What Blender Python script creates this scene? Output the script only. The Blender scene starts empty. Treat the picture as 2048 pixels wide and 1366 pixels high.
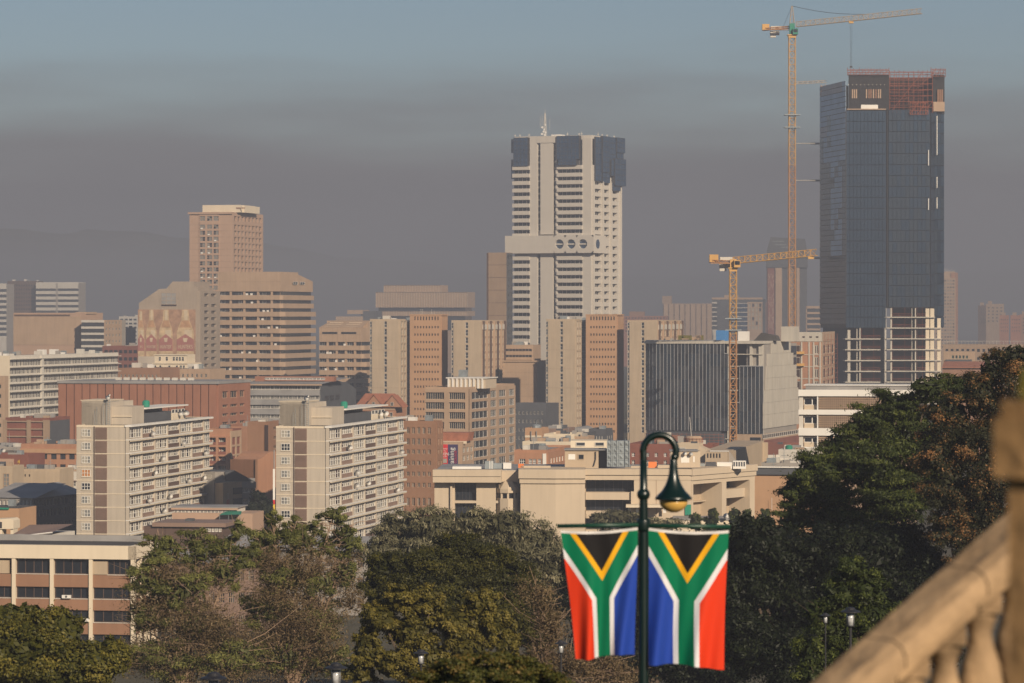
import bpy, bmesh, math, random
import numpy as np
from mathutils import Vector

random.seed(7)
rng = np.random.default_rng(7)
sc = bpy.context.scene
COL = sc.collection
R = math.radians

# ---------------------------------------------------------------- camera
F, CX, HY, CZ = 7000.0, 1024.0, 630.0, 52.0      # focal length in photo pixels, centre column, horizon row, eye height
cam = bpy.data.cameras.new('camera')
cam_o = bpy.data.objects.new('camera', cam)
COL.objects.link(cam_o)
cam_o.location = (0, 0, CZ)
cam_o.rotation_euler = (R(90), 0, 0)
cam.sensor_width = 36.0
cam.lens = 36.0 * F / 2048.0
cam.shift_y = -(683.0 - HY) / 2048.0
cam.clip_start = 0.5
cam.clip_end = 40000
cam.dof.use_dof = True
cam.dof.focus_distance = 1200
cam.dof.aperture_fstop = 4.2
sc.camera = cam_o

# ---------------------------------------------------------------- sun, sky, exposure
SUN_EL, SUN_AZ = 25.0, 28.0        # height, and degrees to the right of straight behind the camera
sun = bpy.data.lights.new('sun', 'SUN')
sun.energy = 5.0
sun.angle = R(0.55)
sun.color = (1.0, 0.83, 0.63)
sun_o = bpy.data.objects.new('sun', sun)
COL.objects.link(sun_o)
to_sun = Vector((math.sin(R(SUN_AZ)) * math.cos(R(SUN_EL)), -math.cos(R(SUN_AZ)) * math.cos(R(SUN_EL)), math.sin(R(SUN_EL))))
sun_o.rotation_euler = to_sun.to_track_quat('Z', 'Y').to_euler()
sun_o.location = (60, -120, 160)

world = bpy.data.worlds.new('World')
sc.world = world
world.use_nodes = True
nt = world.node_tree
nt.nodes.clear()
wout = nt.nodes.new('ShaderNodeOutputWorld')
wbg = nt.nodes.new('ShaderNodeBackground')
wsky = nt.nodes.new('ShaderNodeTexSky')
wsky.sky_type = 'NISHITA'
wsky.sun_disc = False
wsky.sun_elevation = R(SUN_EL)
wsky.sun_rotation = R(180.0 - SUN_AZ)
wsky.altitude = 1350
wsky.air_density = 1.0
wsky.dust_density = 0.5
wsky.ozone_density = 2.2
# smog lying along the whole horizon: grey below about four degrees, its top edge drawn out into streaks
wtc = nt.nodes.new('ShaderNodeTexCoord')
wmap = nt.nodes.new('ShaderNodeMapping')
wmap.inputs['Scale'].default_value = (5.0, 5.0, 34.0)
wn = nt.nodes.new('ShaderNodeTexNoise')
wn.inputs['Scale'].default_value = 1.6
wn.inputs['Detail'].default_value = 3.5
wn.inputs['Roughness'].default_value = 0.55
wsep = nt.nodes.new('ShaderNodeSeparateXYZ')
nt.links.new(wtc.outputs['Generated'], wmap.inputs['Vector'])
nt.links.new(wmap.outputs['Vector'], wn.inputs['Vector'])
nt.links.new(wtc.outputs['Generated'], wsep.inputs['Vector'])
wma = nt.nodes.new('ShaderNodeMath'); wma.operation = 'MULTIPLY_ADD'
nt.links.new(wn.outputs['Fac'], wma.inputs[0]); wma.inputs[1].default_value = 0.044
nt.links.new(wsep.outputs['Z'], wma.inputs[2])
wmr = nt.nodes.new('ShaderNodeMapRange'); wmr.interpolation_type = 'SMOOTHSTEP'
nt.links.new(wma.outputs[0], wmr.inputs['Value'])
wmr.inputs['From Min'].default_value = 0.058
wmr.inputs['From Max'].default_value = 0.102
wmr.inputs['To Min'].default_value = 1.0
wmr.inputs['To Max'].default_value = 0.0
wmx = nt.nodes.new('ShaderNodeMix'); wmx.data_type = 'RGBA'
nt.links.new(wmr.outputs['Result'], wmx.inputs['Factor'])
nt.links.new(wsky.outputs['Color'], wmx.inputs['A'])
wmp2 = nt.nodes.new('ShaderNodeMapping'); wmp2.inputs['Scale'].default_value = (4.0, 4.0, 70.0); wmp2.inputs['Location'].default_value = (3, 1, 7)
wn2 = nt.nodes.new('ShaderNodeTexNoise'); wn2.inputs['Scale'].default_value = 1.5; wn2.inputs['Detail'].default_value = 4
nt.links.new(wtc.outputs['Generated'], wmp2.inputs['Vector']); nt.links.new(wmp2.outputs['Vector'], wn2.inputs['Vector'])
wsm = nt.nodes.new('ShaderNodeMix'); wsm.data_type = 'RGBA'
nt.links.new(wn2.outputs['Fac'], wsm.inputs['Factor'])
wsm.inputs['A'].default_value = (2.75, 2.72, 2.98, 1); wsm.inputs['B'].default_value = (3.75, 3.66, 3.88, 1)
nt.links.new(wsm.outputs['Result'], wmx.inputs['B'])
nt.links.new(wmx.outputs['Result'], wbg.inputs['Color'])
wbg.inputs['Strength'].default_value = 0.0515
nt.links.new(wbg.outputs['Background'], wout.inputs['Surface'])

sc.view_settings.view_transform = 'Standard'
sc.view_settings.look = 'None'
sc.view_settings.exposure = 0.22
sc.view_settings.gamma = 1.0
sc.view_settings.use_curve_mapping = False
sc.cycles.use_denoising = True
sc.cycles.max_bounces = 5
sc.cycles.diffuse_bounces = 2
sc.cycles.glossy_bounces = 2
sc.cycles.transmission_bounces = 3
sc.cycles.transparent_max_bounces = 8
sc.cycles.volume_bounces = 0
sc.cycles.caustics_reflective = False
sc.cycles.caustics_refractive = False
sc.cycles.sample_clamp_indirect = 4

# ---------------------------------------------------------------- materials
MATS = {}
def mat(name, col, rough=0.85, var=0.14, scale=0.18, streak=0.0, metal=0.0, spec=0.3, fine=0.0, bump=0.0, ior=0.0):
    if name in MATS: return MATS[name]
    m = bpy.data.materials.new(name); m.use_nodes = True
    n = m.node_tree; b = n.nodes['Principled BSDF']
    b.inputs['Roughness'].default_value = rough
    b.inputs['Metallic'].default_value = metal
    b.inputs['Specular IOR Level'].default_value = spec
    if ior:
        b.inputs['IOR'].default_value = ior; b.inputs['Specular Tint'].default_value = (.72, .86, 1, 1)
    g = n.nodes.new('ShaderNodeNewGeometry')
    t = n.nodes.new('ShaderNodeTexNoise'); t.inputs['Scale'].default_value = scale
    t.inputs['Detail'].default_value = 6; t.inputs['Roughness'].default_value = 0.6
    n.links.new(g.outputs['Position'], t.inputs['Vector'])
    fac = t.outputs['Fac']
    if streak:
        mp = n.nodes.new('ShaderNodeMapping'); mp.inputs['Scale'].default_value = (1.6, 1.6, 0.10)
        t2 = n.nodes.new('ShaderNodeTexNoise'); t2.inputs['Scale'].default_value = 0.9; t2.inputs['Detail'].default_value = 4
        n.links.new(g.outputs['Position'], mp.inputs['Vector']); n.links.new(mp.outputs['Vector'], t2.inputs['Vector'])
        mx0 = n.nodes.new('ShaderNodeMix'); mx0.data_type = 'FLOAT'; mx0.inputs[0].default_value = streak
        n.links.new(fac, mx0.inputs[2]); n.links.new(t2.outputs['Fac'], mx0.inputs[3]); fac = mx0.outputs[0]
    mr = n.nodes.new('ShaderNodeMapRange')
    mr.inputs['From Min'].default_value = 0.3; mr.inputs['From Max'].default_value = 0.7
    mr.inputs['To Min'].default_value = 0; mr.inputs['To Max'].default_value = 1
    n.links.new(fac, mr.inputs['Value'])
    mx = n.nodes.new('ShaderNodeMix'); mx.data_type = 'RGBA'
    mx.inputs['A'].default_value = (*[c * (1 - var) for c in col], 1)
    mx.inputs['B'].default_value = (*[min(1, c * (1 + var)) for c in col], 1)
    n.links.new(mr.outputs['Result'], mx.inputs['Factor'])
    n.links.new(mx.outputs['Result'], b.inputs['Base Color'])
    if bump:
        t3 = n.nodes.new('ShaderNodeTexNoise'); t3.inputs['Scale'].default_value = fine or 8
        t3.inputs['Detail'].default_value = 6
        n.links.new(g.outputs['Position'], t3.inputs['Vector'])
        bp = n.nodes.new('ShaderNodeBump'); bp.inputs['Strength'].default_value = bump; bp.inputs['Distance'].default_value = 0.05
        n.links.new(t3.outputs['Fac'], bp.inputs['Height']); n.links.new(bp.outputs['Normal'], b.inputs['Normal'])
    MATS[name] = m
    return m

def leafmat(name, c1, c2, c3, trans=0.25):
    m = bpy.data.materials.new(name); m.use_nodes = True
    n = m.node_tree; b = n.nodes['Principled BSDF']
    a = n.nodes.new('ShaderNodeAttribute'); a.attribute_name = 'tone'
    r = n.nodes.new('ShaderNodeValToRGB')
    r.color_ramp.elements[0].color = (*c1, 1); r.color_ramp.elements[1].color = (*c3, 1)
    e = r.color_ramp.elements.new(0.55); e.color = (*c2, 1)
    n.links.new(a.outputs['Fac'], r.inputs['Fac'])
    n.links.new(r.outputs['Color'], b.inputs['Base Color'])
    b.inputs['Roughness'].default_value = 0.55
    b.inputs['Specular IOR Level'].default_value = 0.25
    tr = n.nodes.new('ShaderNodeBsdfTranslucent'); n.links.new(r.outputs['Color'], tr.inputs['Color'])
    ms = n.nodes.new('ShaderNodeMixShader'); ms.inputs['Fac'].default_value = trans
    o = n.nodes['Material Output']
    n.links.new(b.outputs['BSDF'], ms.inputs[1]); n.links.new(tr.outputs['BSDF'], ms.inputs[2])
    n.links.new(ms.outputs['Shader'], o.inputs['Surface'])
    return m

M = dict(
    beige=mat('beige concrete', (0.47, 0.37, 0.26), streak=0.5),
    beige_light=mat('pale beige concrete', (0.56, 0.46, 0.34), streak=0.5, var=0.08),
    flat_wall=mat('painted render', (0.51, 0.445, 0.36), streak=0.6, var=0.13),
    cream=mat('cream paint', (0.72, 0.62, 0.47), streak=0.4, var=0.08),
    white=mat('white paint', (0.80, 0.77, 0.71), rough=0.6, var=0.06),
    offwhite=mat('aged white paint', (0.62, 0.58, 0.51), var=0.12, streak=0.5),
    tan=mat('tan concrete', (0.44, 0.31, 0.21), streak=0.5),
    tan_dark=mat('dark tan concrete', (0.34, 0.24, 0.165), streak=0.5),
    pink=mat('pinkish render', (0.46, 0.31, 0.22), streak=0.4, var=0.08),
    orange=mat('orange face brick', (0.47, 0.285, 0.165), var=0.10, streak=0.3),
    red=mat('red face brick', (0.33, 0.148, 0.09), var=0.16, streak=0.4),
    redlight=mat('light red brick', (0.41, 0.215, 0.13), var=0.14, streak=0.4),
    maroon=mat('maroon brick', (0.22, 0.085, 0.06), var=0.15),
    brown=mat('brown brick', (0.30, 0.165, 0.10), var=0.14, streak=0.3),
    darkbrown=mat('dark brown cladding', (0.115, 0.075, 0.058), var=0.15),
    joint=mat('painted shadow', (0.05, 0.03, 0.025), var=0.1),
    bank=mat('bank concrete', (0.60, 0.55, 0.48), var=0.06, streak=0.5),
    grey=mat('grey concrete', (0.34, 0.31, 0.275), streak=0.5),
    lightgrey=mat('light concrete', (0.52, 0.48, 0.41), streak=0.6, var=0.16),
    murwall=mat('warm grey render', (0.37, 0.30, 0.235), streak=0.5),
    roofgrey=mat('grey roof sheet', (0.30, 0.29, 0.28), rough=0.6, var=0.2),
    roofdark=mat('bitumen roof', (0.075, 0.070, 0.066), var=0.3),
    slate=mat('slate cladding and painted shade', (0.085, 0.09, 0.10), var=0.12),
    tile=mat('red roof tiles', (0.36, 0.14, 0.08), var=0.2, scale=0.8),
    louvre=mat('brown louvres', (0.26, 0.175, 0.135), rough=0.6),
    glass=mat('dark window glass', (0.018, 0.022, 0.030), rough=0.12, spec=0.6, var=0.3),
    glass2=mat('smoky window glass', (0.045, 0.05, 0.058), rough=0.2, spec=0.6, var=0.3),
    curtain=mat('curtained glass', (0.40, 0.37, 0.31), rough=0.35, spec=0.5, var=0.25, scale=1.5),
    curtain2=mat('netted glass', (0.22, 0.22, 0.21), rough=0.3, spec=0.5, var=0.3, scale=1.5),
    curtain3=mat('orange curtain glass', (0.50, 0.22, 0.08), rough=0.35, var=0.3, scale=1.5),
    blueglass=mat('blue tinted glass', (0.018, 0.046, 0.095), rough=0.10, ior=2.2, spec=0.6, var=0.2),
    towerglass=mat('tower glass', (0.010, 0.024, 0.042), rough=0.12, ior=2.3, spec=0.6, var=0.25),
    towerglass2=mat('tower glass grey', (0.016, 0.025, 0.035), rough=0.2, ior=2.1, spec=0.5, var=0.25),
    towerglass3=mat('tower glass deep', (0.006, 0.014, 0.026), rough=0.15, ior=2.1, spec=0.5, var=0.2),
    towerglass4=mat('tower glass pale film', (0.36, 0.50, 0.64), rough=0.4, ior=1.8, spec=0.6, var=0.2),
    formwork=mat('dark formwork', (0.028, 0.026, 0.026), var=0.3, scale=0.6),
    film=mat('white protective film', (0.62, 0.63, 0.63), rough=0.6, var=0.1),
    frame_dark=mat('dark metal frame', (0.05, 0.05, 0.055), rough=0.5),
    alu=mat('aluminium', (0.55, 0.55, 0.55), rough=0.4, metal=0.4, var=0.06),
    galv=mat('galvanised steel', (0.36, 0.40, 0.41), rough=0.45, metal=0.5, var=0.2, scale=1.2),
    yellow=mat('crane yellow', (0.64, 0.37, 0.11), rough=0.55, var=0.1),
    craneo=mat('crane orange', (0.52, 0.27, 0.11), rough=0.55, var=0.15),
    rust=mat('rusty scaffold', (0.34, 0.105, 0.05), rough=0.7, var=0.3),
    green_tank=mat('green plastic', (0.02, 0.23, 0.15), rough=0.5),
    blue_sheet=mat('blue tarpaulin', (0.06, 0.22, 0.50), rough=0.6),
    orange_box=mat('orange box paint', (0.75, 0.22, 0.06), rough=0.6),
    yellowsign=mat('yellow letters', (0.75, 0.50, 0.06), rough=0.6),
    red_sign=mat('red sign', (0.62, 0.03, 0.035), rough=0.5),
    navy_sign=mat('navy sign', (0.055, 0.04, 0.11), rough=0.5),
    lampgreen=mat('dark green enamel', (0.002, 0.012, 0.010), rough=0.3, spec=0.6, var=0.1, scale=3),
    armgreen=mat('green painted tube', (0.006, 0.045, 0.028), rough=0.4, spec=0.5, var=0.1, scale=3),
    globe=mat('amber lamp glass', (0.62, 0.38, 0.10), rough=0.25, spec=0.5, var=0.05),
    black_metal=mat('black metal', (0.022, 0.022, 0.026), rough=0.45, spec=0.5, var=0.15, scale=3),
    lampglass=mat('clear lamp glass', (0.45, 0.46, 0.47), rough=0.15, spec=0.8, var=0.3, scale=8),
    sandstone=mat('sandstone', (0.34, 0.23, 0.13), rough=0.9, var=0.55, scale=3.4, bump=0.5, fine=9),
    sandstone_d=mat('weathered sandstone', (0.33, 0.20, 0.09), rough=0.9, var=0.35, scale=1.6, bump=0.5, fine=9),
    moss=mat('mossy stone', (0.15, 0.13, 0.028), rough=0.95, var=0.35, scale=3, bump=0.5, fine=12),
    bark=mat('bark', (0.10, 0.075, 0.055), rough=0.95, var=0.3, scale=3),
    twig=mat('dry twigs', (0.26, 0.18, 0.125), rough=0.95, var=0.3, scale=2),
    soil=mat('dry veld grass and soil', (0.075, 0.065, 0.034), rough=1.0, var=0.4, scale=0.05),
    hill=mat('bushveld hillside', (0.09, 0.085, 0.055), rough=1.0, var=0.5, scale=0.006),
)

# ---------------------------------------------------------------- mesh helpers
class MB:
    def __init__(s): s.v = []; s.f = []; s.m = []; s.k = 0
    def quad(s, *p, m=None):
        i = len(s.v); s.v += [tuple(q) for q in p]; s.f.append(tuple(range(i, i + len(p)))); s.m.append(s.k if m is None else m); return s
    def box(s, x0, x1, y0, y1, z0, z1, m=None):
        if x1 < x0: x0, x1 = x1, x0
        if y1 < y0: y0, y1 = y1, y0
        if z1 < z0: z0, z1 = z1, z0
        i = len(s.v)
        s.v += [(x0,y0,z0),(x1,y0,z0),(x1,y1,z0),(x0,y1,z0),(x0,y0,z1),(x1,y0,z1),(x1,y1,z1),(x0,y1,z1)]
        for f in ((0,3,2,1),(4,5,6,7),(0,1,5,4),(1,2,6,5),(2,3,7,6),(3,0,4,7)):
            s.f.append(tuple(i + q for q in f)); s.m.append(s.k if m is None else m)
        return s
    def prism(s, poly, z0, z1, m=None):          # poly: (x, y) counter-clockwise
        n = len(poly); i = len(s.v); mm = s.k if m is None else m
        s.v += [(x, y, z0) for x, y in poly] + [(x, y, z1) for x, y in poly]
        s.f.append(tuple(i + q for q in reversed(range(n)))); s.m.append(mm)
        s.f.append(tuple(i + n + q for q in range(n))); s.m.append(mm)
        for q in range(n):
            s.f.append((i + q, i + (q + 1) % n, i + n + (q + 1) % n, i + n + q)); s.m.append(mm)
        return s
    def profile(s, poly, y0, y1, m=None):        # poly: (x, z) counter-clockwise seen from the front
        n = len(poly); i = len(s.v); mm = s.k if m is None else m
        s.v += [(x, y0, z) for x, z in poly] + [(x, y1, z) for x, z in poly]
        s.f.append(tuple(i + q for q in range(n))); s.m.append(mm)
        s.f.append(tuple(i + n + q for q in reversed(range(n)))); s.m.append(mm)
        for q in range(n):
            s.f.append((i + (q + 1) % n, i + q, i + n + q, i + n + (q + 1) % n)); s.m.append(mm)
        return s
    def bar(s, p, q, r, n=4, r2=None, m=None):
        p = Vector(p); q = Vector(q); d = q - p
        if d.length < 1e-6: return s
        d.normalize(); a = d.orthogonal().normalized(); b = d.cross(a)
        r2 = r if r2 is None else r2; i = len(s.v); mm = s.k if m is None else m
        for c, rr in ((p, r), (q, r2)):
            for k in range(n):
                t = 2 * math.pi * (k + 0.5) / n
                s.v.append(tuple(c + (a * math.cos(t) + b * math.sin(t)) * rr))
        for k in range(n):
            s.f.append((i + k, i + (k + 1) % n, i + n + (k + 1) % n, i + n + k)); s.m.append(mm)
        s.f.append(tuple(i + q for q in reversed(range(n)))); s.m.append(mm)
        s.f.append(tuple(i + n + q for q in range(n))); s.m.append(mm)
        return s
    def tube(s, pts, r, n=12):
        pts = [Vector(p) for p in pts]; i = len(s.v); N = len(pts)
        for k, p in enumerate(pts):
            d = (pts[min(k + 1, N - 1)] - pts[max(k - 1, 0)]).normalized(); a = d.cross(Vector((0, 1, 0))).normalized(); b = d.cross(a)
            for q in range(n): t = 2 * math.pi * q / n; s.v.append(tuple(p + (a * math.cos(t) + b * math.sin(t)) * r))
        for k in range(N - 1):
            for q in range(n): s.f.append((i + k*n + q, i + k*n + (q+1) % n, i + (k+1)*n + (q+1) % n, i + (k+1)*n + q)); s.m.append(s.k)
        return s
    def lathe(s, prof, c=(0, 0, 0), n=20, m=None):     # prof: (r, z) from bottom to top
        i = len(s.v); mm = s.k if m is None else m
        for r, z in prof:
            for k in range(n):
                t = 2 * math.pi * k / n
                s.v.append((c[0] + r * math.cos(t), c[1] + r * math.sin(t), c[2] + z))
        for j in range(len(prof) - 1):
            for k in range(n):
                s.f.append((i + j*n + k, i + j*n + (k+1) % n, i + (j+1)*n + (k+1) % n, i + (j+1)*n + k)); s.m.append(mm)
        s.f.append(tuple(i + q for q in reversed(range(n)))); s.m.append(mm)
        s.f.append(tuple(i + (len(prof)-1)*n + q for q in range(n))); s.m.append(mm)
        return s
    def mesh(s, name, mats, smooth=False):
        me = bpy.data.meshes.new(name); me.from_pydata(s.v, [], s.f)
        for x in (mats if isinstance(mats, (list, tuple)) else [mats]): me.materials.append(x)
        if len(me.materials) > 1: me.polygons.foreach_set('material_index', s.m)
        if smooth: me.polygons.foreach_set('use_smooth', [True] * len(me.polygons))
        me.update(); return me
    def build(s, name, mats, parent=None, loc=(0, 0, 0), rz=0, smooth=False):
        return obj(name, s.mesh(name, mats, smooth), parent, loc, rz)

def obj(name, me, parent=None, loc=(0, 0, 0), rz=0.0):
    o = bpy.data.objects.new(name, me); COL.objects.link(o)
    if parent is not None: o.parent = parent
    o.location = loc
    if rz: o.rotation_euler = (0, 0, rz)
    return o
def tag(o, label, cat, group=None, kind=None):
    if label: o['label'] = label
    if cat: o['category'] = cat
    if group: o['group'] = group
    if kind: o['kind'] = kind
    return o
def thing(name, label, cat, loc=(0, 0, 0), rz=0.0, group=None):
    return tag(obj(name, None, None, loc, rz), label, cat, group)
def at(px, py, D): return ((px - CX) / F * D, D, CZ - (py - HY) / F * D)
BOXC = {}
def boxmesh(name, w, d, h, m):
    k = (name, round(w, 2), round(d, 2), round(h, 2), m.name)
    if k not in BOXC: BOXC[k] = MB().box(-w/2, w/2, -d/2, d/2, 0, h).mesh(name, m)
    return BOXC[k]
TXT = {}
def textmesh(s, size, m, ext=0.02):
    cu = bpy.data.curves.new('lettering', 'FONT'); cu.body = s; cu.size = size; cu.extrude = ext
    cu.align_x = 'CENTER'; cu.align_y = 'CENTER'
    o = bpy.data.objects.new('lettering', cu); COL.objects.link(o)
    dg = bpy.context.evaluated_depsgraph_get()
    me = bpy.data.meshes.new_from_object(o.evaluated_get(dg)); me.name = 'lettering'
    bpy.data.objects.remove(o); me.materials.clear(); me.materials.append(m)
    return me

# ---------------------------------------------------------------- terrain
TY = [-400, 0, 8, 20, 40, 90, 160, 300, 480, 640, 800, 1500, 30000]
TZ = [50.2, 50.2, 49.6, 47.2, 44.0, 38.6, 31.0, 18.5, 6.0, 1.2, 0.0, 0.0, 0.0]
def gz(y): return float(np.interp(y, TY, TZ))
WIN = {}
def winmesh(name, w, h, nx, ny, fm, gm, bar, seed=0):
    k = (name, round(w, 2), round(h, 2), nx, ny, fm.name if fm else '', tuple(g.name for g in gm) if isinstance(gm, (list, tuple)) else gm.name, bar, seed)
    if k in WIN: return WIN[k]
    b = MB(); gl = list(gm) if isinstance(gm, (list, tuple)) else [gm]
    rr = random.Random(hash((nx, ny, seed)) & 0xffff)
    for i in range(nx):
        g = rr.randrange(len(gl)) if len(gl) > 1 else 0
        b.k = 1 + g
        x0 = -w/2 + w*i/nx; x1 = -w/2 + w*(i+1)/nx
        if len(gl) > 1 and rr.random() < 0.25 and ny > 1:
            zc = h * rr.uniform(0.35, 0.6)
            b.quad((x0, -.05, 0), (x1, -.05, 0), (x1, -.05, zc), (x0, -.05, zc))
            b.k = 1 + rr.randrange(len(gl))
            b.quad((x0, -.05, zc), (x1, -.05, zc), (x1, -.05, h), (x0, -.05, h))
        else:
            b.quad((x0, -.05, 0), (x1, -.05, 0), (x1, -.05, h), (x0, -.05, h))
    b.k = 0
    if bar > 0:
        for i in range(nx + 1):
            x = -w/2 + bar/2 + (w - bar) * i / nx
            b.box(x - bar/2, x + bar/2, -.13, -.02, 0, h)
        for j in range(ny + 1):
            z = bar/2 + (h - bar) * j / ny
            b.box(-w/2, w/2, -.125, -.025, z - bar/2, z + bar/2)
    WIN[k] = b.mesh(name, [fm or gl[0]] + gl)
    return WIN[k]

class Bld:
    """A building with its near corner at photo column pxc and distance D; local x runs left along the front (negative), y back along the right side."""
    def __init__(s, name, label, cat, pxc, D, th=14.0, group=None, base=None):
        s.D = D; s.t = R(th); s.c = math.cos(s.t); s.s = math.sin(s.t)
        s.Xc = (pxc - CX) / F * D; s.pxc = pxc
        s.base = gz(D) - 1.0 if base is None else base
        s.root = thing(name, label, cat, (s.Xc, D, s.base), -s.t, group)
    def fx(s, px, y=0.0):        # photo column -> local x on the plane at local depth y
        t = (px - CX) / F
        X0 = s.Xc + y * s.s; Y0 = s.D + y * s.c
        return (t * Y0 - X0) / (s.c + t * s.s)
    def ry(s, px, x=0.0):        # photo column -> local y on the right side
        t = (px - CX) / F
        X0 = s.Xc + x * s.c; Y0 = s.D - x * s.s
        return (t * Y0 - X0) / (s.s - t * s.c)
    def z(s, py, x=0.0, y=0.0):
        Y = s.D - x * s.s + y * s.c
        return CZ - (py - HY) / F * Y - s.base
    def box(s, name, m, x0, x1, y0, y1, z0, z1, parent=None):
        return MB().box(x0, x1, y0, y1, z0, z1).build(name, m, parent or s.root)
    def P(s, face, a, out, z, x=0.0, y=0.0):
        if face == 'F': return (a, y - out, z)
        if face == 'R': return (x + out, a, z)
        return (x - out, a, z)
    def rz(s, face): return {'F': 0.0, 'R': math.pi/2, 'L': -math.pi/2}[face]
    def slab(s, name, m, face, a0, a1, o0, o1, z0, z1, x=0.0, y=0.0):
        p = s.P(face, a0, o0, z0, x, y); q = s.P(face, a1, o1, z1, x, y)
        return MB().box(p[0], q[0], p[1], q[1], p[2], q[2]).build(name, m, s.root)
    def window(s, face, a0, a1, z0, z1, nx=2, ny=1, fm=None, gm=None, bar=0.07, out=0.0, x=0.0, y=0.0, name='window', seeds=1):
        gm = gm or M['glass']
        me = winmesh(name, abs(a1 - a0), z1 - z0, nx, ny, fm, gm, bar, random.randrange(seeds))
        return obj(name, me, s.root, s.P(face, (a0 + a1)/2, out, z0, x, y), s.rz(face))
    def skin(s, face, a0, a1, z0, z1, cols, rows, m, d=0.25, x=0.0, y=0.0, win=None, skip=None, name='wall'):
        ab = sorted(set([a0, a1] + [q for c in cols for q in c])); zb = sorted(set([z0, z1] + [q for r in rows for q in r]))
        def hole(am, zm):
            for i, c in enumerate(cols):
                if c[0] < am < c[1]:
                    for j, r in enumerate(rows):
                        if r[0] < zm < r[1] and not (skip and skip(i, j)): return True
            return False
        nA, nZ = len(ab) - 1, len(zb) - 1
        H = [[hole((ab[i] + ab[i+1])/2, (zb[j] + zb[j+1])/2) for j in range(nZ)] for i in range(nA)]
        b = MB(); P = lambda a, o, z: s.P(face, a, o, z, x, y)
        for i in range(nA):
            for j in range(nZ):
                if H[i][j]: continue
                A0, A1, Z0, Z1 = ab[i], ab[i+1], zb[j], zb[j+1]
                b.quad(P(A0, d, Z0), P(A1, d, Z0), P(A1, d, Z1), P(A0, d, Z1))
                if i == 0 or H[i-1][j]: b.quad(P(A0, 0, Z0), P(A0, d, Z0), P(A0, d, Z1), P(A0, 0, Z1))
                if i == nA-1 or H[i+1][j]: b.quad(P(A1, d, Z0), P(A1, 0, Z0), P(A1, 0, Z1), P(A1, d, Z1))
                if j == 0 or H[i][j-1]: b.quad(P(A0, 0, Z0), P(A1, 0, Z0), P(A1, d, Z0), P(A0, d, Z0))
                if j == nZ-1 or H[i][j+1]: b.quad(P(A0, d, Z1), P(A1, d, Z1), P(A1, 0, Z1), P(A0, 0, Z1))
        b.build(name, m, s.root)
        if win is not None:
            for i, c in enumerate(cols):
                for j, r in enumerate(rows):
                    if skip and skip(i, j): continue
                    s.window(face, c[0], c[1], r[0], r[1], x=x, y=y, **win)
    def strips(s, face, a0, a1, rows, ztop, zbot, m, n, d=0.5, x=0.0, y=0.0, win=None, band='spandrel'):
        """ribbon windows: rows = window strips (z0, z1) from the top down; spandrels between them stand d proud"""
        zz = [ztop] + [q for r in rows for q in (r[1], r[0])] + [zbot]
        for k in range(0, len(zz), 2):
            if zz[k] - zz[k+1] > 0.02: s.slab(band, m, face, a0, a1, 0, d, zz[k+1], zz[k], x, y)
        for r in rows:
            for k in range(n):
                s.window(face, a0 + (a1-a0)*k/n, a0 + (a1-a0)*(k+1)/n, r[0], r[1], x=x, y=y, **(win or {}))
    def dish(s, face, a, out, z, r, label, group, x=0.0, y=0.0, up=False):
        p = s.P(face, a, out, z, x, y)
        c, sn = math.cos(-s.t), math.sin(-s.t); o = s.root.location
        w = (o[0] + p[0]*c - p[1]*sn, o[1] + p[0]*sn + p[1]*c, o[2] + p[2])
        return dish(w, r, label, group)
def rowset(b, pys, h, **k):      # list of (top row) -> (z0, z1)
    return [(b.z(p + h), b.z(p)) for p in pys]
def frange(a, n, st): return [a + st * i for i in range(n)]
def cols_between(a0, a1, n, frac, margin=0.0):
    L = a1 - a0; w = (L - 2 * margin) / n
    return [(a0 + margin + w * (i + 0.5 - frac/2), a0 + margin + w * (i + 0.5 + frac/2)) for i in range(n)]
DISH = {}
def dish(w, r, label, group):
    r = round(r, 1)
    if r not in DISH:
        b = MB(); prof = [(0.04*r, 0), (0.35*r, 0.03*r), (0.7*r, 0.12*r), (1.0*r, 0.28*r)]
        b.lathe(prof, (0, 0, 0), 16); me1 = b.mesh('reflector', M['white'], True)
        b2 = MB().bar((0, 0, 0.02), (0.05*r, 0, 0.75*r), 0.04*r + 0.02).box(-.08*r, .12*r, -.06*r, .06*r, .7*r, .85*r)
        me2 = b2.mesh('feed_arm', M['galv'])
        me3 = MB().bar((0, 0, 0.0), (0, 0, -0.25*r - .1), 0.05*r + .02).mesh('bracket', M['galv'])
        DISH[r] = (me1, me2, me3)
    t = tag(obj('satellite_dish', None, None, w), label, 'satellite dish', group)
    t.rotation_euler = (R(55 + random.uniform(-8, 8)), 0, R(random.uniform(-25, 25)))
    for n, me in zip(('reflector', 'feed_arm', 'bracket'), DISH[r]): obj(n, me, t)
    return t

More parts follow.
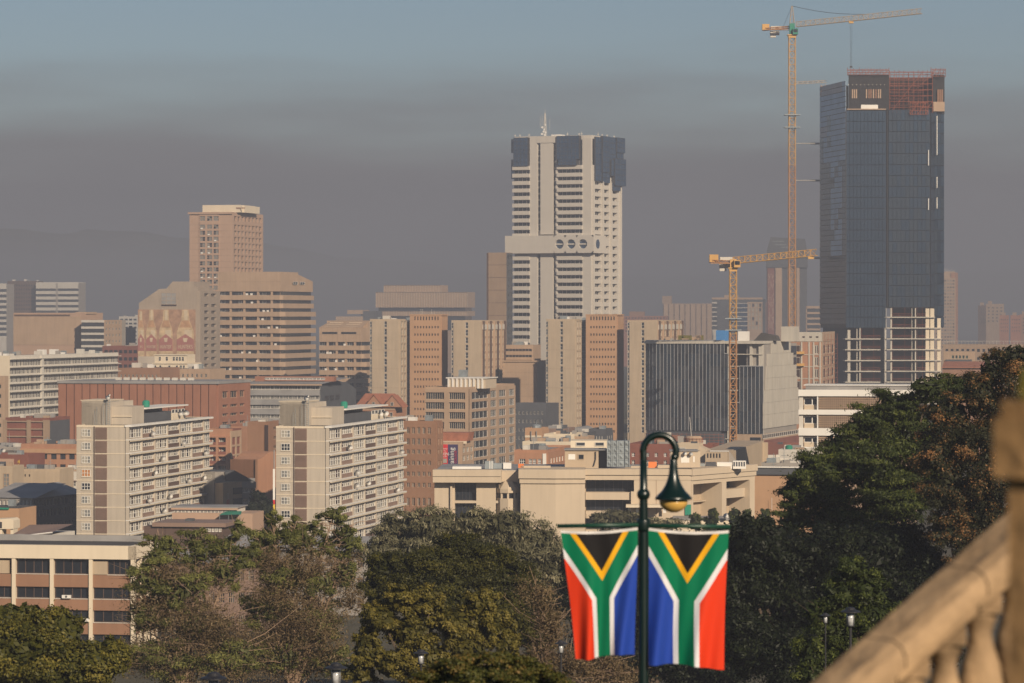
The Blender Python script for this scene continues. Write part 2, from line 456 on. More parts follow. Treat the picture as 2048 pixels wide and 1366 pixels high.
# ================================================================ the setting
def ground():
    xs = np.array([-9000, -5000, -2500, -1200, -600, -300, -150, -60, 0, 60, 150, 300, 600, 1200, 2500, 5000, 9000], float)
    ys = np.array(TY[:-1] + [2500, 4000, 7000, 12000, 15000], float)
    b = MB(); nx = len(xs)
    for y in ys:
        for x in xs: b.v.append((x, y, gz(y) - (0.6 * math.sin(x * .013 + y * .009) if 60 < y < 2500 else 0)))
    for j in range(len(ys) - 1):
        for i in range(nx - 1):
            b.f.append((j*nx + i, j*nx + i + 1, (j+1)*nx + i + 1, (j+1)*nx + i)); b.m.append(0)
    tag(b.build('ground', M['soil'], smooth=True), 'dry grassy ground falling from the terrace to the city', None, kind='structure')
ground()
def hills(name, prof, D, depth, label):
    b = MB(); n = 120; pts = []
    px = np.linspace(-1500, 3600, n)
    py = np.interp(px, [p[0] for p in prof], [p[1] for p in prof])
    py = py + np.array([4 * math.sin(x * .021) + 2.5 * math.sin(x * .057 + 1) + 1.5 * math.sin(x * .13) for x in px])
    rows = [(0.0, 0.0), (0.35, 0.45), (0.7, 0.82), (1.0, 1.0), (1.5, 0.5), (2.2, 0.0)]
    for q, hfr in rows:
        for i in range(n):
            top = CZ - (py[i] - HY) / F * D
            Y = D - depth + depth * q
            b.v.append(((px[i] - CX) / F * D, Y + 60 * math.sin(i * .9 + q * 5), -0.5 + max(top, 5) * hfr * (1 + .07 * math.sin(i * 1.7 + q * 9) * (q != 1))))
    for j in range(len(rows) - 1):
        for i in range(n - 1):
            b.f.append((j*n + i, j*n + i + 1, (j+1)*n + i + 1, (j+1)*n + i)); b.m.append(0)
    tag(b.build(name, M['hill'], smooth=True), label, None, kind='structure')
hills('hills', [(-1500, 470), (-200, 462), (30, 455), (110, 466), (170, 462), (330, 466), (420, 480), (620, 500), (760, 520), (960, 545), (1300, 550), (1600, 552), (2100, 540), (3600, 500)], 11500, 2200, 'low hill ridge fading into smog behind the city')

# ================================================================ generic blocks
G1 = [M['glass'], M['glass2'], M['glass2'], M['curtain2']]
def body(b, px0, pyt, L, m, x1=0.0, y0=0.0, name='body', px1=None, zb=0.0):
    return b.box(name, m, b.fx(px0, y0), x1 if px1 is None else b.fx(px1, y0), y0, y0 + L, zb, b.z(pyt))
def parapet(b, x0, x1, y0, y1, z, m, h=0.7, t=0.3):
    """a low wall round a flat roof"""
    q = MB().box(x0, x1, y0 - .02, y0 + t, z, z + h).box(x0, x1, y1 - t, y1 + .02, z, z + h)
    q.box(x0 - .02, x0 + t, y0 + t, y1 - t, z, z + h).box(x1 - t, x1 + .02, y0 + t, y1 - t, z, z + h)
    return q.build('parapet', m, b.root)
def roofbits(b, x0, x1, y0, y1, z, n, mats=('offwhite', 'galv', 'grey', 'white'), big=1.0):
    for i in range(n):
        w = random.uniform(.8, 2.6) * big; d = random.uniform(.8, 2.2) * big; h = random.uniform(.5, 1.6) * big
        px = random.uniform(x0 + w, x1 - w); py = random.uniform(y0 + d, y1 - d)
        obj('rooftop_unit', boxmesh('rooftop_unit', round(w*2)/2 + .3, round(d*2)/2 + .3, round(h*2)/2 + .3, M[random.choice(mats)]), b.root, (px, py, z))
def punched(b, face, a0, a1, ztop, zbot, floor, ncol, wfrac, hfrac, m, off=0.25, d=0.22, x=0, y=0, top=0.0, win=None, margin=0.6, zend=0.0):
    rows = []; zt = ztop - top
    while zt - floor > zbot:
        rows.append((zt - floor * (off + hfrac), zt - floor * off)); zt -= floor
    w = dict(nx=2, ny=1, fm=M['offwhite'], gm=M['glass'], bar=0.06)
    w.update(win or {})
    b.skin(face, a0, a1, zend, ztop, cols_between(a0, a1, ncol, wfrac, margin), rows, m, d, x, y, win=w)

# ================================================================ far row
def far_blocks():
    near_bld = globals()['Bld']
    def Bld(name, label, cat, pxc, D, th): return near_bld(name, label, cat, pxc, D * 1.6 if D >= 1850 else D, th)
    # striped pair with a dark slab between, far left
    b = Bld('office_block', 'far left grey office slab with pale floor bands beside dark brown block', 'building', 157, 2000, 8)
    x0 = b.fx(72); body(b, 72, 566, 25, M['grey'])
    parapet(b, x0, 0, 0, 25, b.z(566), M['offwhite'])
    rows = [(b.z(p + 5), b.z(p)) for p in frange(577, 10, 11)]
    b.strips('F', x0, b.fx(112), rows, b.z(566), 0, M['offwhite'], 5, .3, win=dict(nx=2, gm=M['glass2'], bar=0))
    b.strips('F', b.fx(116), 0, rows, b.z(566), 0, M['offwhite'], 5, .8, win=dict(nx=2, gm=M['glass'], bar=0))
    b.slab('pier', M['grey'], 'F', b.fx(112), b.fx(116), 0, .5, 0, b.z(567))
    b = Bld('office_block', 'far dark brown slab block between two striped slabs', 'building', 72, 2010, 8)
    body(b, 15, 562, 25, M['darkbrown'])
    punched(b, 'F', b.fx(15), 0, b.z(562), b.z(650), 3.6, 11, .5, .45, M['darkbrown'], top=2.5, win=dict(gm=M['glass'], bar=0, nx=1))
    roofbits(b, b.fx(15), 0, 2, 22, b.z(562), 6)
    b = Bld('office_block', 'striped office slab cut by the left edge of the picture', 'building', 13, 1990, 8)
    body(b, -60, 568, 25, M['grey'])
    b.strips('F', b.fx(-60), 0, [(b.z(p + 6), b.z(p)) for p in frange(578, 9, 11)], b.z(567), 0, M['offwhite'], 7, .5, win=dict(nx=2, gm=M['glass2'], bar=0))
    # pink blank block
    b = Bld('blank_block', 'wide blank pinkish block behind the white ribbon-windowed office', 'building', 162, 1700, 14)
    x0 = b.fx(27); L = 30
    body(b, 27, 628, L, M['pink'])
    parapet(b, x0, 0, 0, L, b.z(628), M['pink'], .6)
    b.slab('louvre', M['darkbrown'], 'F', b.fx(29), b.fx(140), 0.0, .12, b.z(632.5), b.z(629))
    b.slab('wall_panel', M['tan'], 'F', x0, 0, 0, .2, b.z(690), b.z(633))
    b.box('penthouse', M['tan'], b.fx(142), b.fx(164), 6, 20, b.z(628), b.z(624))
    b = Bld('glazed_wing', 'low wing of dark glass ribbons at the side of the pinkish block', 'building', 208, 1690, 14)
    body(b, 163, 640, 30, M['grey'])
    b.strips('F', b.fx(163), 0, [(b.z(p + 8), b.z(p)) for p in frange(645, 5, 12.4)], b.z(640), 0, M['offwhite'], 6, .4, win=dict(nx=1, gm=M['glass2'], bar=.1, fm=M['frame_dark']))
    punched(b, 'R', 0, 24, b.z(640), 0, 3.0, 5, .4, .4, M['tan'])
    for (p0, p1, yt, D, m, nm, lb, n) in [
        (210, 244, 657, 1780, 'grey', 'office_block', 'small grey office with three dark window rows left of the bottle mural', 3),
        (238, 276, 634, 1860, 'offwhite', 'office_block', 'pale upper block rising just left of the bottle mural', 4),
        (205, 278, 694, 1640, 'maroon', 'shop_block', 'low maroon block at the foot of the bottle mural', 7)]:
        b = Bld(nm, lb, 'building', p1, D, 14)
        body(b, p0, yt, 20, M[m])
        punched(b, 'F', b.fx(p0), 0, b.z(yt), b.z(yt + 60), 3.4, n, .7, .45, M[m], top=.6, win=dict(gm=M['glass'], bar=0, nx=1))
        parapet(b, b.fx(p0), 0, 0, 20, b.z(yt), M[m], .5)
        roofbits(b, b.fx(p0), 0, 2, 18, b.z(yt), 4)
    # flat-topped ribbed block (three stacked boxes)
    b = Bld('ribbed_block', 'wide ribbed office of three stacked boxes left of the tall white tower', 'building', 935, 1950, 9)
    for k, (p0, p1, y0, y1, o) in enumerate([(768, 882, 570, 584, 4), (752, 935, 584, 615, 0), (752, 935, 622, 632, 0)]):
        xa, xb = b.fx(p0, o), b.fx(p1, o)
        b.box('storey', M['tan'], xa, xb, o, 40, b.z(y1), b.z(y0))
        q = MB(); n = int((p1 - p0) / 5)
        for i in range(n + 1):
            x = xa + (xb - xa) * i / n
            q.box(x - .16, x + .16, o - .45, o, b.z(y1) + .2, b.z(y0) - .2)
        q.build('ribs', M['beige_light'], b.root)['kind'] = 'stuff'
        b.slab('cornice', M['tan_dark'], 'F', xa, xb, 0, .6, b.z(y0 + .6), b.z(y0), y=o)
    for y0, y1 in ((614.9, 622.1), (632, 660)):
        b.box('glass_storey', M['glass'], b.fx(757, 2), b.fx(930, 2), 2, 38, b.z(y1), b.z(y0))
    b.box('foot', M['tan_dark'], b.fx(757), b.fx(930), 2.5, 38, 0, b.z(659.9))
    b = Bld('ribbed_annex', 'low ribbed annex with dark gap beside the wide ribbed office', 'building', 751, 1900, 9)
    body(b, 722, 622, 30, M['slate'])
    b.box('storey', M['tan'], b.fx(695), b.fx(726), -1, 28, b.z(628), b.z(620))
    b.box('storey', M['tan'], b.fx(672), b.fx(726), -1.5, 28, 0, b.z(633))
    q = MB()
    for i in range(11):
        x = b.fx(673 + i * 5); q.box(x - .15, x + .15, -1.9, -1.5, b.z(641), b.z(634))
    q.build('ribs', M['beige_light'], b.root)['kind'] = 'stuff'
    # dark slab left of the bank tower
    b = Bld('service_slab', 'tall plain brown slab standing against the left of the white tower', 'building', 1013, 1680, 20)
    body(b, 975, 505, 8, M['tan_dark'])
    for k in range(7):
        b.slab('panel_joint', M['darkbrown'], 'F', b.fx(975), 0, 0, .06, b.z(530 + k*25.3), b.z(530 + k*25.3 - .7))
    b.slab('edge_fin', M['darkbrown'], 'F', b.fx(974), b.fx(977), 0, .5, 0, b.z(506))
    punched(b, 'R', 0, 8, b.z(506), b.z(690), 3.6, 2, .7, .5, M['slate'], win=dict(gm=M['glass'], bar=0, nx=1), zend=0)
    # right-hand far group
    b = Bld('concrete_silo_block', 'far pale block of tall vertical concrete ribs left of small crane', 'building', 1424, 2350, 6)
    x0 = b.fx(1326)
    body(b, 1326, 607, 30, M['tan_dark'])
    for i in range(9):
        xa = x0 + (0 - x0) * (i + .12) / 9; xb = x0 + (0 - x0) * (i + .88) / 9
        b.slab('rib', M['tan'], 'F', xa, xb, 0, 1.2, 0, b.z(608))
    b.box('lift_house', M['tan_dark'], b.fx(1324), b.fx(1342), 3, 20, b.z(607), b.z(592))
    b = Bld('brick_block', 'hazy low brick block peeping over the slabs right of the white tower', 'building', 1332, 2200, 8)
    body(b, 1242, 632, 25, M['red'])
    b.box('penthouse', M['brown'], b.fx(1258), b.fx(1287), 3, 15, b.z(632), b.z(623))
    punched(b, 'F', b.fx(1242), 0, b.z(632), b.z(670), 3.3, 14, .5, .4, M['red'], top=.6, win=dict(bar=0, nx=1))
    b = Bld('glass_office', 'far dark glass office with pale floor lines behind small crane', 'building', 1525, 2050, 10)
    body(b, 1424, 598, 30, M['slate'])
    rows = [(b.z(p + 7), b.z(p)) for p in frange(607, 6, 9)]
    b.strips('F', b.fx(1424), b.fx(1434), rows, b.z(604), 0, M['offwhite'], 2, .3, win=dict(nx=1, bar=0, gm=M['glass2']))
    b.slab('dark_bay', M['slate'], 'F', b.fx(1434), b.fx(1460), 0, .3, 0, b.z(600))
    b.strips('F', b.fx(1460), b.fx(1495), rows, b.z(604), 0, M['slate'], 5, .3, win=dict(nx=1, bar=0, gm=M['blueglass']))
    b.skin('F', b.fx(1495), 0, 0, b.z(604), cols_between(b.fx(1495), 0, 4, .6, .4), rows, M['tan'], .4, win=dict(nx=1, bar=0, gm=[M['glass2'], M['curtain']], seeds=4))
    for p in frange(606, 6, 9): b.slab('floor_edge', M['offwhite'], 'F', b.fx(1458), b.fx(1495), .3, .7, b.z(p + 1.2), b.z(p))
    b.box('penthouse', M['tan'], b.fx(1448), b.fx(1474), 3, 14, b.z(598), b.z(590))
    b.slab('roof_screen', M['tan'], 'F', b.fx(1424), 0, -1, .3, b.z(599), b.z(595))
    b = Bld('brick_block', 'thin strip of far red brick between glass office and dotted tower', 'building', 1536, 2250, 8)
    body(b, 1500, 606, 20, M['red']); parapet(b, b.fx(1500), 0, 0, 20, b.z(606), M['red'])
    # dotted tower behind tall crane
    b = Bld('banded_tower', 'far tower with dotted red strip and dark round top behind tall crane', 'tower', 1606, 1950, 4)
    x0, x1 = b.fx(1533), b.fx(1614)
    b.box('core', M['slate'], x0, x1, .5, 24, 0, b.z(523))
    def strip(p0, p1, m, o=.8): return b.slab('pier', M[m], 'F', b.fx(p0), b.fx(p1), -.5, o, 0, b.z(535))
    strip(1551, 1564, 'tan'); strip(1593, 1599, 'tan'); strip(1575, 1585, 'tan_dark', .3)
    strip(1535, 1549, 'maroon', .5)
    q = MB(); rr = random.Random(3)
    for j in range(34):
        for i in range(5):
            if rr.random() < .5:
                xx = b.fx(1536.4 + i * 2.5); zz = b.z(548 + j * 3.3)
                q.box(xx, xx + .55, -.62, -.45, zz - .8, zz)
    q.build('dots', M['beige_light'], b.root)['kind'] = 'stuff'
    q = MB(); q.profile([(x0 - .6, b.z(535)), (x1 + .6, b.z(535)), (x1 + .4, b.z(505)), (b.fx(1610), b.z(478)), (b.fx(1541), b.z(474)), (x0 + .4, b.z(500))], -1.5, 25)
    q.build('crown', M['slate'], b.root)
    for k, (p, yy) in enumerate(((1545, 482), (1550, 489), (1562, 494))):
        b.slab('light_strip', M['galv'], 'F', b.fx(p), b.fx(p + 22), 1.5, 1.8, b.z(yy + 1), b.z(yy))
    b = Bld('office_block', 'small tan block with pale balconies left of the dark glass tower', 'building', 1640, 1850, 6)
    body(b, 1612, 612, 20, M['tan'])
    b.strips('F', b.fx(1614), 0, [(b.z(p + 7), b.z(p)) for p in frange(617, 5, 11)], b.z(612), 0, M['tan'], 4, .6, win=dict(nx=1, bar=0, gm=M['glass2']))
    b = Bld('residential_tower', 'far tan residential tower right of the dark glass tower', 'tower', 1911, 1950, 12)
    body(b, 1870, 556, 24, M['tan'])
    b.box('crown', M['tan'], b.fx(1885), b.fx(1907), 1, 22, b.z(556), b.z(543))
    punched(b, 'F', b.fx(1870), 0, b.z(556), b.z(700), 2.95, 7, .62, .45, M['tan'], top=1, win=dict(nx=1, bar=0, gm=G1, seeds=3))
    punched(b, 'R', 0, 24, b.z(545), b.z(700), 2.95, 5, .5, .45, M['redlight'], top=5, win=dict(nx=1, bar=0, gm=M['glass2']))
    b.box('lift_house', M['redlight'], -4, .2, .2, 23, b.z(556), b.z(545.3))
    q = MB()
    for i in range(9):
        xx = b.fx(1888 + i * 2.4) ; q.bar((xx, 6, b.z(543)), (xx + .2, 6, b.z(543 - rr.uniform(2, 9))), .12)
    q.build('aerials', M['offwhite'], b.root)
    for (p0, pc, yt, D, m, nm, lb) in [
        (1956, 1975, 612, 2300, 'darkbrown', 'dark_block', 'far dark block in the haze at the right edge, behind brick blocks'),
        (1972, 2008, 609, 2250, 'tan_dark', 'office_block', 'far tan block in haze with a slanting shadow at right'),
        (1999, 2018, 632, 2000, 'red', 'brick_block', 'left of two far red brick blocks divided by dark gap at right'),
        (2021, 2042, 632, 2005, 'red', 'brick_block', 'right of two far red brick blocks, next to picture edge'),
        (2040, 2100, 630, 2100, 'brown', 'office_block', 'far brown block at the very right edge above brown-leaved tree')]:
        b = Bld(nm, lb, 'building', pc, D, 8)
        body(b, p0, yt, 25, M[m]); parapet(b, b.fx(p0), 0, 0, 25, b.z(yt), M[m])
        b.box('penthouse', M['tan_dark'], b.fx(p0 + 4), b.fx(p0 + 12), 3, 14, b.z(yt), b.z(yt - 7))
        punched(b, 'F', b.fx(p0), 0, b.z(yt), b.z(yt + 40), 3.4, 4, .4, .35, M[m], top=2, win=dict(nx=1, bar=0, gm=M['glass2']))
    b = Bld('low_block', 'low wide tan building with rail-topped roof right of the dark glass tower', 'building', 2060, 1700, 10)
    body(b, 1886, 689, 30, M['tan_dark'])
    punched(b, 'F', b.fx(1886), 0, b.z(689), 0, 4, 16, .5, .35, M['tan_dark'], top=1.2, win=dict(nx=2, bar=0))
    q = MB()
    for i in range(24): q.bar((b.fx(1888 + i*7), -.1, b.z(689)), (b.fx(1888 + i*7), -.1, b.z(682)), .07)
    q.bar((b.fx(1887), -.1, b.z(682.5)), (b.fx(2056), -.1, b.z(682.5)), .08)
    q.build('railing', M['offwhite'], b.root)
    b = Bld('low_block', 'small cream block with green-framed windows below the far tan tower', 'building', 1950, 1500, 10)
    body(b, 1888, 703, 15, M['tan'])
    b.skin('F', b.fx(1888), 0, 0, b.z(703), [(b.fx(p), b.fx(p + 4)) for p in (1904, 1911, 1918, 1925, 1932)], [(b.z(717), b.z(711))], M['tan'], .25, win=dict(nx=1, bar=.1, fm=M['green_tank']))
    b.box('awning', M['slate'], b.fx(1892), b.fx(1944), -3, 0, b.z(725), b.z(719))
    b = Bld('low_roof', 'red sheet-metal roof just above the tree tops at right', 'building', 1990, 1300, 10)
    body(b, 1885, 735, 20, M['brown'])
    MB().profile([(b.fx(1884), b.z(736)), (.5, b.z(736)), (.5, b.z(734)), (b.fx(1884), b.z(734))], -1, 2).build('eave', M['tile'], b.root)
    MB().quad((b.fx(1884), -1, b.z(736)), (.5, -1, b.z(736)), (.5, 16, b.z(724)), (b.fx(1884), 16, b.z(724))).build('roof', M['tile'], b.root)
far_blocks()

# ================================================================ the white bank tower
def bank_tower():
    b = Bld('bank_tower', 'tall white concrete tower with dark glass top and three round windows', 'tower', 1183, 1730, 24)
    W = b.fx(1028); L = b.ry(1239); ztop = b.z(270)
    core = M['bank']
    b.box('body', core, W + .3, -.3, .3, L, 0, b.z(272))
    # vertical piers and the lift core on the front
    b.slab('pier', core, 'F', b.fx(1062), b.fx(1076.5), -.3, 1.6, 0, b.z(271))
    b.slab('core_panel', core, 'F', b.fx(1083), b.fx(1108), -.3, 1.4, b.z(468), b.z(283))
    b.slab('core_panel', core, 'F', b.fx(1083), b.fx(1108), -.3, 1.4, 0, b.z(506))
    b.slab('core_head', core, 'F', b.fx(1076.4), b.fx(1113.5), -.3, 1.7, b.z(284), b.z(270.5))
    b.slab('pier', core, 'F', b.fx(1113.6), b.fx(1116.5), -.3, 1.6, 0, b.z(271))
    b.slab('corner_pier', core, 'F', b.fx(1167), 0.4, -.3, 1.5, 0, b.z(276))
    for p0, p1 in ((1076.6, 1083), (1108, 1113.6)):
        for k in range(14): b.window('F', b.fx(p0), b.fx(p1), b.z(297 + 12.6*(k+1)), b.z(297 + 12.6*k - 12.6) - .25, 1, 1, M['lightgrey'], M['glass'], .25, .35) if k < 13 else None
        for k in range(15): b.window('F', b.fx(p0), b.fx(p1), b.z(506 + 15.2*(k+1)), b.z(506 + 15.2*k) - .25, 1, 1, M['lightgrey'], M['glass'], .25, .35)
    # balconies
    lev = frange(330, 10, 15.1) + frange(512, 19, 15.1)
    for p in lev:
        for p0, p1, n in ((1028, 1062, 4), (1116.5, 1167, 6)):
            b.slab('balcony_front', core, 'F', b.fx(p0), b.fx(p1), .6, 2.2, b.z(p + 7.6), b.z(p))
            b.slab('balcony_floor', core, 'F', b.fx(p0), b.fx(p1), -.3, .6, b.z(p + 7.6), b.z(p + 6.2))
            for k in range(n):
                b.window('F', b.fx(p0) + (b.fx(p1) - b.fx(p0)) * k / n, b.fx(p0) + (b.fx(p1) - b.fx(p0)) * (k+1) / n, b.z(p + 15.1), b.z(p + 7.7), 1, 1, M['offwhite'], M['glass'], .12, -.2)
    # right side: three columns of deep niches
    rows = [(b.z(p + 11, 0, 15), b.z(p + 4, 0, 15)) for p in frange(360, 8, 15.1) + frange(488, 17, 15.1)]
    ya = [b.ry(p) for p in (1185, 1197.5, 1201, 1213.5, 1218.5, 1230)]
    b.skin('R', -.2, L, 0, b.z(330), [(ya[0], ya[1]), (ya[2], ya[3]), (ya[4], ya[5])], rows, core, 1.6, x=-.3, win=dict(nx=3, ny=1, fm=M['offwhite'], gm=M['glass'], bar=.12))
    for a in (b.ry(1199), b.ry(1216), b.ry(1235)):
        b.slab('side_fin', core, 'R', a - .7, a + .7, 1.25, 2.2, 0, b.z(365, 0, 20))
    # dark glass crown blocks, made of panes
    def glassbox(p0, p1, y0, y1, o, nx, nz):
        xa, xb = b.fx(p0), b.fx(p1)
        b.slab('glass_block', M['frame_dark'], 'F', xa, xb, -.3, o, b.z(y1), b.z(y0))
        for i in range(nx):
            for j in range(nz):
                b.window('F', xa + (xb-xa)*i/nx, xa + (xb-xa)*(i+1)/nx, b.z(y0 + (y1-y0)*(j+1)/nz), b.z(y0 + (y1-y0)*j/nz), 1, 1, M['frame_dark'], M['blueglass'], .1, o, name='pane')
    glassbox(1031, 1060, 272.5, 330, 2.6, 4, 7); glassbox(1024, 1031, 275, 303, .9, 1, 3); glassbox(1024, 1030.8, 316, 355, .9, 1, 4)
    glassbox(1117, 1162, 271, 318, 2.4, 6, 6); glassbox(1121, 1158, 318, 330, 3.2, 5, 2)
    def glassside(p0, p1, y0, y1, o):
        a0, a1 = b.ry(p0), b.ry(p1); x = 1.0
        ym = (a0 + a1) / 2; za, zb = b.z(y1, 0, ym), b.z(y0, 0, ym)
        b.slab('glass_block', M['frame_dark'], 'R', a0, a1, 0.3, o, za, zb, x=x)
        n = max(1, int(round((a1 - a0) / 4))); k = max(1, int(round((zb - za) / 2.6)))
        for i in range(n):
            for j in range(k):
                b.window('R', a0 + (a1-a0)*i/n, a0 + (a1-a0)*(i+1)/n, za + (zb-za)*j/k, za + (zb-za)*(j+1)/k, 1, 1, M['frame_dark'], M['blueglass'], .1, o, x=x, name='pane')
    for p0, p1, y0, y1, o in ((1183.5, 1196, 274, 362, .9), (1196, 1210, 273, 345, 1.5), (1197, 1212, 336, 366, 1.1), (1210, 1224, 275, 320, 1.2), (1212, 1226, 320, 352, 1.8),
                              (1224, 1240, 276, 306, 1.7), (1226, 1239, 306, 340, 1.1), (1218, 1240, 318, 372, 2.2), (1216, 1232, 366, 382, 1.4)):
        glassside(p0, p1, y0, y1, o)
    # the belt with round windows
    xb0, xb1 = b.fx(1010, -4), b.fx(1187, -4); z0, z1 = b.z(506), b.z(470.5)
    q = MB(); cs = [b.fx(p, -4) for p in (1118.5, 1142, 1165.5)]; zc = (b.z(488)); r = 2.35; n = 24
    y = -4.0
    def holed(x0, x1, cx):
        for k in range(n):
            t0, t1 = 2*math.pi*k/n - math.pi/4, 2*math.pi*(k+1)/n - math.pi/4
            def edge(t):
                c, s_ = math.cos(t), math.sin(t)
                dx = (x1 - cx) if c > 0 else (cx - x0); dz = (z1 - zc) if s_ > 0 else (zc - z0)
                k_ = min(dx / abs(c) if abs(c) > 1e-6 else 1e9, dz / abs(s_) if abs(s_) > 1e-6 else 1e9)
                return (cx + c*k_, y, zc + s_*k_)
            def e2(t, yy): return (cx + math.cos(t)*r, yy, zc + math.sin(t)*r)
            q.quad(e2(t0, y), edge(t0), edge(t1), e2(t1, y))
            q.quad(e2(t0, y), e2(t1, y), e2(t1, y + 1.5), e2(t0, y + 1.5))
    ed = [xb0 + (xb1-xb0)*.02, (cs[0]+cs[1])/2, (cs[1]+cs[2])/2, xb1]
    xl = cs[0] - 3.0
    holed(xl, ed[1], cs[0]); holed(ed[1], ed[2], cs[1]); holed(ed[2], xb1, cs[2])
    q.quad((xb0, y, z0), (xl, y, z0), (xl, y, z1), (xb0, y, z1))
    Lb = b.ry(1212, xb1)
    q.quad((xb1, y, z0), (xb1, Lb, z0), (xb1, Lb, z1), (xb1, y, z1))
    q.quad((xb0, Lb, z0), (xb0, y, z0), (xb0, y, z1), (xb0, Lb, z1))
    q.quad((xb0, y, z1), (xb1, y, z1), (xb1, Lb, z1), (xb0, Lb, z1)); q.quad((xb0, Lb, z0), (xb1, Lb, z0), (xb1, y, z0), (xb0, y, z0))
    q.build('belt', core, b.root)
    for c in cs:
        t = MB(); t.lathe([(2.45, 0), (2.45, .06)], (0, 0, 0), 24); me = t.mesh('round_window', M['blueglass'])
        o = obj('round_window', me, b.root, (c, y + 1.5, zc)); o.rotation_euler = (R(90), 0, 0)
        b.box('window_bar', core, c - 2.4, c + 2.4, y + .6, y + 1.2, zc - .32, zc + .32)
    t = MB(); t.lathe([(2.35, 0), (2.35, .06)], (0, 0, 0), 24)
    o = obj('round_window', t.mesh('round_window', M['blueglass']), b.root, (xb1 + .02, y + 5.5, zc)); o.rotation_euler = (0, R(90), 0)
    # roof and mast
    parapet(b, W + .3, -.3, .3, L, b.z(272), core, .5)
    b.box('plant_room', M['white'], b.fx(1093), b.fx(1111), 6, 12, b.z(272), b.z(266))
    q = MB(); mx, mz = b.fx(1090, 8), b.z(270); H = b.z(222) - mz
    for sx in (-1, 1):
        for sy in (-1, 1): q.bar((mx + sx*.75, 8 + sy*.75, mz), (mx + sx*.2, 8 + sy*.2, mz + H), .09)
    for k in range(9):
        f0, f1 = k/9, (k+1)/9; w0, w1 = .75 - .55*f0, .75 - .55*f1
        for sy in (-1, 1):
            q.bar((mx - w0, 8 + sy*w0, mz + H*f0), (mx + w1, 8 + sy*w1, mz + H*f1), .05); q.bar((mx + w0, 8 + sy*w0, mz + H*f0), (mx - w1, 8 + sy*w1, mz + H*f1), .05)
    q.bar((mx, 8, mz + H), (mx, 8, mz + H + 2), .08)
    for dx, z0_, z1_ in ((-2.6, .3, .85), (2.6, .3, .75), (-1.6, .5, .95)): q.bar((mx + dx, 8, mz + H*z0_), (mx + dx, 8, mz + H*z1_), .06)
    q.build('mast', M['offwhite'], b.root)
    for k, (dx, fz, r) in enumerate(((-1.0, .12, .6), (.9, .18, .55), (.2, .3, .5), (-.9, .4, .6), (.6, .08, .6), (-.2, .22, .5), (.9, .5, .4))):
        t = MB().lathe([(.1, 0), (r, .35*r)], (0, 0, 0), 12); o = obj('dish_aerial', t.mesh('dish_aerial', M['white']), b.root, (mx + dx, 6.8, mz + H*fz)); o.rotation_euler = (R(80), 0, 0)
    q = MB()
    for p in (1030, 1040, 1058, 1135, 1158, 1163, 1200, 1208, 1218, 1232):
        xx = min(b.fx(p, 3), -1.0) if p < 1183 else -1.0; yy = 3 if p < 1183 else b.ry(p)
        q.bar((xx, yy, b.z(272)), (xx, yy, b.z(272) + random.uniform(1.2, 2.6)), .1); q.box(xx - .3, xx + .3, yy - .3, yy + .3, b.z(272) + 1.0, b.z(272) + 1.6)
    q.build('roof_aerials', M['offwhite'], b.root)
bank_tower()

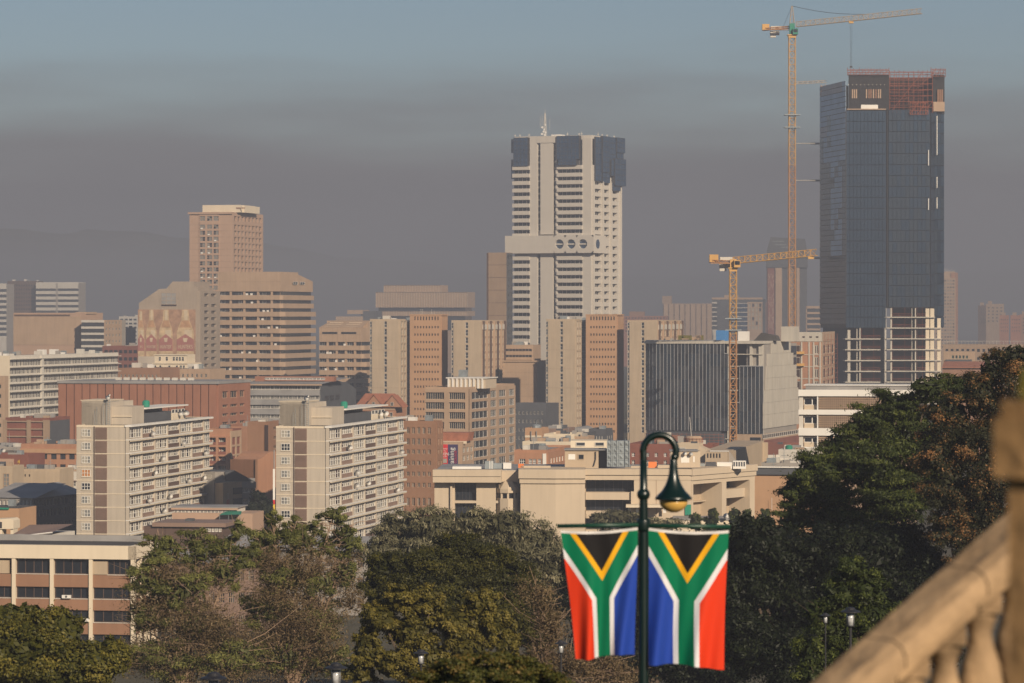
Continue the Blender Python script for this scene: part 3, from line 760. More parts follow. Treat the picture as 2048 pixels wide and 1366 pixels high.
# ================================================================ tall tan residential tower and its neighbours at left
def left_towers():
    b = Bld('residential_tower', 'tall tan tower with flat cap and pale roof house at left', 'tower', 462, 1700, 14)
    x0 = b.fx(379); L = b.ry(523); zt = b.z(428)
    b.box('body', M['pink'], x0, 0, 0, L, 0, zt)
    b.box('cornice', M['pink'], x0 - .6, .8, -.8, L + .3, zt, b.z(424))
    b.box('roof_house', M['cream'], b.fx(405, 6), b.fx(480, 6), 6, 30, b.z(424), b.z(409))
    b.box('roof_house', M['cream'], b.fx(476, 14), b.fx(494, 14), 10, 34, b.z(424), b.z(410))
    q = MB()
    for i in range(9): q.box(b.fx(475.5 + i*2, 8), b.fx(476.7 + i*2, 8), 5.8, 5.98, b.z(417), b.z(414))
    q.build('vents', M['brown'], b.root)
    fl = 12.25
    rows = [(b.z(432 + 9.5), b.z(432))] + [(b.z(449 + fl*k + 8.4), b.z(449 + fl*k)) for k in range(24)]
    b.skin('F', b.fx(399), b.fx(438), 0, zt, [(b.fx(p), b.fx(p + 10.5)) for p in (400, 414, 427)], rows, M['pink'], .35, win=dict(nx=2, ny=2, fm=M['tan'], gm=G1, bar=.1, seeds=5))
    for k in range(22): b.slab('floor_line', M['tan_dark'], 'F', x0, b.fx(399), 0, .04, b.z(449 + fl*k + .6), b.z(449 + fl*k)); b.slab('floor_line', M['tan_dark'], 'F', b.fx(438), 0, 0, .04, b.z(449 + fl*k + .6), b.z(449 + fl*k))
    ry0, ry1 = b.ry(464), b.ry(521)
    rr = [(r0, r1) for r0, r1 in rows]
    b.skin('R', 0.1, L - .1, 0, zt, cols_between(ry0, ry1, 8, .66), rr, M['pink'], .9, win=dict(nx=2, ny=1, fm=M['tan'], gm=G1, bar=.1, seeds=4))
    for k in range(10):
        c = random.randrange(3); r = rows[1 + random.randrange(9)]
        obj('air_conditioner', boxmesh('air_conditioner', 1.0, .5, .7, M['white']), b.root, (b.fx((404, 418, 431)[c]), -.4, r[0] - .2))
    # tan banded office
    def banded(name, label, p0, pc, p1, D, ytop, yblk, n, pitch, chx):
        b = Bld(name, label, 'building', pc, D, 14)
        x0 = b.fx(p0); L = b.ry(p1)
        b.box('body', M['tan_dark'], x0, 0, 0, L, 0, b.z(yblk))
        # solid top storey with a sloping shoulder on the right
        q = MB(); zt, zb = b.z(ytop), b.z(yblk - .2)
        q.box(x0, 0.5, -1.1, L * .55, zb, zt); q.build('top_storey', M['tan'], b.root)
        q = MB(); i = 0
        q.quad((.5, -1.1, zb), (1.1, L, zb), (1.1, L, zb + (zt-zb)*.55), (.5, L*.4, zt), (.5, -1.1, zt))
        q.quad((1.1, L, zb), (x0, L, zb), (x0, L, zb + (zt-zb)*.55), (1.1, L, zb + (zt-zb)*.55)); q.quad((.5, L*.4, zt), (1.1, L, zb + (zt-zb)*.55), (x0, L, zb + (zt-zb)*.55), (x0, L*.4, zt))
        q.build('sloping_shoulder', M['tan'], b.root)
        for k in range(int((0 - x0) / 2.4)): b.slab('panel_joint', M['tan_dark'], 'F', x0 + 2.4*k + 1, x0 + 2.4*k + 1.08, 1.1, 1.13, zb, zt)
        b.slab('panel_joint', M['tan_dark'], 'F', x0, .5, 1.1, 1.14, (zt+zb)/2 - .06, (zt+zb)/2 + .06)
        for k in range(n):
            zt_, zb_ = b.z(yblk + pitch*k + 7.2), b.z(yblk + pitch*k + pitch)
            ex = 2.0 if k > 1 else 1.0
            q = MB(); q.prism([(x0, -1.3), (.2, -1.3), (ex + .6, -.2), (ex + .6, L), (x0, L)], zb_, zt_)
            q.build('balcony_band', M['tan'], b.root)
            nW = 9
            for i in range(nW):
                a0 = x0 + (0 - x0)*i/nW; a1 = x0 + (0 - x0)*(i+1)/nW
                if i % 2 == 1 and i != nW - 1: b.slab('column', M['tan'], 'F', a1 - .9, a1, 0, .9, zt_, b.z(yblk + pitch*k))
                b.window('F', a0, a1 - (.9 if i % 2 == 1 and i != nW-1 else 0), zt_, b.z(yblk + pitch*k), 2, 1, M['offwhite'] if i % 3 == 0 else M['frame_dark'], [M['glass'], M['glass'], M['glass2']], .07, 0.02, seeds=3)
            for i in range(4):
                b.window('R', .6 + (L - .6)*i/4, .6 + (L - .6)*(i+1)/4, zt_, b.z(yblk + pitch*k), 2, 1, M['frame_dark'], M['glass'], .08, .02)
            for i in range(2):
                if random.random() < .75:
                    obj('air_conditioner', boxmesh('air_conditioner', 1.0, .5, .8, M['white']), b.root, (random.uniform(x0 + 1, -1), -.7, zt_))
        return b
    b = banded('banded_office', 'large tan office with long balcony bands and solid sloping top storey', 437, 560, 621, 1560, 543.5, 583, 13, 16.7, 0)
    for i, p in enumerate((581, 595)):
        b.window('R', b.ry(p), b.ry(p + 9), b.z(569, 0, 30), b.z(564, 0, 30), 2, 1, M['white'], M['glass'], .1, 1.2)
    b = banded('banded_office', 'lower tan balcony-banded office left of the beige slab, with sloping roof lights', 640, 722, 748, 1490, 655, 684, 10, 16.5, 0)
    MB().quad((b.fx(638), -1.15, b.z(656)), (.5, -1.15, b.z(656)), (.5, 10, b.z(641)), (b.fx(650), 10, b.z(641))).build('sloping_roof', M['tan'], b.root)
    b.box('roof_step', M['tan'], b.fx(640), 0, 10, 22, b.z(684), b.z(641.2))
    for i in range(2):
        for j in range(3):
            p0 = 647 + i*38
            MB().box(b.fx(p0 + 2*j), b.fx(p0 + 30), 1.2 + j*2.6, 2.2 + j*2.6, b.z(654 - j*4), b.z(652.5 - j*4)).build('roof_light', M['beige_light'], b.root)
        b.slab('vent_slot', M['glass'], 'F', b.fx(646 + i*38), b.fx(676 + i*38), 1.1, 1.16, b.z(668), b.z(664))
    # windowless wall with the bottle mural
    b = Bld('mural_building', 'stepped grey-tan building carrying the big bottle mural on its wall', 'building', 396, 1490, 10)
    poly = [(278, 760), (396, 760), (396, 575), (388, 575), (388, 563), (345, 563), (333, 577), (318, 578), (278, 606)]
    pts = [(b.fx(p), max(b.z(y), 0) if y < 750 else 0.0) for p, y in poly]
    MB().profile(pts, 0, 26).build('body', M['murwall'], b.root)
    b.window('F', b.fx(322), b.fx(353), b.z(609), b.z(585), 3, 3, M['murwall'], M['roofgrey'], .25, 0.0, name='louvre')
    b.slab('painted_shadow_strip', M['joint'], 'F', b.fx(323), b.fx(353), 0, .2, b.z(612), b.z(609))  # near-black strip, shadow under the louvre put in as colour
    # rear wing with two columns of angled windows
    Lr = b.ry(436)
    b.box('rear_wing', M['murwall'], -6, 0.0, 26.0, Lr, 0, b.z(582, 0, 26))
    b.skin('R', .2, Lr, 0, b.z(582, 0, 20), [(b.ry(404), b.ry(413)), (b.ry(418), b.ry(428))], [(b.z(p + 6, 0, 20), b.z(p, 0, 20)) for p in [587] + frange(608, 11, 13.2)], M['murwall'], 1.0, win=dict(nx=2, ny=1, gm=M['glass'], bar=0))
    # mural: flat board with four bottles
    mz0, mz1 = b.z(737), b.z(619); mw = (b.fx(276), b.fx(391))
    mural = b.slab('mural', mat('mural orange ground', (0.38, 0.23, 0.15), var=.3, scale=.35), 'F', mw[0], mw[1], 0, .25, mz0, mz1)
    def poly_board(name, pts, o, m):
        q = MB(); q.profile([(b.fx(p), b.z(y)) for p, y in pts], -o - .04, -o + .01); return q.build(name, m, mural)
    amber = mat('mural amber', (0.52, 0.38, 0.23), var=.3, scale=.5); pale = mat('mural gold', (0.58, 0.47, 0.33), var=.12, scale=.5)
    lab = mat('mural label red', (0.36, 0.15, 0.125), var=.12); foot = mat('mural pale foot', (0.50, 0.43, 0.35), var=.1); shade = mat('mural brown shade', (0.46, 0.27, 0.15), var=.3, scale=.5)
    for k, (c, hw, top) in enumerate(((282, 7, 622), (303, 10.5, 619.5), (332, 13.5, 619.5), (371, 17, 619.5))):
        l = max(c - hw, 276.4); n_ = hw * .42; mx_ = lambda v: max(v, 276.6)
        poly_board('mural_bottle', [(l, 730), (c + hw, 730), (c + hw, 664), (c + hw*.82, 655), (c + n_*1.15, 641), (c + n_*.9, top), (mx_(c - n_*.9), top), (mx_(c - n_*1.15), 641), (mx_(c - hw*.82), 655), (l, 664)], .26, amber)
        poly_board('mural_shoulder', [(mx_(c - hw*.7), 655), (c + hw*.7, 655), (c + n_, 641), (mx_(c - n_), 641)], .30, shade)
        poly_board('mural_highlight', [(mx_(c - n_*.3), 640), (c + n_*.7, 640), (c + n_*.6, top + 1), (mx_(c - n_*.3), top + 1)], .31, pale)
        poly_board('mural_highlight', [(mx_(c - hw*.1), 672), (c + hw*.75, 680), (c + hw*.75, 660), (mx_(c - hw*.1), 660)], .30, pale)
        poly_board('mural_label', [(l, 702), (c + hw, 702), (c + hw, 679), (c, 668), (l, 679)], .33, lab)
        poly_board('mural_crest', [(mx_(c - hw*.18), 684), (c + hw*.18, 684), (c + hw*.3, 676), (mx_(c - hw*.3), 676)], .38, pale)
        s_ = {0: "R'S", 1: "HUNTER'", 2: "HUNTER'", 3: "HUNTER'S"}[k]
        me = textmesh(s_, {0: .9, 1: 1.0, 2: 1.25, 3: 1.42}[k], pale, .02)
        o = obj('lettering', me, mural, (b.fx(c) if k else b.fx(283), -.42, b.z(694))); o.rotation_euler = (R(90), 0, 0); o.scale = (1, 1.7, 1)
    poly_board('mural_foot', [(276.5, 736.5), (390.5, 736.5), (390.5, 713), (276.5, 713)], .36, foot)
    # cream art-deco block in front of the mural
    b = Bld('deco_block', 'small stepped cream art deco block in front of the bottle mural', 'building', 392, 1400, 14)
    body(b, 303, 742, 18, M['cream']); body(b, 306, 726, 14, M['cream'], name='upper_storey', px1=380, y0=2); body(b, 309, 709, 10, M['cream'], name='top_storey', px1=374, y0=4)
    for y, ps, yo in ((714, (318, 332, 346, 352, 358, 364), 4), (731, (309, 319, 337, 352, 360, 366), 2), (747, (319, 327, 347), 0)):
        for p in ps: b.window('F', b.fx(p, yo), b.fx(p + 4, yo), b.z(y + 8), b.z(y), 1, 2, M['offwhite'], M['glass'], .08, .03, y=yo)
    for yo, yy, p0, p1 in ((4, 709, 308, 375), (2, 726, 305, 381), (0, 742, 302, 392)): b.slab('cornice', M['cream'], 'F', b.fx(p0, yo), b.fx(p1, yo), 0, .4, b.z(yy + 2), b.z(yy), y=yo)
    b = Bld('low_block', 'low tan roof block between cream block and brick hall at left', 'building', 420, 1330, 14)
    body(b, 340, 738, 18, M['tan']); punched(b, 'F', b.fx(340), 0, b.z(738), 0, 3.4, 8, .4, .4, M['tan'], top=1.0)
    roofbits(b, b.fx(340), 0, 2, 16, b.z(738), 5)
    b = Bld('low_block', 'low red-brown flat-roofed block above the left end of brick hall', 'building', 320, 1310, 14)
    body(b, 236, 736, 22, M['brown']); punched(b, 'F', b.fx(236), 0, b.z(736), 0, 3.4, 10, .4, .3, M['brown'], top=1.6)
    roofbits(b, b.fx(236), 0, 2, 16, b.z(736), 5)
left_towers()

# ================================================================ beige slabs with brick towers, twice
def slab_group(off, tag_txt, D, rest):
    # left slab
    b = Bld('office_slab', 'beige office slab left of the orange brick tower, ' + tag_txt, 'building', 798 + off, D, 12)
    x0 = b.fx(740 + off); L = 11; zt = b.z(641)
    b.box('body', M['beige'], x0, 0, 0, L, 0, zt)
    parapet(b, x0, 0, 0, L, zt, M['beige'], .6)
    rows = [(b.z(641 + 14.95*(k + .92)), b.z(641 + 14.95*(k + .12))) for k in range(16)]
    b.skin('F', x0 + .9, 0, 0, zt, [(b.fx(768.5 + off), b.fx(774 + off))], rows, M['beige'], .3, win=dict(nx=1, ny=2, fm=M['offwhite'], gm=G1, bar=.12, seeds=4))
    for r in rows: b.window('F', x0, x0 + .85, r[0], r[1], 1, 2, M['offwhite'], M['glass2'], .12, .02)
    b.skin('R', .2, L, 0, zt, cols_between(.6, 10.5, 2, .6), rows, M['beige'], .6, win=dict(nx=2, ny=2, fm=M['offwhite'], gm=G1, bar=.12, seeds=4))
    roofbits(b, x0, 0, 2, 10, zt + .1, 4)
    for k in range(3): b.slab('panel_joint', M['tan_dark'], 'F', x0 + .9, 0, .3, .33, b.z(700 + k*38), b.z(700 + k*38 - .5))
    # brick tower
    b = Bld('brick_tower', 'orange brick tower with rows of small windows, ' + tag_txt, 'tower', 882 + off, D + 14, 12)
    x0 = b.fx(820 + off); L = b.ry(894 + off); zt = b.z(631)
    b.box('body', M['orange'], x0, 0, 0, L, 0, zt)
    rows = [(b.z(640.5), b.z(633))] + [(b.z(652 + 14.9*k + 4.6), b.z(652 + 14.9*k)) for k in range(15)]
    cols = [(b.fx(p), b.fx(p + 2.6)) for p in [829 + off + 5.75*i for i in range(9)][:9]]
    b.skin('F', x0, 0, 0, zt, cols, rows, M['orange'], .4, win=dict(nx=1, ny=1, gm=M['glass'], bar=0))
    b.slab('side_wall', M['orange'], 'R', .1, L, 0, .3, 0, zt - .3)
    b.box('parapet', M['orange'], x0 - .1, .5, -.5, L, zt, zt + .5)
    q = MB()
    for i in range(4):
        xx = x0 * random.random(); q.bar((xx, 3, zt + .5), (xx, 3, zt + random.uniform(1.5, 3.5)), .07)
    q.build('aerials', M['offwhite'], b.root)
    # dark link between
    b = Bld('dark_link', 'narrow dark glazed link beside the brick tower, ' + tag_txt, 'building', 826 + off, D + 30, 12)
    x0 = b.fx(798 + off); b.box('body', M['slate'], x0, 0, 0, 16, 0, b.z(640))
    for k in range(15): b.window('F', x0, 0, b.z(644 + 14.95*(k + 1)) + .4, b.z(644 + 14.95*k), 3, 1, M['frame_dark'], M['glass'], .1, .02)
    b.box('tank', M['galv'], x0*.6, x0*.2, 3, 7, b.z(640), b.z(635))
    # right slab
    b = Bld('office_slab', 'beige office slab right of the orange brick tower, ' + tag_txt, 'building', 963 + off, D + 4, 12)
    x0 = b.fx(903 + off); zt = b.z(643)
    pr = 1007 + off if rest is None else rest
    L = b.ry(pr)
    b.box('body', M['beige'], x0, 0, 0, L, 0, zt)
    parapet(b, x0, 0, 0, L, zt, M['beige'], .5)
    rows = [(b.z(643 + 14.95*(k + .92)), b.z(643 + 14.95*(k + .12))) for k in range(15)]
    b.skin('F', x0 + .9, 0, 0, zt, [(b.fx(931 + off), b.fx(936.5 + off))], rows, M['beige'], .3, win=dict(nx=1, ny=2, fm=M['offwhite'], gm=G1, bar=.12, seeds=4))
    for r in rows: b.window('F', x0, x0 + .85, r[0], r[1], 1, 2, M['offwhite'], M['glass2'], .12, .02)
    n = 6
    rows2 = [(b.z(643 + 14.95*(k + .9), 0, L/2), b.z(643 + 14.95*(k + .15), 0, L/2)) for k in range(15)]
    b.skin('R', .2, L, 0, zt, cols_between(.8, L - .5, n, .72), rows2, M['tan'], .35, win=dict(nx=3, ny=2, fm=M['cream'], gm=G1 + [M['curtain']], bar=.13, seeds=6))
    for i in range(n + 1):
        a = .8 + (L - 1.3) * i / n; b.slab('fin', M['darkbrown'] if i % 2 == 0 else M['tan'], 'R', a - .25, a + .25, .35, 1.1, 0, zt + .2)
    b.slab('head_panel', M['offwhite'], 'R', .3, L, .36, .6, zt - 3.2, zt - 1.2)
slab_group(0, 'left of the two slab groups', 1400, None)
slab_group(352, 'right of the two slab groups', 1385, 1362)

def centre_mid():
    # tan stepped block right of left slab group
    b = Bld('stepped_block', 'tan stepped block under the foot of the white tower, with large blank wall', 'building', 1074, 1440, 12)
    body(b, 1000, 722, 30, M['tan']); body(b, 1003, 690, 16, M['tan'], name='upper_storey', px1=1066, y0=3)
    b.slab('cornice', M['tan'], 'F', b.fx(1000), 0, 0, .5, b.z(724), b.z(721))
    b.strips('F', b.fx(1005, 3), b.fx(1064, 3), [(b.z(p + 5), b.z(p)) for p in (698, 710)], b.z(696), b.z(720), M['tan'], 9, .3, y=3, win=dict(nx=1, bar=.1, fm=M['tan_dark']))
    roofbits(b, b.fx(1004), b.fx(1050), 4, 16, b.z(690), 5)
    for k in range(4): b.slab('panel_joint', M['tan_dark'], 'F', b.fx(1000), 0, 0, .04, b.z(745 + 24*k), b.z(744.5 + 24*k))
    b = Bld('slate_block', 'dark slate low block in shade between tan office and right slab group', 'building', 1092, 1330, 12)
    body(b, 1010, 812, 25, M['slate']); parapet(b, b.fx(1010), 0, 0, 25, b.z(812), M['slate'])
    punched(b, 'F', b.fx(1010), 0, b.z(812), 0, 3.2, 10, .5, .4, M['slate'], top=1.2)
    # tan office with window bands
    b = Bld('tan_office', 'tan eight-storey office with banded windows and striped plant room on roof', 'building', 938, 1100, 14)
    x0 = b.fx(851); L = b.ry(1029); zt = b.z(778); fl = 19.7
    b.box('body', M['tan'], x0, 0, 0, L, 0, zt)
    rows = [(b.z(785 + fl*k + 14), b.z(785 + fl*k)) for k in range(9)]
    rowsR = [(b.z(785 + fl*k + 14, 0, 0), b.z(785 + fl*k, 0, 0)) for k in range(9)]
    b.skin('F', x0, 0.5, 0, zt, [(b.fx(851.8), b.fx(889)), (b.fx(899), b.fx(931)), (b.fx(940) - .6, .02)][:2] + [(b.fx(931) + 2.0, .0)][:0], rows, M['tan'], .6, win=dict(nx=8, ny=1, fm=M['beige_light'], gm=[M['glass'], M['glass'], M['glass2']], bar=.1, seeds=5))
    ya = [b.ry(p) for p in (941, 980, 985, 991, 998, 1013, 1018, 1028)]
    b.skin('R', -.6, L, 0, zt, [(b.ry(941.5), b.ry(974)), (b.ry(979), b.ry(991)), (b.ry(996), b.ry(1010)), (b.ry(1016), b.ry(1027))], rowsR, M['tan'], .35, win=dict(nx=4, ny=1, fm=M['white'], gm=[M['glass'], M['glass'], M['glass2']], bar=.07, seeds=5))
    parapet(b, x0, 0, 0, L, zt, M['tan'], .6)
    q0, q1 = b.fx(895, 8), b.fx(971, 8)
    b.box('plant_room', M['beige_light'], q0, q1, 8, 22, zt, b.z(757, 0, 8))
    for i in range(9):
        xx = q0 + (q1 - q0) * (i + .1) / 9; b.slab('plant_fin', M['white'], 'F', xx, xx + (q1-q0)*.045, 0, .4, zt, b.z(756, 0, 8), y=8)
    b.box('plant_roof', M['white'], q0 - .4, q1 + .4, 7.5, 22.5, b.z(757, 0, 8), b.z(755, 0, 8))
    b.box('water_tank', M['galv'], b.fx(917, 12), b.fx(931, 12), 12, 15, b.z(755, 0, 8), b.z(740, 0, 12))
    # brown brick block
    b = Bld('brick_block', 'brown brick block with small square windows right of the right flats', 'building', 872, 850, 14)
    x0 = b.fx(795); L = b.ry(884); zt = b.z(846)
    b.box('body', M['brown'], x0, 0, 0, L, 0, zt)
    rows = [(b.z(855 + 22.2*k + 9 + 4*(k < 2)), b.z(855 + 22.2*k)) for k in range(6)] + [(b.z(1012), b.z(996))]
    b.skin('F', x0, 0, 0, zt, [(b.fx(803 + 10.6*i), b.fx(803 + 10.6*i + (6 if 1 else 4))) for i in range(7) if 803 + 10.6*i + 6 < 871], rows, M['brown'], .3, win=dict(nx=2, ny=1, fm=M['tan'], gm=G1, bar=.1, seeds=4))
    b.skin('R', .0, L, 0, zt, cols_between(.5, L - .3, 2, .45), rows, M['brown'], .3, win=dict(nx=1, ny=1, fm=M['tan'], gm=G1, bar=.1, seeds=4))
    parapet(b, x0, 0, 0, L, zt, M['brown'], .5); roofbits(b, x0, 0, 2, L, zt, 3)
    # college building with banners
    b = Bld('college_building', 'tan building with red roof edge and two tall banners behind brown brick block', 'building', 921, 980, 12)
    x0 = b.fx(868); L = b.ry(946); zt = b.z(884)
    b.box('body', M['tan'], x0, 0, 0, L, 0, zt)
    MB().profile([(x0, b.z(883)), (b.fx(930), b.z(883)), (b.fx(933), b.z(866)), (x0, b.z(866))], 3, 10).build('red_roof', M['red_sign'] if 0 else M['tile'], b.root)
    b.slab('cornice', M['cream'], 'F', x0, b.fx(929), -3, -2.4, b.z(888), b.z(883))
    ban = b.slab('banner', M['red_sign'], 'F', b.fx(883), b.fx(896), 0, .15, b.z(938), b.z(889))
    for s_, yy, sz in (('MAKES', 898, .55), ('YOU', 902, .5), ('WIN', 908.5, 1.25), ('MORE', 913.5, .5), ('FREE', 930.5, .85), ('CALL', 936, .5)):
        o = obj('lettering', textmesh(s_, sz, M['white'], .01), ban, (b.fx(889), -.2, b.z(yy))); o.rotation_euler = (R(90), 0, 0)
    MB().box(b.fx(884), b.fx(894), -.22, -.151, b.z(926), b.z(917.5)).build('banner_picture', M['curtain'], ban)
    ban = b.slab('banner', M['navy_sign'], 'F', b.fx(896), b.fx(916), 0, .15, b.z(940), b.z(889))
    o = obj('lettering', textmesh('Training', 1.95, M['white'], .01), ban, (b.fx(904), -.2, b.z(918))); o.rotation_euler = (R(90), R(-90), 0)
    o = obj('lettering', textmesh('COLLEGE', .85, M['red_sign'], .01), ban, (b.fx(911.5), -.2, b.z(914))); o.rotation_euler = (R(90), R(-90), 0)
    b.skin('R', .3, L, 0, zt, cols_between(.8, L - .5, 3, .62), [(b.z(904, 0, 8), b.z(894, 0, 8)), (b.z(920.5, 0, 8), b.z(910, 0, 8)), (b.z(940, 0, 8), b.z(928, 0, 8))], M['tan'], .3, win=dict(nx=2, ny=2, fm=M['offwhite'], gm=G1, bar=.12, seeds=3))
    # brick house with red gabled roof
    b = Bld('gabled_house', 'red brick house with red tiled gable roof behind the right flats', 'building', 790, 1150, 14)
    x0 = b.fx(713); ze = b.z(814); zr = b.z(788)
    b.box('wall', M['redlight'], x0, 0, 0, 14, 0, ze)
    b.slab('wall_band', M['tan'], 'F', x0, 0, 0, .15, b.z(820), b.z(816))
    q = MB(); q.quad((x0 - .5, -.6, ze), (.5, -.6, ze), (-2, 7, zr), (x0 + 1, 7, zr)); q.quad((.5, 14.5, ze), (x0 - .5, 14.5, ze), (x0 + 1, 7, zr), (-2, 7, zr)); q.quad((.5, -.6, ze), (.5, 14.5, ze), (-2, 7, zr)); q.quad((x0 - .5, 14.5, ze), (x0 - .5, -.6, ze), (x0 + 1, 7, zr))
    q.build('roof', M['tile'], b.root)
    for p in (749, 786):
        xx = b.fx(p)
        MB().profile([(xx - 3.2, ze), (xx + 3.2, ze), (xx, zr - .6)], -1.0, 5).build('gable', M['redlight'], b.root)
        MB().quad((xx - 3.5, -1.2, ze - .15), (xx, -1.2, zr - .3), (xx, 6, zr - .3), (xx - 3.5, 6, ze - .15)).quad((xx, -1.25, zr - .3), (xx + 3.5, -1.25, ze - .15), (xx + 3.5, 6, ze - .15), (xx, 6, zr - .3)) if 0 else None
        q = MB(); q.quad((xx - 3.5, -1.2, ze - .1), (xx, -1.2, zr - .3), (xx, 6, zr - .3), (xx - 3.5, 6, ze - .1)); q.quad((xx, -1.2, zr - .3), (xx + 3.5, -1.2, ze - .1), (xx + 3.5, 6, ze - .1), (xx, 6, zr - .3)); q.build('gable_roof', M['tile'], b.root)
        b.window('F', xx - .5, xx + .5, ze + .4, ze + 1.6, 1, 2, M['offwhite'], M['glass'], .1, 1.02)
    for k in range(7): b.window('F', x0 + 1 + k*1.75, x0 + 1.9 + k*1.75, b.z(836), b.z(825), 1, 2, M['offwhite'], M['glass'], .08, .02)
    # grey office with ribbon windows; cast shade put into the end wall's dark colour
    b = Bld('ribbon_office', 'long grey office with ribbon windows and curved end wall coloured dark for shade', 'building', 640, 1190, 9)
    x0 = b.fx(496); zt = b.z(768)
    b.box('body', M['roofgrey'], x0, 0, 0, 30, 0, zt)
    MB().quad((x0 - 1, -2, zt), (1, -2, zt), (4, 30, b.z(758)), (x0 - 1, 30, b.z(758))).build('roof', M['roofgrey'], b.root)
    b.slab('eave', M['tan'], 'F', x0 - 1, 1, 1.5, 2.0, zt - .5, zt)
    b.strips('F', x0, 0, [(b.z(p + 7.5), b.z(p)) for p in frange(772, 7, 19)], zt, 0, M['roofgrey'], 16, .9, win=dict(nx=3, ny=1, fm=M['offwhite'], gm=G1, bar=.12, seeds=5))
    b.box('monitor', M['red'], b.fx(510, 10), b.fx(668, 10), 10, 14, b.z(764), b.z(754))
    b.strips('F', b.fx(530, 9.8), b.fx(650, 9.8), [(b.z(761), b.z(756.5))], b.z(755), b.z(763), M['red'], 14, .2, y=9.9, win=dict(nx=3, bar=.12, fm=M['white'], gm=M['glass2']))
    q = MB(); L = b.ry(712)
    q.quad((0.02, .1, 0), (0.02, L, 0), (0.02, L, b.z(778, 0, L)), (0.02, L*.8, b.z(766, 0, L)), (0.02, L*.45, b.z(761, 0, L*.4)), (0.02, L*.2, b.z(764)), (0.02, .1, b.z(776)))
    b.box('end_block', M['slate'], -12, 0.3, .4, L*.75, 0, b.z(768, 0, 10)); q.build('end_wall', M['slate'], b.root)  # dark slate colour stands in for shade cast on this end
    for k in range(3): b.window('R', 6 + k*9, 12 + k*9, b.z(800, 0, 20), b.z(790, 0, 20), 3, 1, M['frame_dark'], M['glass'], .1, .35)
    # long red brick hall
    b = Bld('brick_hall', 'long red brick hall with dark vertical joints behind left flats', 'building', 434, 1050, 14)
    x0 = b.fx(118); L = b.ry(497); zt = b.z(764)
    b.box('body', M['joint'], x0, -.0, 0.0, L, 0, zt - .3)
    n = 20; w = (0 - x0) / n
    me = {}
    for i in range(n):
        xa = x0 + w*i + (.18 if i else 0); xb = x0 + w*(i+1) - (.12 if i < n-1 else 0)
        b.slab('brick_panel', M['red'], 'F', xa, xb, 0, .55, 0, zt - .6)
    b.box('roof_edge', M['roofgrey'], x0 - .3, .8, -.9, L + .2, zt - .6, zt + .2)
    yy = [b.ry(p) for p in (441, 453, 457, 472, 476, 486)]
    rows = [(b.z(796, 0, 10), b.z(782, 0, 10)), (b.z(814.5, 0, 10), b.z(808.5, 0, 10)), (b.z(832, 0, 10), b.z(826, 0, 10)), (b.z(849, 0, 10), b.z(843, 0, 10))]
    b.skin('R', 0, L, 0, zt - .6, [(yy[0], yy[1]), (yy[2], yy[3]), (yy[4], yy[5])], rows, M['red'], .6, win=dict(nx=3, ny=1, fm=M['tan'], gm=M['glass'], bar=.15))
    for k in range(9): dish_p = None
    b.root['label'] = 'long red brick hall with dark vertical joints behind left flats'
    rr = random.Random(5)
    for i in range(10): obj('roof_vent', boxmesh('roof_vent', 1.6, 1.2, .8, M['offwhite']), b.root, (x0 + 14 + i*2.6, 14, zt + .2))
    # white ribbon office at far left
    b = Bld('ribbon_office', 'long off-white office with seven window ribbons at left picture edge', 'building', 15, 1200, 14)
    L = b.ry(235); zt = b.z(713)
    b.box('body', M['roofgrey'], b.fx(-60), 0, 0, L, 0, zt)
    b.slab('end_wall', M['cream'], 'F', b.fx(-60), .9, 0, .5, 0, zt + .3)
    rows = [(b.z(721 + 16.4*k + 11.6), b.z(721 + 16.4*k)) for k in range(9)]
    b.strips('R', .1, L, rows, zt + .3, 0, M['offwhite'], 22, .35, win=dict(nx=4, ny=1, fm=M['offwhite'], gm=G1 + [M['curtain2'], M['curtain']], bar=.12, seeds=8))
    for k in range(9): b.slab('sun_shelf', M['offwhite'], 'R', .1, L, .36, 1.5, b.z(719.2 + 16.4*k), b.z(718 + 16.4*k))
    b.slab('stair_line', M['offwhite'], 'R', L*.27, L*.285, .35, 1.2, 0, zt)
    roofbits(b, b.fx(-60), 0, 3, L - 3, zt, 16)
    b = Bld('tan_block', 'narrow tan block at the left edge below the white ribbon office', 'building', 10, 1150, 14)
    body(b, -60, 752, 3, M['tan']); punched(b, 'F', b.fx(-60), 0, b.z(752), 0, 3.2, 4, .5, .4, M['tan'], top=2)
centre_mid()

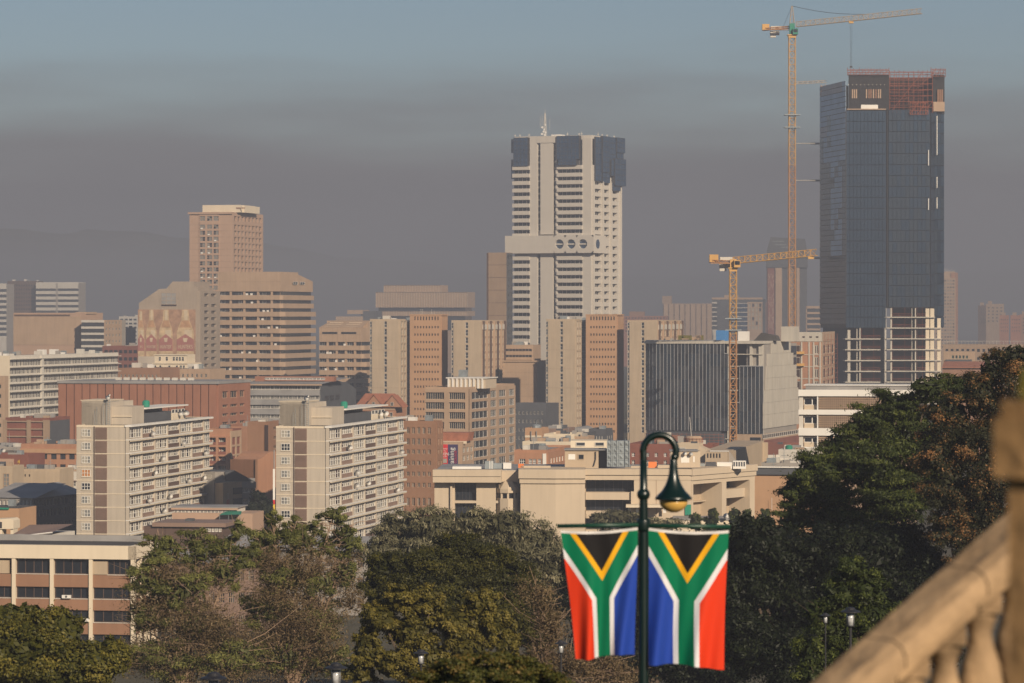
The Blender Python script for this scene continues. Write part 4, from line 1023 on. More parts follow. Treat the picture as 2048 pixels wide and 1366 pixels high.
# ================================================================ glass tower under construction and what stands round it
def glass_tower():
    D = 1400
    root = thing('glass_tower', 'tall dark glass tower under construction with open concrete floors below', 'tower', at(1775, 0, D)[:2] + (-1,))
    ox, oy, oz = root.location
    def wp(px, dd=0.0): return ((px - CX) / F * (D + dd) - ox, dd)
    Z = lambda y, dd=0.0: CZ - (y - HY) / F * (D + dd) - oz
    GL = [M['towerglass'], M['towerglass'], M['towerglass3'], M['towerglass2']]
    def facade(p0, d0, p1, d1, y0, y1, n, fl, mats, pale=None, jag=0.0, nm='pane'):
        (xa, ya), (xb, yb) = wp(p0, d0), wp(p1, d1)
        w = math.hypot(xb - xa, yb - ya); ang = math.atan2(yb - ya, xb - xa)
        k = int(round((y1 - y0) / fl)); zt = Z(y0, (d0+d1)/2); h = (Z(y0) - Z(y1)) / k
        cw = w / n; meshes = {}
        for i in range(n):
            for j in range(k):
                m = random.choice(mats)
                if pale and pale(i / n, y0 + (j + .5) * fl): m = pale(i / n, y0 + (j + .5) * fl)
                if m.name not in meshes: meshes[m.name] = MB().box(-cw/2 + .07, cw/2 - .07, -.12, 0, .12, h - .12).mesh(nm, m)
                f = (i + .5) / n
                obj(nm, meshes[m.name], root, (xa + (xb-xa)*f, ya + (yb-ya)*f, zt - h*(j+1)), ang + random.gauss(0, .006))
    # cores
    def core(pts, y0, y1, m, nm): 
        MB().prism([wp(p, d) for p, d in pts], Z(y1), Z(y0)).build(nm, m, root)
    core([(1641, 38.2), (1692, .6), (1696.5, 8), (1690, 60), (1665, 70)], 170, 656, M['frame_dark'], 'core')
    core([(1692.2, .4), (1771.9, .4), (1771.9, 60), (1697, 60), (1697, 8)], 221, 656, M['frame_dark'], 'core')
    core([(1772, 4.4), (1777, .4), (1860, .6), (1868, 3.4), (1888, 6.4), (1870, 60), (1772, 60)], 226, 616, M['frame_dark'], 'core')
    core([(1868, 3.5), (1886.5, 6.5), (1872, 40), (1868, 40)], 616, 656, M['frame_dark'], 'core')
    def palef(u, y):
        if y < 185 and u < .75: return M['film']
        if 255 < y < 275 and u < .17: return M['film']
        if y < 200: return M['towerglass4']
        if y < 330: return M['towerglass4'] if (u > .12 or y < 250) and not (230 < y < 258 and .15 < u < .4) and not (275 < y < 290 and .15 < u < .4) else M['towerglass']
        if y < 520: return M['towerglass4'] if (.3 < u < .72 and (int(u*7) + int(y/21)) % 5) else M['towerglass2']
        return M['towerglass3']
    facade(1640, 38, 1692, 0, 167, 655, 7, 10.6, GL, palef)
    facade(1692, 0, 1772, 0, 221, 656, 11, 21.6, GL[:2] + [M['towerglass']] )
    facade(1777, 0, 1860, 0.3, 219, 615, 10, 21.6, [M['towerglass2'], M['towerglass2'], M['towerglass']])
    facade(1861, .2, 1868, 3, 225, 615, 1, 21.6, [M['towerglass3']]); facade(1868, 3, 1888, 6, 223, 656, 3, 21.6, GL)
    q = MB()
    for p, y0, y1 in ((1857, 300, 331), (1857, 397, 420), (1874, 232, 310), (1874, 354, 376), (1874, 395, 417)):
        x, y = wp(p, -.4); q = MB().box(x - .16, x + .16, y - .3, y + .5 + (2 if p > 1870 else 0), Z(y1), Z(y0)); q.build('edge_strip', M['white'], root)
    for p, d in ((1692, -.2), (1774.5, -.3)):
        x, y = wp(p, d); MB().box(x - .12, x + .12, y - .12, y + .4, Z(615), Z(221)).build('corner_mullion', M['frame_dark'], root)
    # open crown: dark concrete storeys with shutters and red scaffold
    core([(1697, 2), (1778, 2), (1778, 45), (1697, 45)], 148, 219, M['formwork'], 'crown_wall')
    core([(1866, 3), (1889, 5), (1880, 45), (1866, 45)], 148, 226, M['formwork'], 'crown_wall')
    core([(1778, 14), (1866, 14), (1866, 45), (1778, 45)], 150, 226, M['joint'], 'crown_wall')
    for p in (1705, 1709, 1713, 1733, 1738, 1742, 1747, 1752, 1757, 1761):
        x, y = wp(p, 1.7); MB().box(x - .25, x + .25, y, y + .3, Z(196), Z(178)).build('shutter', M['tan'] if p % 2 else M['brown'], root)
    for p in (1876, 1880, 1884):
        x, y = wp(p, 3.2); MB().box(x - .3, x + .3, y - .6, y + 1.8, Z(214), Z(178)).build('shutter', M['brown'], root)
    x, y = wp(1866.5, 2.6); x2, _ = wp(1889, 2.6); MB().box(x, x2, y - .5, y + 3, Z(222), Z(203)).build('timber_panel', M['tan'], root)
    x, y = wp(1722, 1.6); x2, _ = wp(1756, 1.6); MB().box(x, x2, y - .1, y + .3, Z(217), Z(209)).build('site_hoarding', M['white'], root)
    x, y = wp(1694, -.5); x2, _ = wp(1772, -.5); MB().box(x, x2, y, y + 2.4, Z(219.5), Z(217.5)).build('floor_edge', M['tan'], root)
    def scaffold(p0, p1, d0, d1, y0, y1, nx, nz, r, m, nm):
        q = MB()
        for dd in (d0, d1):
            for i in range(nx + 1):
                x, y = wp(p0 + (p1 - p0) * i / nx, dd); q.bar((x, y, Z(y1)), (x, y, Z(y0) + random.uniform(-.2, 1.0)), r)
            for j in range(nz + 1):
                xa, ya = wp(p0, dd); xb, yb = wp(p1, dd); z = Z(y1) + (Z(y0) - Z(y1)) * j / nz; q.bar((xa, ya, z), (xb, yb, z), r)
        for i in range(nx):
            xa, ya = wp(p0 + (p1 - p0)*i/nx, d0); xb, yb = wp(p0 + (p1 - p0)*(i+1)/nx, d0)
            for j in (0, nz): q.bar(wp(p0 + (p1 - p0)*i/nx, d0) + (Z(y1) + (Z(y0) - Z(y1))*j/nz,), wp(p0 + (p1 - p0)*i/nx, d1) + (Z(y1) + (Z(y0) - Z(y1))*j/nz,), r)
            j = i % nz; q.bar((xa, ya, Z(y1) + (Z(y0)-Z(y1))*j/nz), (xb, yb, Z(y1) + (Z(y0)-Z(y1))*(j+1)/nz), r)
        return q.build(nm, m, root)
    scaffold(1779, 1865, 2, 6, 143, 226, 9, 7, .10, M['rust'], 'scaffold')
    scaffold(1781, 1864, 9, 12, 146, 222, 7, 7, .08, M['rust'], 'scaffold')
    scaffold(1820, 1856, -1.5, 1, 206, 229, 7, 3, .12, M['rust'], 'scaffold')
    scaffold(1695, 1778, 1, 5, 139, 149, 14, 2, .09, M['rust'], 'scaffold')
    scaffold(1862, 1891, 1.5, 6, 138, 152, 6, 2, .09, M['rust'], 'scaffold')
    scaffold(1642, 1655, 36, 40, 161, 180, 3, 4, .14, M['craneo'], 'scaffold')
    for j in range(6):
        (xa, ya), (xb, yb) = wp(1779, 1.8), wp(1848, 1.8); z = Z(222 - j*12.5)
        MB().box(xa, xb, ya, ya + 3, z - .12, z).build('scaffold_deck', M['maroon'], root)
    q = MB()
    for i in range(10):
        x, y = wp(1697 + i * 8, 1.7); q.box(x - .15, x + .15, y - .1, y + .3, Z(169.5), Z(168))
    q.build('tie_hole_row', M['offwhite'], root)
    # open floors below the glass
    fl = 21.6
    core([(1700, 14), (1768, 14), (1768, 55), (1700, 55)], 655, 850, M['slate'], 'inner_core')
    core([(1783, 16), (1868, 16), (1868, 55), (1783, 55)], 615, 850, M['slate'], 'inner_core')
    core([(1646, 34), (1692, 4), (1700, 14), (1670, 50)], 655, 850, M['slate'], 'inner_core')
    for k in range(7):
        y = 677 + fl*k
        (xa, ya), (xb, _) = wp(1690, -.6), wp(1761, -.6); MB().box(xa, xb, ya, ya + 30, Z(y + 2), Z(y)).build('floor_slab', M['lightgrey'], root)
    for k in range(9):
        y = 633.5 + fl*k
        (xa, ya), (xb, _) = wp(1773, -.8), wp(1870 if k == 0 else 1883, -.8); MB().box(xa, xb, ya, ya + 30, Z(y + 2), Z(y)).build('floor_slab', M['lightgrey'], root)
    def column(p, w, y0, d, m='lightgrey', dep=1.2):
        xa, ya = wp(p - w/2, d); xb, _ = wp(p + w/2, d); MB().box(xa, xb, ya, ya + dep, 0, Z(y0)).build('column', M[m], root)
    for p, w, y0, d in ((1698, 5.5, 660, .6), (1714, 1.6, 655, .8), (1720, 2.2, 655, .2), (1771, 3.4, 616, .0), (1782.5, 3, 616, .4), (1824, 1.2, 616, .8), (1831, 2.2, 616, .4)): column(p, w, y0, d)
    for k in range(9):
        y = 633.5 + fl*k
        for p, w in ((1855, 7.5), (1864.5, 8), (1878, 7)):
            if k == 0 and p > 1870: continue
            yt = y - fl + 3 if not (k == 0) else 617
            xa, ya = wp(p - w/2, .2); xb, _ = wp(p + w/2, .2)
            MB().box(xa, xb, ya, ya + .5, Z(y), Z(yt)).build('wall_panel', M['cream'], root)
    for k in range(8):
        for p0, p1 in ((1723, 1760), (1785, 1822), (1834, 1850)):
            y = 633.5 + fl*k if p0 > 1770 else 677 + fl*k
            q = MB(); (xa, ya), (xb, _) = wp(p0, .3), wp(p1, .3)
            for dz in (.6, 1.2): q.bar((xa, ya, Z(y) + dz), (xb, ya, Z(y) + dz), .05)
            for i in range(4): x = xa + (xb - xa)*i/3; q.bar((x, ya, Z(y)), (x, ya, Z(y) + (1.3 if i % 2 else 4.0)), .04)
            q.build('guard_rail', M['rust'], root)
    return root
glass_tower()

def site_buildings():
    # curtain-wall building under construction
    b = Bld('curtain_wall_building', 'half-finished office with dark glass front, white fins and stepped concrete side', 'building', 1525, 1150, 17)
    x0 = b.fx(1289); L = b.ry(1596); zt = b.z(684); fl = 24.3
    xg = b.fx(1447)
    b.box('core', M['slate'], x0 + .2, b.fx(1440), 1.5, 40, b.z(868), zt - .6)
    b.box('core', M['slate'], b.fx(1440), -1.0, 12, 40, 0, zt - .6)
    b.box('podium', M['slate'], x0 + .2, b.fx(1448), 1.2, 40, 0, b.z(868.2))
    b.box('roof_slab', M['lightgrey'], x0 - .2, .3, .6, 42, zt - .6, zt + .3)
    def curtain(pa, pb, y0, y1, n):
        xa, xb = b.fx(pa), b.fx(pb); k = max(1, int(round((y1 - y0) / fl))); h = (b.z(y0) - b.z(y1)) / k; w = (xb - xa) / n
        for i in range(n):
            for j in range(k): b.window('F', xa + w*i, xa + w*(i+1), b.z(y0) - h*(j+1), b.z(y0) - h*j, 1, 1, M['frame_dark'], random.choice([M['towerglass2'], M['glass2'], M['glass']]), .05, .0, name='pane', y=1.2)
        for i in range(n + 1): b.slab('fin', M['alu'], 'F', xa + w*i - .07, xa + w*i + .07, .05, .22, b.z(y1), b.z(y0), y=1.2)
        b.slab('head_trim', M['alu'], 'F', xa, xb, .0, .45, b.z(y0), b.z(y0) + .25, y=1.2)
    curtain(1290, 1447, 682, 863, 22); curtain(1447, 1454.5, 708, 863, 1); curtain(1478, 1525, 733, 868, 6); curtain(1470, 1478, 806, 868, 1)
    for k in range(8):
        b.box('floor_slab', M['lightgrey'], b.fx(1440), -.3, 1.6, 14, b.z(708 + fl*k + 1.6), b.z(708 + fl*k))
    for p, w in ((1499, 5), (1453, 3), (1519, 9)): b.box('column', M['lightgrey'], b.fx(p - w/2), b.fx(p + w/2), 2.0, 3.2, 0, zt - .7)
    # stepped precast panels on the right side
    steps = [(684, 708, 1541, 1580), (708, 733, 1533, 1585), (733, 757, 1531, 1591), (757, 781, 1530, 1593), (781, 806, 1527, 1595), (806, 830, 1525.5, 1596), (830, 858, 1525.5, 1596)]
    for y0, y1, p0, p1 in steps:
        a0, a1 = b.ry(p0), b.ry(p1); z0, z1 = b.z(y1, 0, 0), b.z(y0, 0, 0)
        n = max(4, int(round((a1 - a0) / 3.2)))
        for i in range(n):
            b.slab('precast_panel', M['lightgrey'], 'R', a0 + (a1-a0)*i/n + .04, a0 + (a1-a0)*(i+1)/n - .04, 0, .3 + .04*(i % 2), z0 + .03, z1 - .03)
    b.box('side_core', M['grey'], -6, -.05, 3, L - 2, 0, zt - .7)
    for k, p in enumerate((1582, 1587)):
        for j in range(3): b.window('R', b.ry(p), b.ry(p + 5), b.z(712 + 24*j), b.z(694 + 24*j), 1, 1, M['frame_dark'], M['glass'], .1, .02)
    b.box('podium_wall', M['tan'], b.fx(1468), -.2, .4, 1.2, 0, b.z(869))
    for k in range(3):
        b.box('opening', M['glass'], b.fx(1500), b.fx(1521), .25, .42, b.z(893), b.z(875)) if k == 0 else None
    a1 = b.ry(1598)
    b.strips('R', .1, a1, [(b.z(878), b.z(869))], b.z(868), 0, M['tan'], 9, .15, win=dict(nx=2, fm=M['offwhite'], bar=.2, gm=M['glass2']))
    b.slab('podium_base', M['maroon'], 'R', -.2, a1 + 6, .15, .5, 0, b.z(881))
    q = MB()
    for j in range(5):
        z = b.z(870 + j*6); q.bar((b.fx(1290), .0, z), (b.fx(1447), .0, z), .05)
    for i in range(18): xx = b.fx(1290 + i*9.2); q.bar((xx, 0, b.z(897)), (xx, 0, b.z(868)), .05)
    q.build('scaffold', M['rust'], b.root)
    q = MB()
    for j in range(9):
        z = b.z(700 + j*20); q.bar((b.fx(1456), .3, z), (b.fx(1476), .3, z), .06)
    q.build('scaffold', M['galv'], b.root)
    b.box('platform', M['green_tank'], b.fx(1484), b.fx(1517), -2, .2, b.z(893), b.z(890))
    roofbits(b, b.fx(1300), b.fx(1420), 2, 12, zt + .3, 9, ('offwhite', 'grey', 'moss', 'tan'))
    b.box('tarpaulin', M['blue_sheet'], b.fx(1432, 6), b.fx(1453, 6), 6, 9, zt + .3, b.z(661))
    b.box('site_hut', M['white'], b.fx(1476, 8), b.fx(1495, 8), 8, 11, zt + .3, b.z(663))
    q = MB(); q.profile([(b.fx(1507, 14), zt + .3), (b.fx(1556, 14), zt + .3), (b.fx(1552, 14), b.z(672)), (b.fx(1522, 14), b.z(666))], 14, 18); q.build('roof_frame', M['roofdark'], b.root)
    b.box('lift_core', M['lightgrey'], b.fx(1562, 26), b.fx(1588, 26), 26, 34, zt, b.z(653, 0, 26))
    # brick shell beside it
    b = Bld('brick_shell', 'unfinished brick and concrete shell building behind the stepped concrete side', 'building', 1643, 1260, 10)
    x0 = b.fx(1572); L = b.ry(1668); zt = b.z(664)
    b.box('body', M['joint'], x0, -.3, .3, L, 0, zt - .2)
    b.slab('parapet', M['lightgrey'], 'F', x0, .3, -.3, .5, b.z(683), b.z(664))
    for p in (1590, 1605, 1619, 1632): b.slab('slot', M['joint'], 'F', b.fx(p), b.fx(p + 5), .5, .56, b.z(675.5), b.z(672.5))
    rows = [(b.z(p + 18), b.z(p)) for p in frange(690, 6, 24)]
    b.skin('F', x0, 0, 0, b.z(683), [(b.fx(1578), b.fx(1601)), (b.fx(1629), b.fx(1637))], rows, M['redlight'], .3, win=dict(nx=2, ny=1, fm=M['lightgrey'], gm=M['joint'], bar=.25))
    for p in (1602, 1617, 1626, 1639): b.slab('column', M['lightgrey'], 'F', b.fx(p), b.fx(p + 3), .3, .55, 0, b.z(684))
    for k in range(6): b.slab('slab_edge', M['lightgrey'], 'F', x0, 0, .3, .5, b.z(710 + 24*k), b.z(708.5 + 24*k))
    b.skin('R', 0, L, 0, zt, cols_between(.5, L, 3, .5), rows, M['tan'], .3, win=dict(nx=1, ny=1, fm=M['lightgrey'], gm=M['joint'], bar=.15))
    q = MB()
    for i in range(5): yy = L*i/4; q.bar((1.2, yy, 0), (1.2, yy, b.z(668)), .07)
    for j in range(10): q.bar((1.2, 0, b.z(680 + 10*j)), (1.2, L, b.z(680 + 10*j)), .07)
    q.build('scaffold', M['rust'], b.root)
    for yy in (703, 727): b.slab('loading_platform', M['yellow'], 'F', b.fx(1588), b.fx(1609), .3, 2, b.z(yy + 5), b.z(yy))
    # white block with breeze-block screens
    b = Bld('screen_building', 'white banded building with brown breeze-block screens above the right trees', 'building', 1830, 760, 8)
    x0 = b.fx(1597); zt = b.z(781)
    b.box('body', M['tan_dark'], x0 + .3, 0, 1.2, 16, 0, zt)
    b.box('roof', M['roofgrey'], b.fx(1610), -.5, 2.5, 15, zt, b.z(772))
    b.box('roof_edge', M['white'], b.fx(1606), -.3, 2.2, 15.5, b.z(772), b.z(770.5))
    for y0, y1 in ((780, 793), (820, 830), (857, 872), (895, 904)):
        b.slab('white_band', M['white'], 'F', x0, 0, -1.3, .25, b.z(y1), b.z(y0))
    for y0, y1 in ((793, 820), (830, 857), (872, 895)):
        q = MB(); xa, xb = b.fx(1636), -.3; n = int((xb - xa) / .42); k = 6
        for i in range(n + 1): x = xa + (xb-xa)*i/n; q.box(x - .07, x + .07, .15, .45, b.z(y1), b.z(y0))
        for j in range(1, k): z = b.z(y0) + (b.z(y1) - b.z(y0))*j/k; q.box(xa, xb, .16, .44, z - .07, z + .07)
        q.build('breeze_screen', M['tan'], b.root)['kind'] = 'stuff'
        b.window('F', b.fx(1608), b.fx(1624), b.z(y1 - 9), b.z(y0 + 4), 1, 1, M['white'], M['glass'], .1, .0, y=1.2)
        b.window('F', b.fx(1624), b.fx(1636), b.z(y1 - 9), b.z(y0 + 4), 1, 1, M['white'], M['glass'], .1, .0, y=1.2)
        b.slab('sill_panel', M['beige_light'], 'F', b.fx(1608), b.fx(1636), -.0, .3, b.z(y1), b.z(y1 - 9), y=1.2)
        b.box('pier', M['offwhite'], x0 + .1, b.fx(1606), .3, 1.5, b.z(y1), b.z(y0))
        b.slab('white_mullion', M['white'], 'F', b.fx(1634), b.fx(1636.5), -1.1, .1, b.z(y1), b.z(y0))
site_buildings()

# ================================================================ cranes
def lattice(q, p, e, w, n, r, h=None, up=Vector((0, 0, 1)), tri=False, rd=None):
    """lattice beam from p to e, w wide; square section, or triangular with its ridge up"""
    p = Vector(p); e = Vector(e); d = (e - p); L = d.length; d.normalize(); rd = rd or r * .6
    sd = d.cross(up)
    sd = Vector((1, 0, 0)) if sd.length < .01 else sd.normalized()
    u2 = sd.cross(d).normalized(); h = h or w
    cs = [(-.5, -.5), (.5, -.5), (0, .5)] if tri else [(-.5, -.5), (.5, -.5), (.5, .5), (-.5, .5)]
    off = [sd*(a*w) + u2*(b_*h) for a, b_ in cs]
    for o in off: q.bar(p + o, e + o, r)
    for k in range(n):
        a, b_ = p + d*(L*k/n), p + d*(L*(k+1)/n)
        for i in range(len(off)):
            o1, o2 = off[i], off[(i+1) % len(off)]
            if k % 2: o1, o2 = o2, o1
            q.bar(a + o1, b_ + o2, rd)
            q.bar(a + off[i], a + off[(i+1) % len(off)], rd)
def crane(name, label, px, D, y_mast_top, y_base, w, m_up, m_low, y_split, jib, cjib, y_head, cab_m, jm, collars, luff=False):
    X = (px - CX) / F * D; base = gz(D) - .5
    root = thing(name, label, 'crane', (X, D, base))
    Z = lambda y: CZ - (y - HY) / F * D - base; S = D / F
    q = MB(); n = max(3, int((y_split - y_mast_top) * S / (w * 1.05))); lattice(q, (0, 0, Z(y_split)), (0, 0, Z(y_mast_top)), w, n, .17); q.build('mast', m_up, root)
    q = MB(); n = max(3, int((y_base - y_split) * S / (w * 1.05))); lattice(q, (0, 0, 0), (0, 0, Z(y_split)), w, n, .19); q.build('mast', m_low, root)
    q = MB(); q.box(-w*.6, w*.6, -w*.6, w*.6, Z(y_mast_top), Z(y_mast_top) + .9); q.box(-w*.75, w*.75, -w*.75, w*.75, Z(y_mast_top) + .9, Z(y_mast_top) + 1.3); q.build('slewing_ring', M['yellow'], root)
    for y in collars:
        MB().box(-w*1.25, w*1.25, -w*1.0, w*1.0, Z(y) - .15, Z(y) + .15).build('collar', M['galv'], root)
    jp = [((p - px) * S, dy, Z(y)) for p, y, dy in jib]; cp = [((p - px) * S, dy, Z(y)) for p, y, dy in cjib]
    q = MB(); Lj = (Vector(jp[1]) - Vector(jp[0])).length; lattice(q, jp[0], jp[1], 1.8, int(Lj / 1.9), .13, 2.0, tri=True, rd=.09); q.build('jib', jm, root)
    q = MB(); lattice(q, cp[0], cp[1], 1.8, 6, .13, .8); q.box(min(cp[0][0], cp[1][0]), max(cp[0][0], cp[1][0]), cp[0][1] - .9, cp[0][1] + .9, min(cp[0][2], cp[1][2]) - .55, min(cp[0][2], cp[1][2]) - .4); q.build('counter_jib', M['craneo'], root)
    c = cp[1]
    MB().box(c[0] - .2, c[0] + 2.6, c[1] - 1.3, c[1] + 1.3, c[2] - .3, c[2] + 2.1).build('winch_house', M['yellow'], root)
    MB().box(c[0] + 3.0, c[0] + 5.2, c[1] - 1.1, c[1] + 1.1, c[2] - 3.2, c[2] - .6).build('counterweight', M['offwhite'], root)
    MB().box(c[0] + 5.3, c[0] + 6.6, c[1] - 1.1, c[1] + 1.1, c[2] - 2.2, c[2] - .6).build('counterweight', M['offwhite'], root)
    MB().box(c[0] + 3.2, c[0] + 7.5, c[1] - .9, c[1] + .9, c[2] + .2, c[2] + 1.3).build('winch', M['offwhite'], root)
    zc = Z(y_mast_top) + 1.3
    cab = MB().box(.2, 2.2, -2.6, -1.0, zc, zc + 2.3).build('cab', cab_m, root)
    MB().box(.4, 2.0, -2.66, -2.605, zc + .8, zc + 2.0).build('cab_window', M['glass'], cab)
    MB().box(-1.0, 1.0, -1.0, 1.0, zc, jp[0][2] + .4).build('turntable', cab_m, root)
    if y_head:
        q = MB(); h0 = jp[0][2]; hz = Z(y_head)
        for sx in (-1, 1):
            for sy in (-1, 1): q.bar((sx*.9, sy*.9, h0), (sx*.2, sy*.2, hz), .14)
        for k in range(5):
            f = k/5; g = (k+1)/5
            for sy in (-1, 1): q.bar((-.9 + .7*f, sy*(.9 - .7*f), h0 + (hz-h0)*f), (.9 - .7*g, sy*(.9 - .7*g), h0 + (hz-h0)*g), .08)
        q.build('tower_head', jm, root)
        mid = Vector(jp[0]).lerp(Vector(jp[1]), .56) + Vector((0, 0, 1.0)); q = MB()
        pts = [Vector((0, 0, hz)).lerp(mid, t) - Vector((0, 0, 1.0 * math.sin(math.pi*t))) for t in np.linspace(0, 1, 7)]
        for a, b_ in zip(pts, pts[1:]): q.bar(a, b_, .09)
        q.bar((0, 0, hz), (cp[1][0] + 8, cp[1][1], cp[1][2] + .6), .06)
        q.build('tie_rope', M['frame_dark'], root)
    tr = Vector(jp[0]).lerp(Vector(jp[1]), .44 if y_head else .93)
    MB().box(tr.x - .9, tr.x + .9, tr.y - .8, tr.y + .8, tr.z - 1.9, tr.z - 1.1).build('trolley', M['yellow'], root)
    return root, Z, S, tr
root, Z, S, tr = crane('tower_crane', 'tall tower crane rising beside the dark glass tower', 1584, 1385, 76, 900, 2.5, M['yellow'], M['craneo'], 330,
      [(1592, 49, -1), (1834, 29, -16)], [(1580, 54, 1), (1527, 57, 5)], 12, M['green_tank'], M['beige'], (230, 255))
q = MB()
for dx in (-.35, .35): q.bar((tr.x + dx, tr.y, tr.z - 1.5), (tr.x + dx*.6, tr.y, Z(136)), .05)
q.box(tr.x - .5, tr.x + .5, tr.y - .3, tr.y + .3, Z(138), Z(135)); q.build('hoist_rope', M['frame_dark'], root)
for y, p1, m in ((166, 1651, 'beige'), (287, 1640, 'offwhite'), (361, 1641, 'offwhite'), (516, 1641, 'galv')):
    q = MB()
    dd = 30 if y < 200 else 44; ex = (p1 - CX) / F * (1385 + dd) - (1584 - CX) * S; ez = lambda v: CZ - (v - HY) / F * (1385 + dd) - root.location[2]
    if y < 200: lattice(q, (1.2, 0, Z(y)), (ex, dd, ez(y - 3)), .9, 12, .09)
    else:
        q.bar((1.2, -.8, Z(y)), (ex, dd, ez(y)), .16); q.bar((1.2, .8, Z(y)), (ex - 1, dd + 2, ez(y)), .14)
        q.box(ex - 4, ex, dd - 1, dd + 1, ez(y) - .35, ez(y) + .35)
    q.build('wall_tie', M[m], root)
crane('flat_top_crane', 'smaller yellow flat-topped crane in front of half-finished glass office', 1466, 1115, 543, 912, 2.1, M['yellow'], M['craneo'], 668,
      [(1466, 521, 0), (1628, 506, -10)], [(1464, 524, 0), (1421, 522, 3)], None, M['yellow'], M['yellow'], (637, 660))

# ================================================================ the two blocks of flats
def flats(pxl, pxc, pxr, D, dyy, which, green_px):
    b = Bld('block_of_flats', 'pale ten-storey block of flats with white balcony ledges, %s one of the two' % which, 'apartment block', pxc, D, 11)
    x0 = b.fx(pxl); L = b.ry(pxr); zr = b.z(853 + dyy); fl = 26.85 * D / F
    s_ = (0 - x0) / 98.0           # metres per photo pixel across the front
    X = lambda p: x0 + (p - 153) * s_
    wall = M['flat_wall']
    b.box('body', wall, x0, 0, 0, L, 0, zr)
    b.box('left_wing', wall, x0 - .5, x0 + 5, 5, 24, 0, b.z(806 + dyy))
    b.box('roof', M['roofdark'], x0 + .3, -.3, .3, L - .3, zr, zr + .12)
    parapet(b, x0, 0, 0, L, zr, M['cream'], .25, .3)
    n = 10
    fm = M['white']; gl = [M['curtain'], M['curtain2'], M['glass'], M['curtain2'], M['curtain']]
    for k in range(n):
        zt = zr - fl * k; zb = zt - fl
        b.slab('floor_band', M['cream'], 'F', x0, 0, 0, .07, zt - .18, zt)
        odd = which == 'left' and k == 3
        b.window('F', X(163.5), X(181), zt - .62 - 1.5, zt - .62, 3, 2, fm, [M['curtain3']] if odd else (M['glass'] if (k * 7 + len(which)) % 5 in (2,) else [M['curtain2'], M['curtain'], M['curtain2']]), .09, .03, seeds=4)
        b.slab('sill', M['cream'], 'F', X(162.5), X(182), 0, .16, zt - .62 - 1.6, zt - .62 - 1.5)
        q = MB()
        q.box(X(190.5), X(213.5), -.06, 0, zb + .04, zt - .24)
        for j in range(13):
            z = zb + .1 + (fl - .4) * j / 13; q.box(X(190.7), X(213.3), -.16, -.06, z, z + .1)
        q.build('louvre_panel', M['louvre'], b.root)
        # balconies along the right side
        b.slab('balcony_ledge', M['white'], 'R', -.2, L + .3, 0, 1.25, zb - .09, zb + .10)
        b.slab('balcony_edge', M['cream'], 'R', -.1, L + .2, .9, 1.2, zb - .35, zb - .09)
        wB = L / 6.55
        for j in range(7):
            a0 = wB*j + .25; a1 = min(wB*(j+1) - .25, L - .1)
            if j % 2 == 0:
                b.window('R', a0, a1, zb + .35, zt - .42, 5 if j < 6 else 3, 2, fm, gl, .11, .35, seeds=12)
                b.slab('parapet_wall', wall, 'R', a0 - .25, a1 + .25, 0, .32, zb + .1, zb + .35)
            else:
                b.window('R', a0, a1, zb + .95, zt - .42, 6, 2, fm, gl, .11, .12, seeds=12)
                b.slab('balcony_panel', M['darkbrown'] if j == 3 else M['louvre'], 'R', a0 - .2, a1 + .2, .1, .5, zb + .12, zb + .93)
            b.slab('party_wall', wall, 'R', wB*j - .22, wB*j + .22, 0, .7, zb + .1, zt - .1)
        b.slab('head_beam', wall, 'R', 0, L, 0, .3, zt - .42, zt - .1)
    b.slab('roof_ledge', M['white'], 'R', -.3, L + .4, -.2, 1.3, zr - .1, zr + .3)
    b.slab('drain_pipe', M['darkbrown'], 'F', X(187.4), X(189.2), 0, .14, 0, zr)
    # roof houses
    h = lambda py: b.z(py + dyy)
    b.box('stair_house', wall, x0 - .5, X(200), 5, 16, zr, h(803)); b.box('stair_house_cap', M['cream'], x0 - .7, X(201), 4.8, 16.2, h(803), h(801.5))
    xr = -1.2; yq = lambda p: b.ry(p, xr); hy = lambda py, y: b.z(py + dyy, xr, y)
    o_ = pxc - 252; ya, yb, yc, yd = yq(264 + o_), yq(288 + o_), yq(345 + o_), yq(371 + o_)
    b.box('lift_house', wall, b.fx(207 + o_, ya), xr, ya, yb, zr, hy(813, ya)); b.box('ledge', M['cream'], b.fx(206 + o_, ya), xr + .05, ya - .25, ya, h(836), h(834.5))
    b.box('dark_bay', M['slate'], xr - 5, xr - .3, yb + .02, yc, zr, hy(827, yb)); b.box('canopy', M['white'], xr - 6, xr + .5, yb + .05, yd + .6, hy(818.5, yb), hy(816, yb))
    b.box('rear_wall', wall, xr - 6, xr - 5.4, yb, yd, zr, hy(819, yb)); b.box('end_house', M['cream'], xr - 5, xr, yc + .02, yd, zr, hy(827, yc))
    b.box('canopy_post', M['frame_dark'], xr - .4, xr - .1, yb + .3, yb + .6, zr, hy(819, yb))
    for k in range(4): b.window('R', yc + (yd-yc)*k/4 + .1, yc + (yd-yc)*(k+1)/4 - .1, hy(827, yc), hy(819.3, yc), 1, 1, M['white'], M['glass2'], .08, -.3, x=xr)
    b.box('brick_stack', M['maroon'], b.fx(205 + o_, ya), b.fx(222 + o_, ya), ya + 3, ya + 6, hy(813, ya), hy(806, ya))
    q = MB(); mx = X(203)
    for dx in (-.35, .35): q.bar((mx + dx, 4.5, zr), (mx + dx, 4.5, h(797)), .06)
    for k in range(12): q.bar((mx - .35, 4.5, zr + k*.45), (mx + .35, 4.5, zr + k*.45), .04)
    for p, yt in ((181, 815), (194, 808), (177, 824)): q.bar((X(p), 4.2, zr), (X(p), 4.2, h(yt)), .05)
    q.bar((X(194), 4.2, h(807)), (X(225), 4.2, h(803)), .04)
    q.build('roof_ladder', M['galv'], b.root)
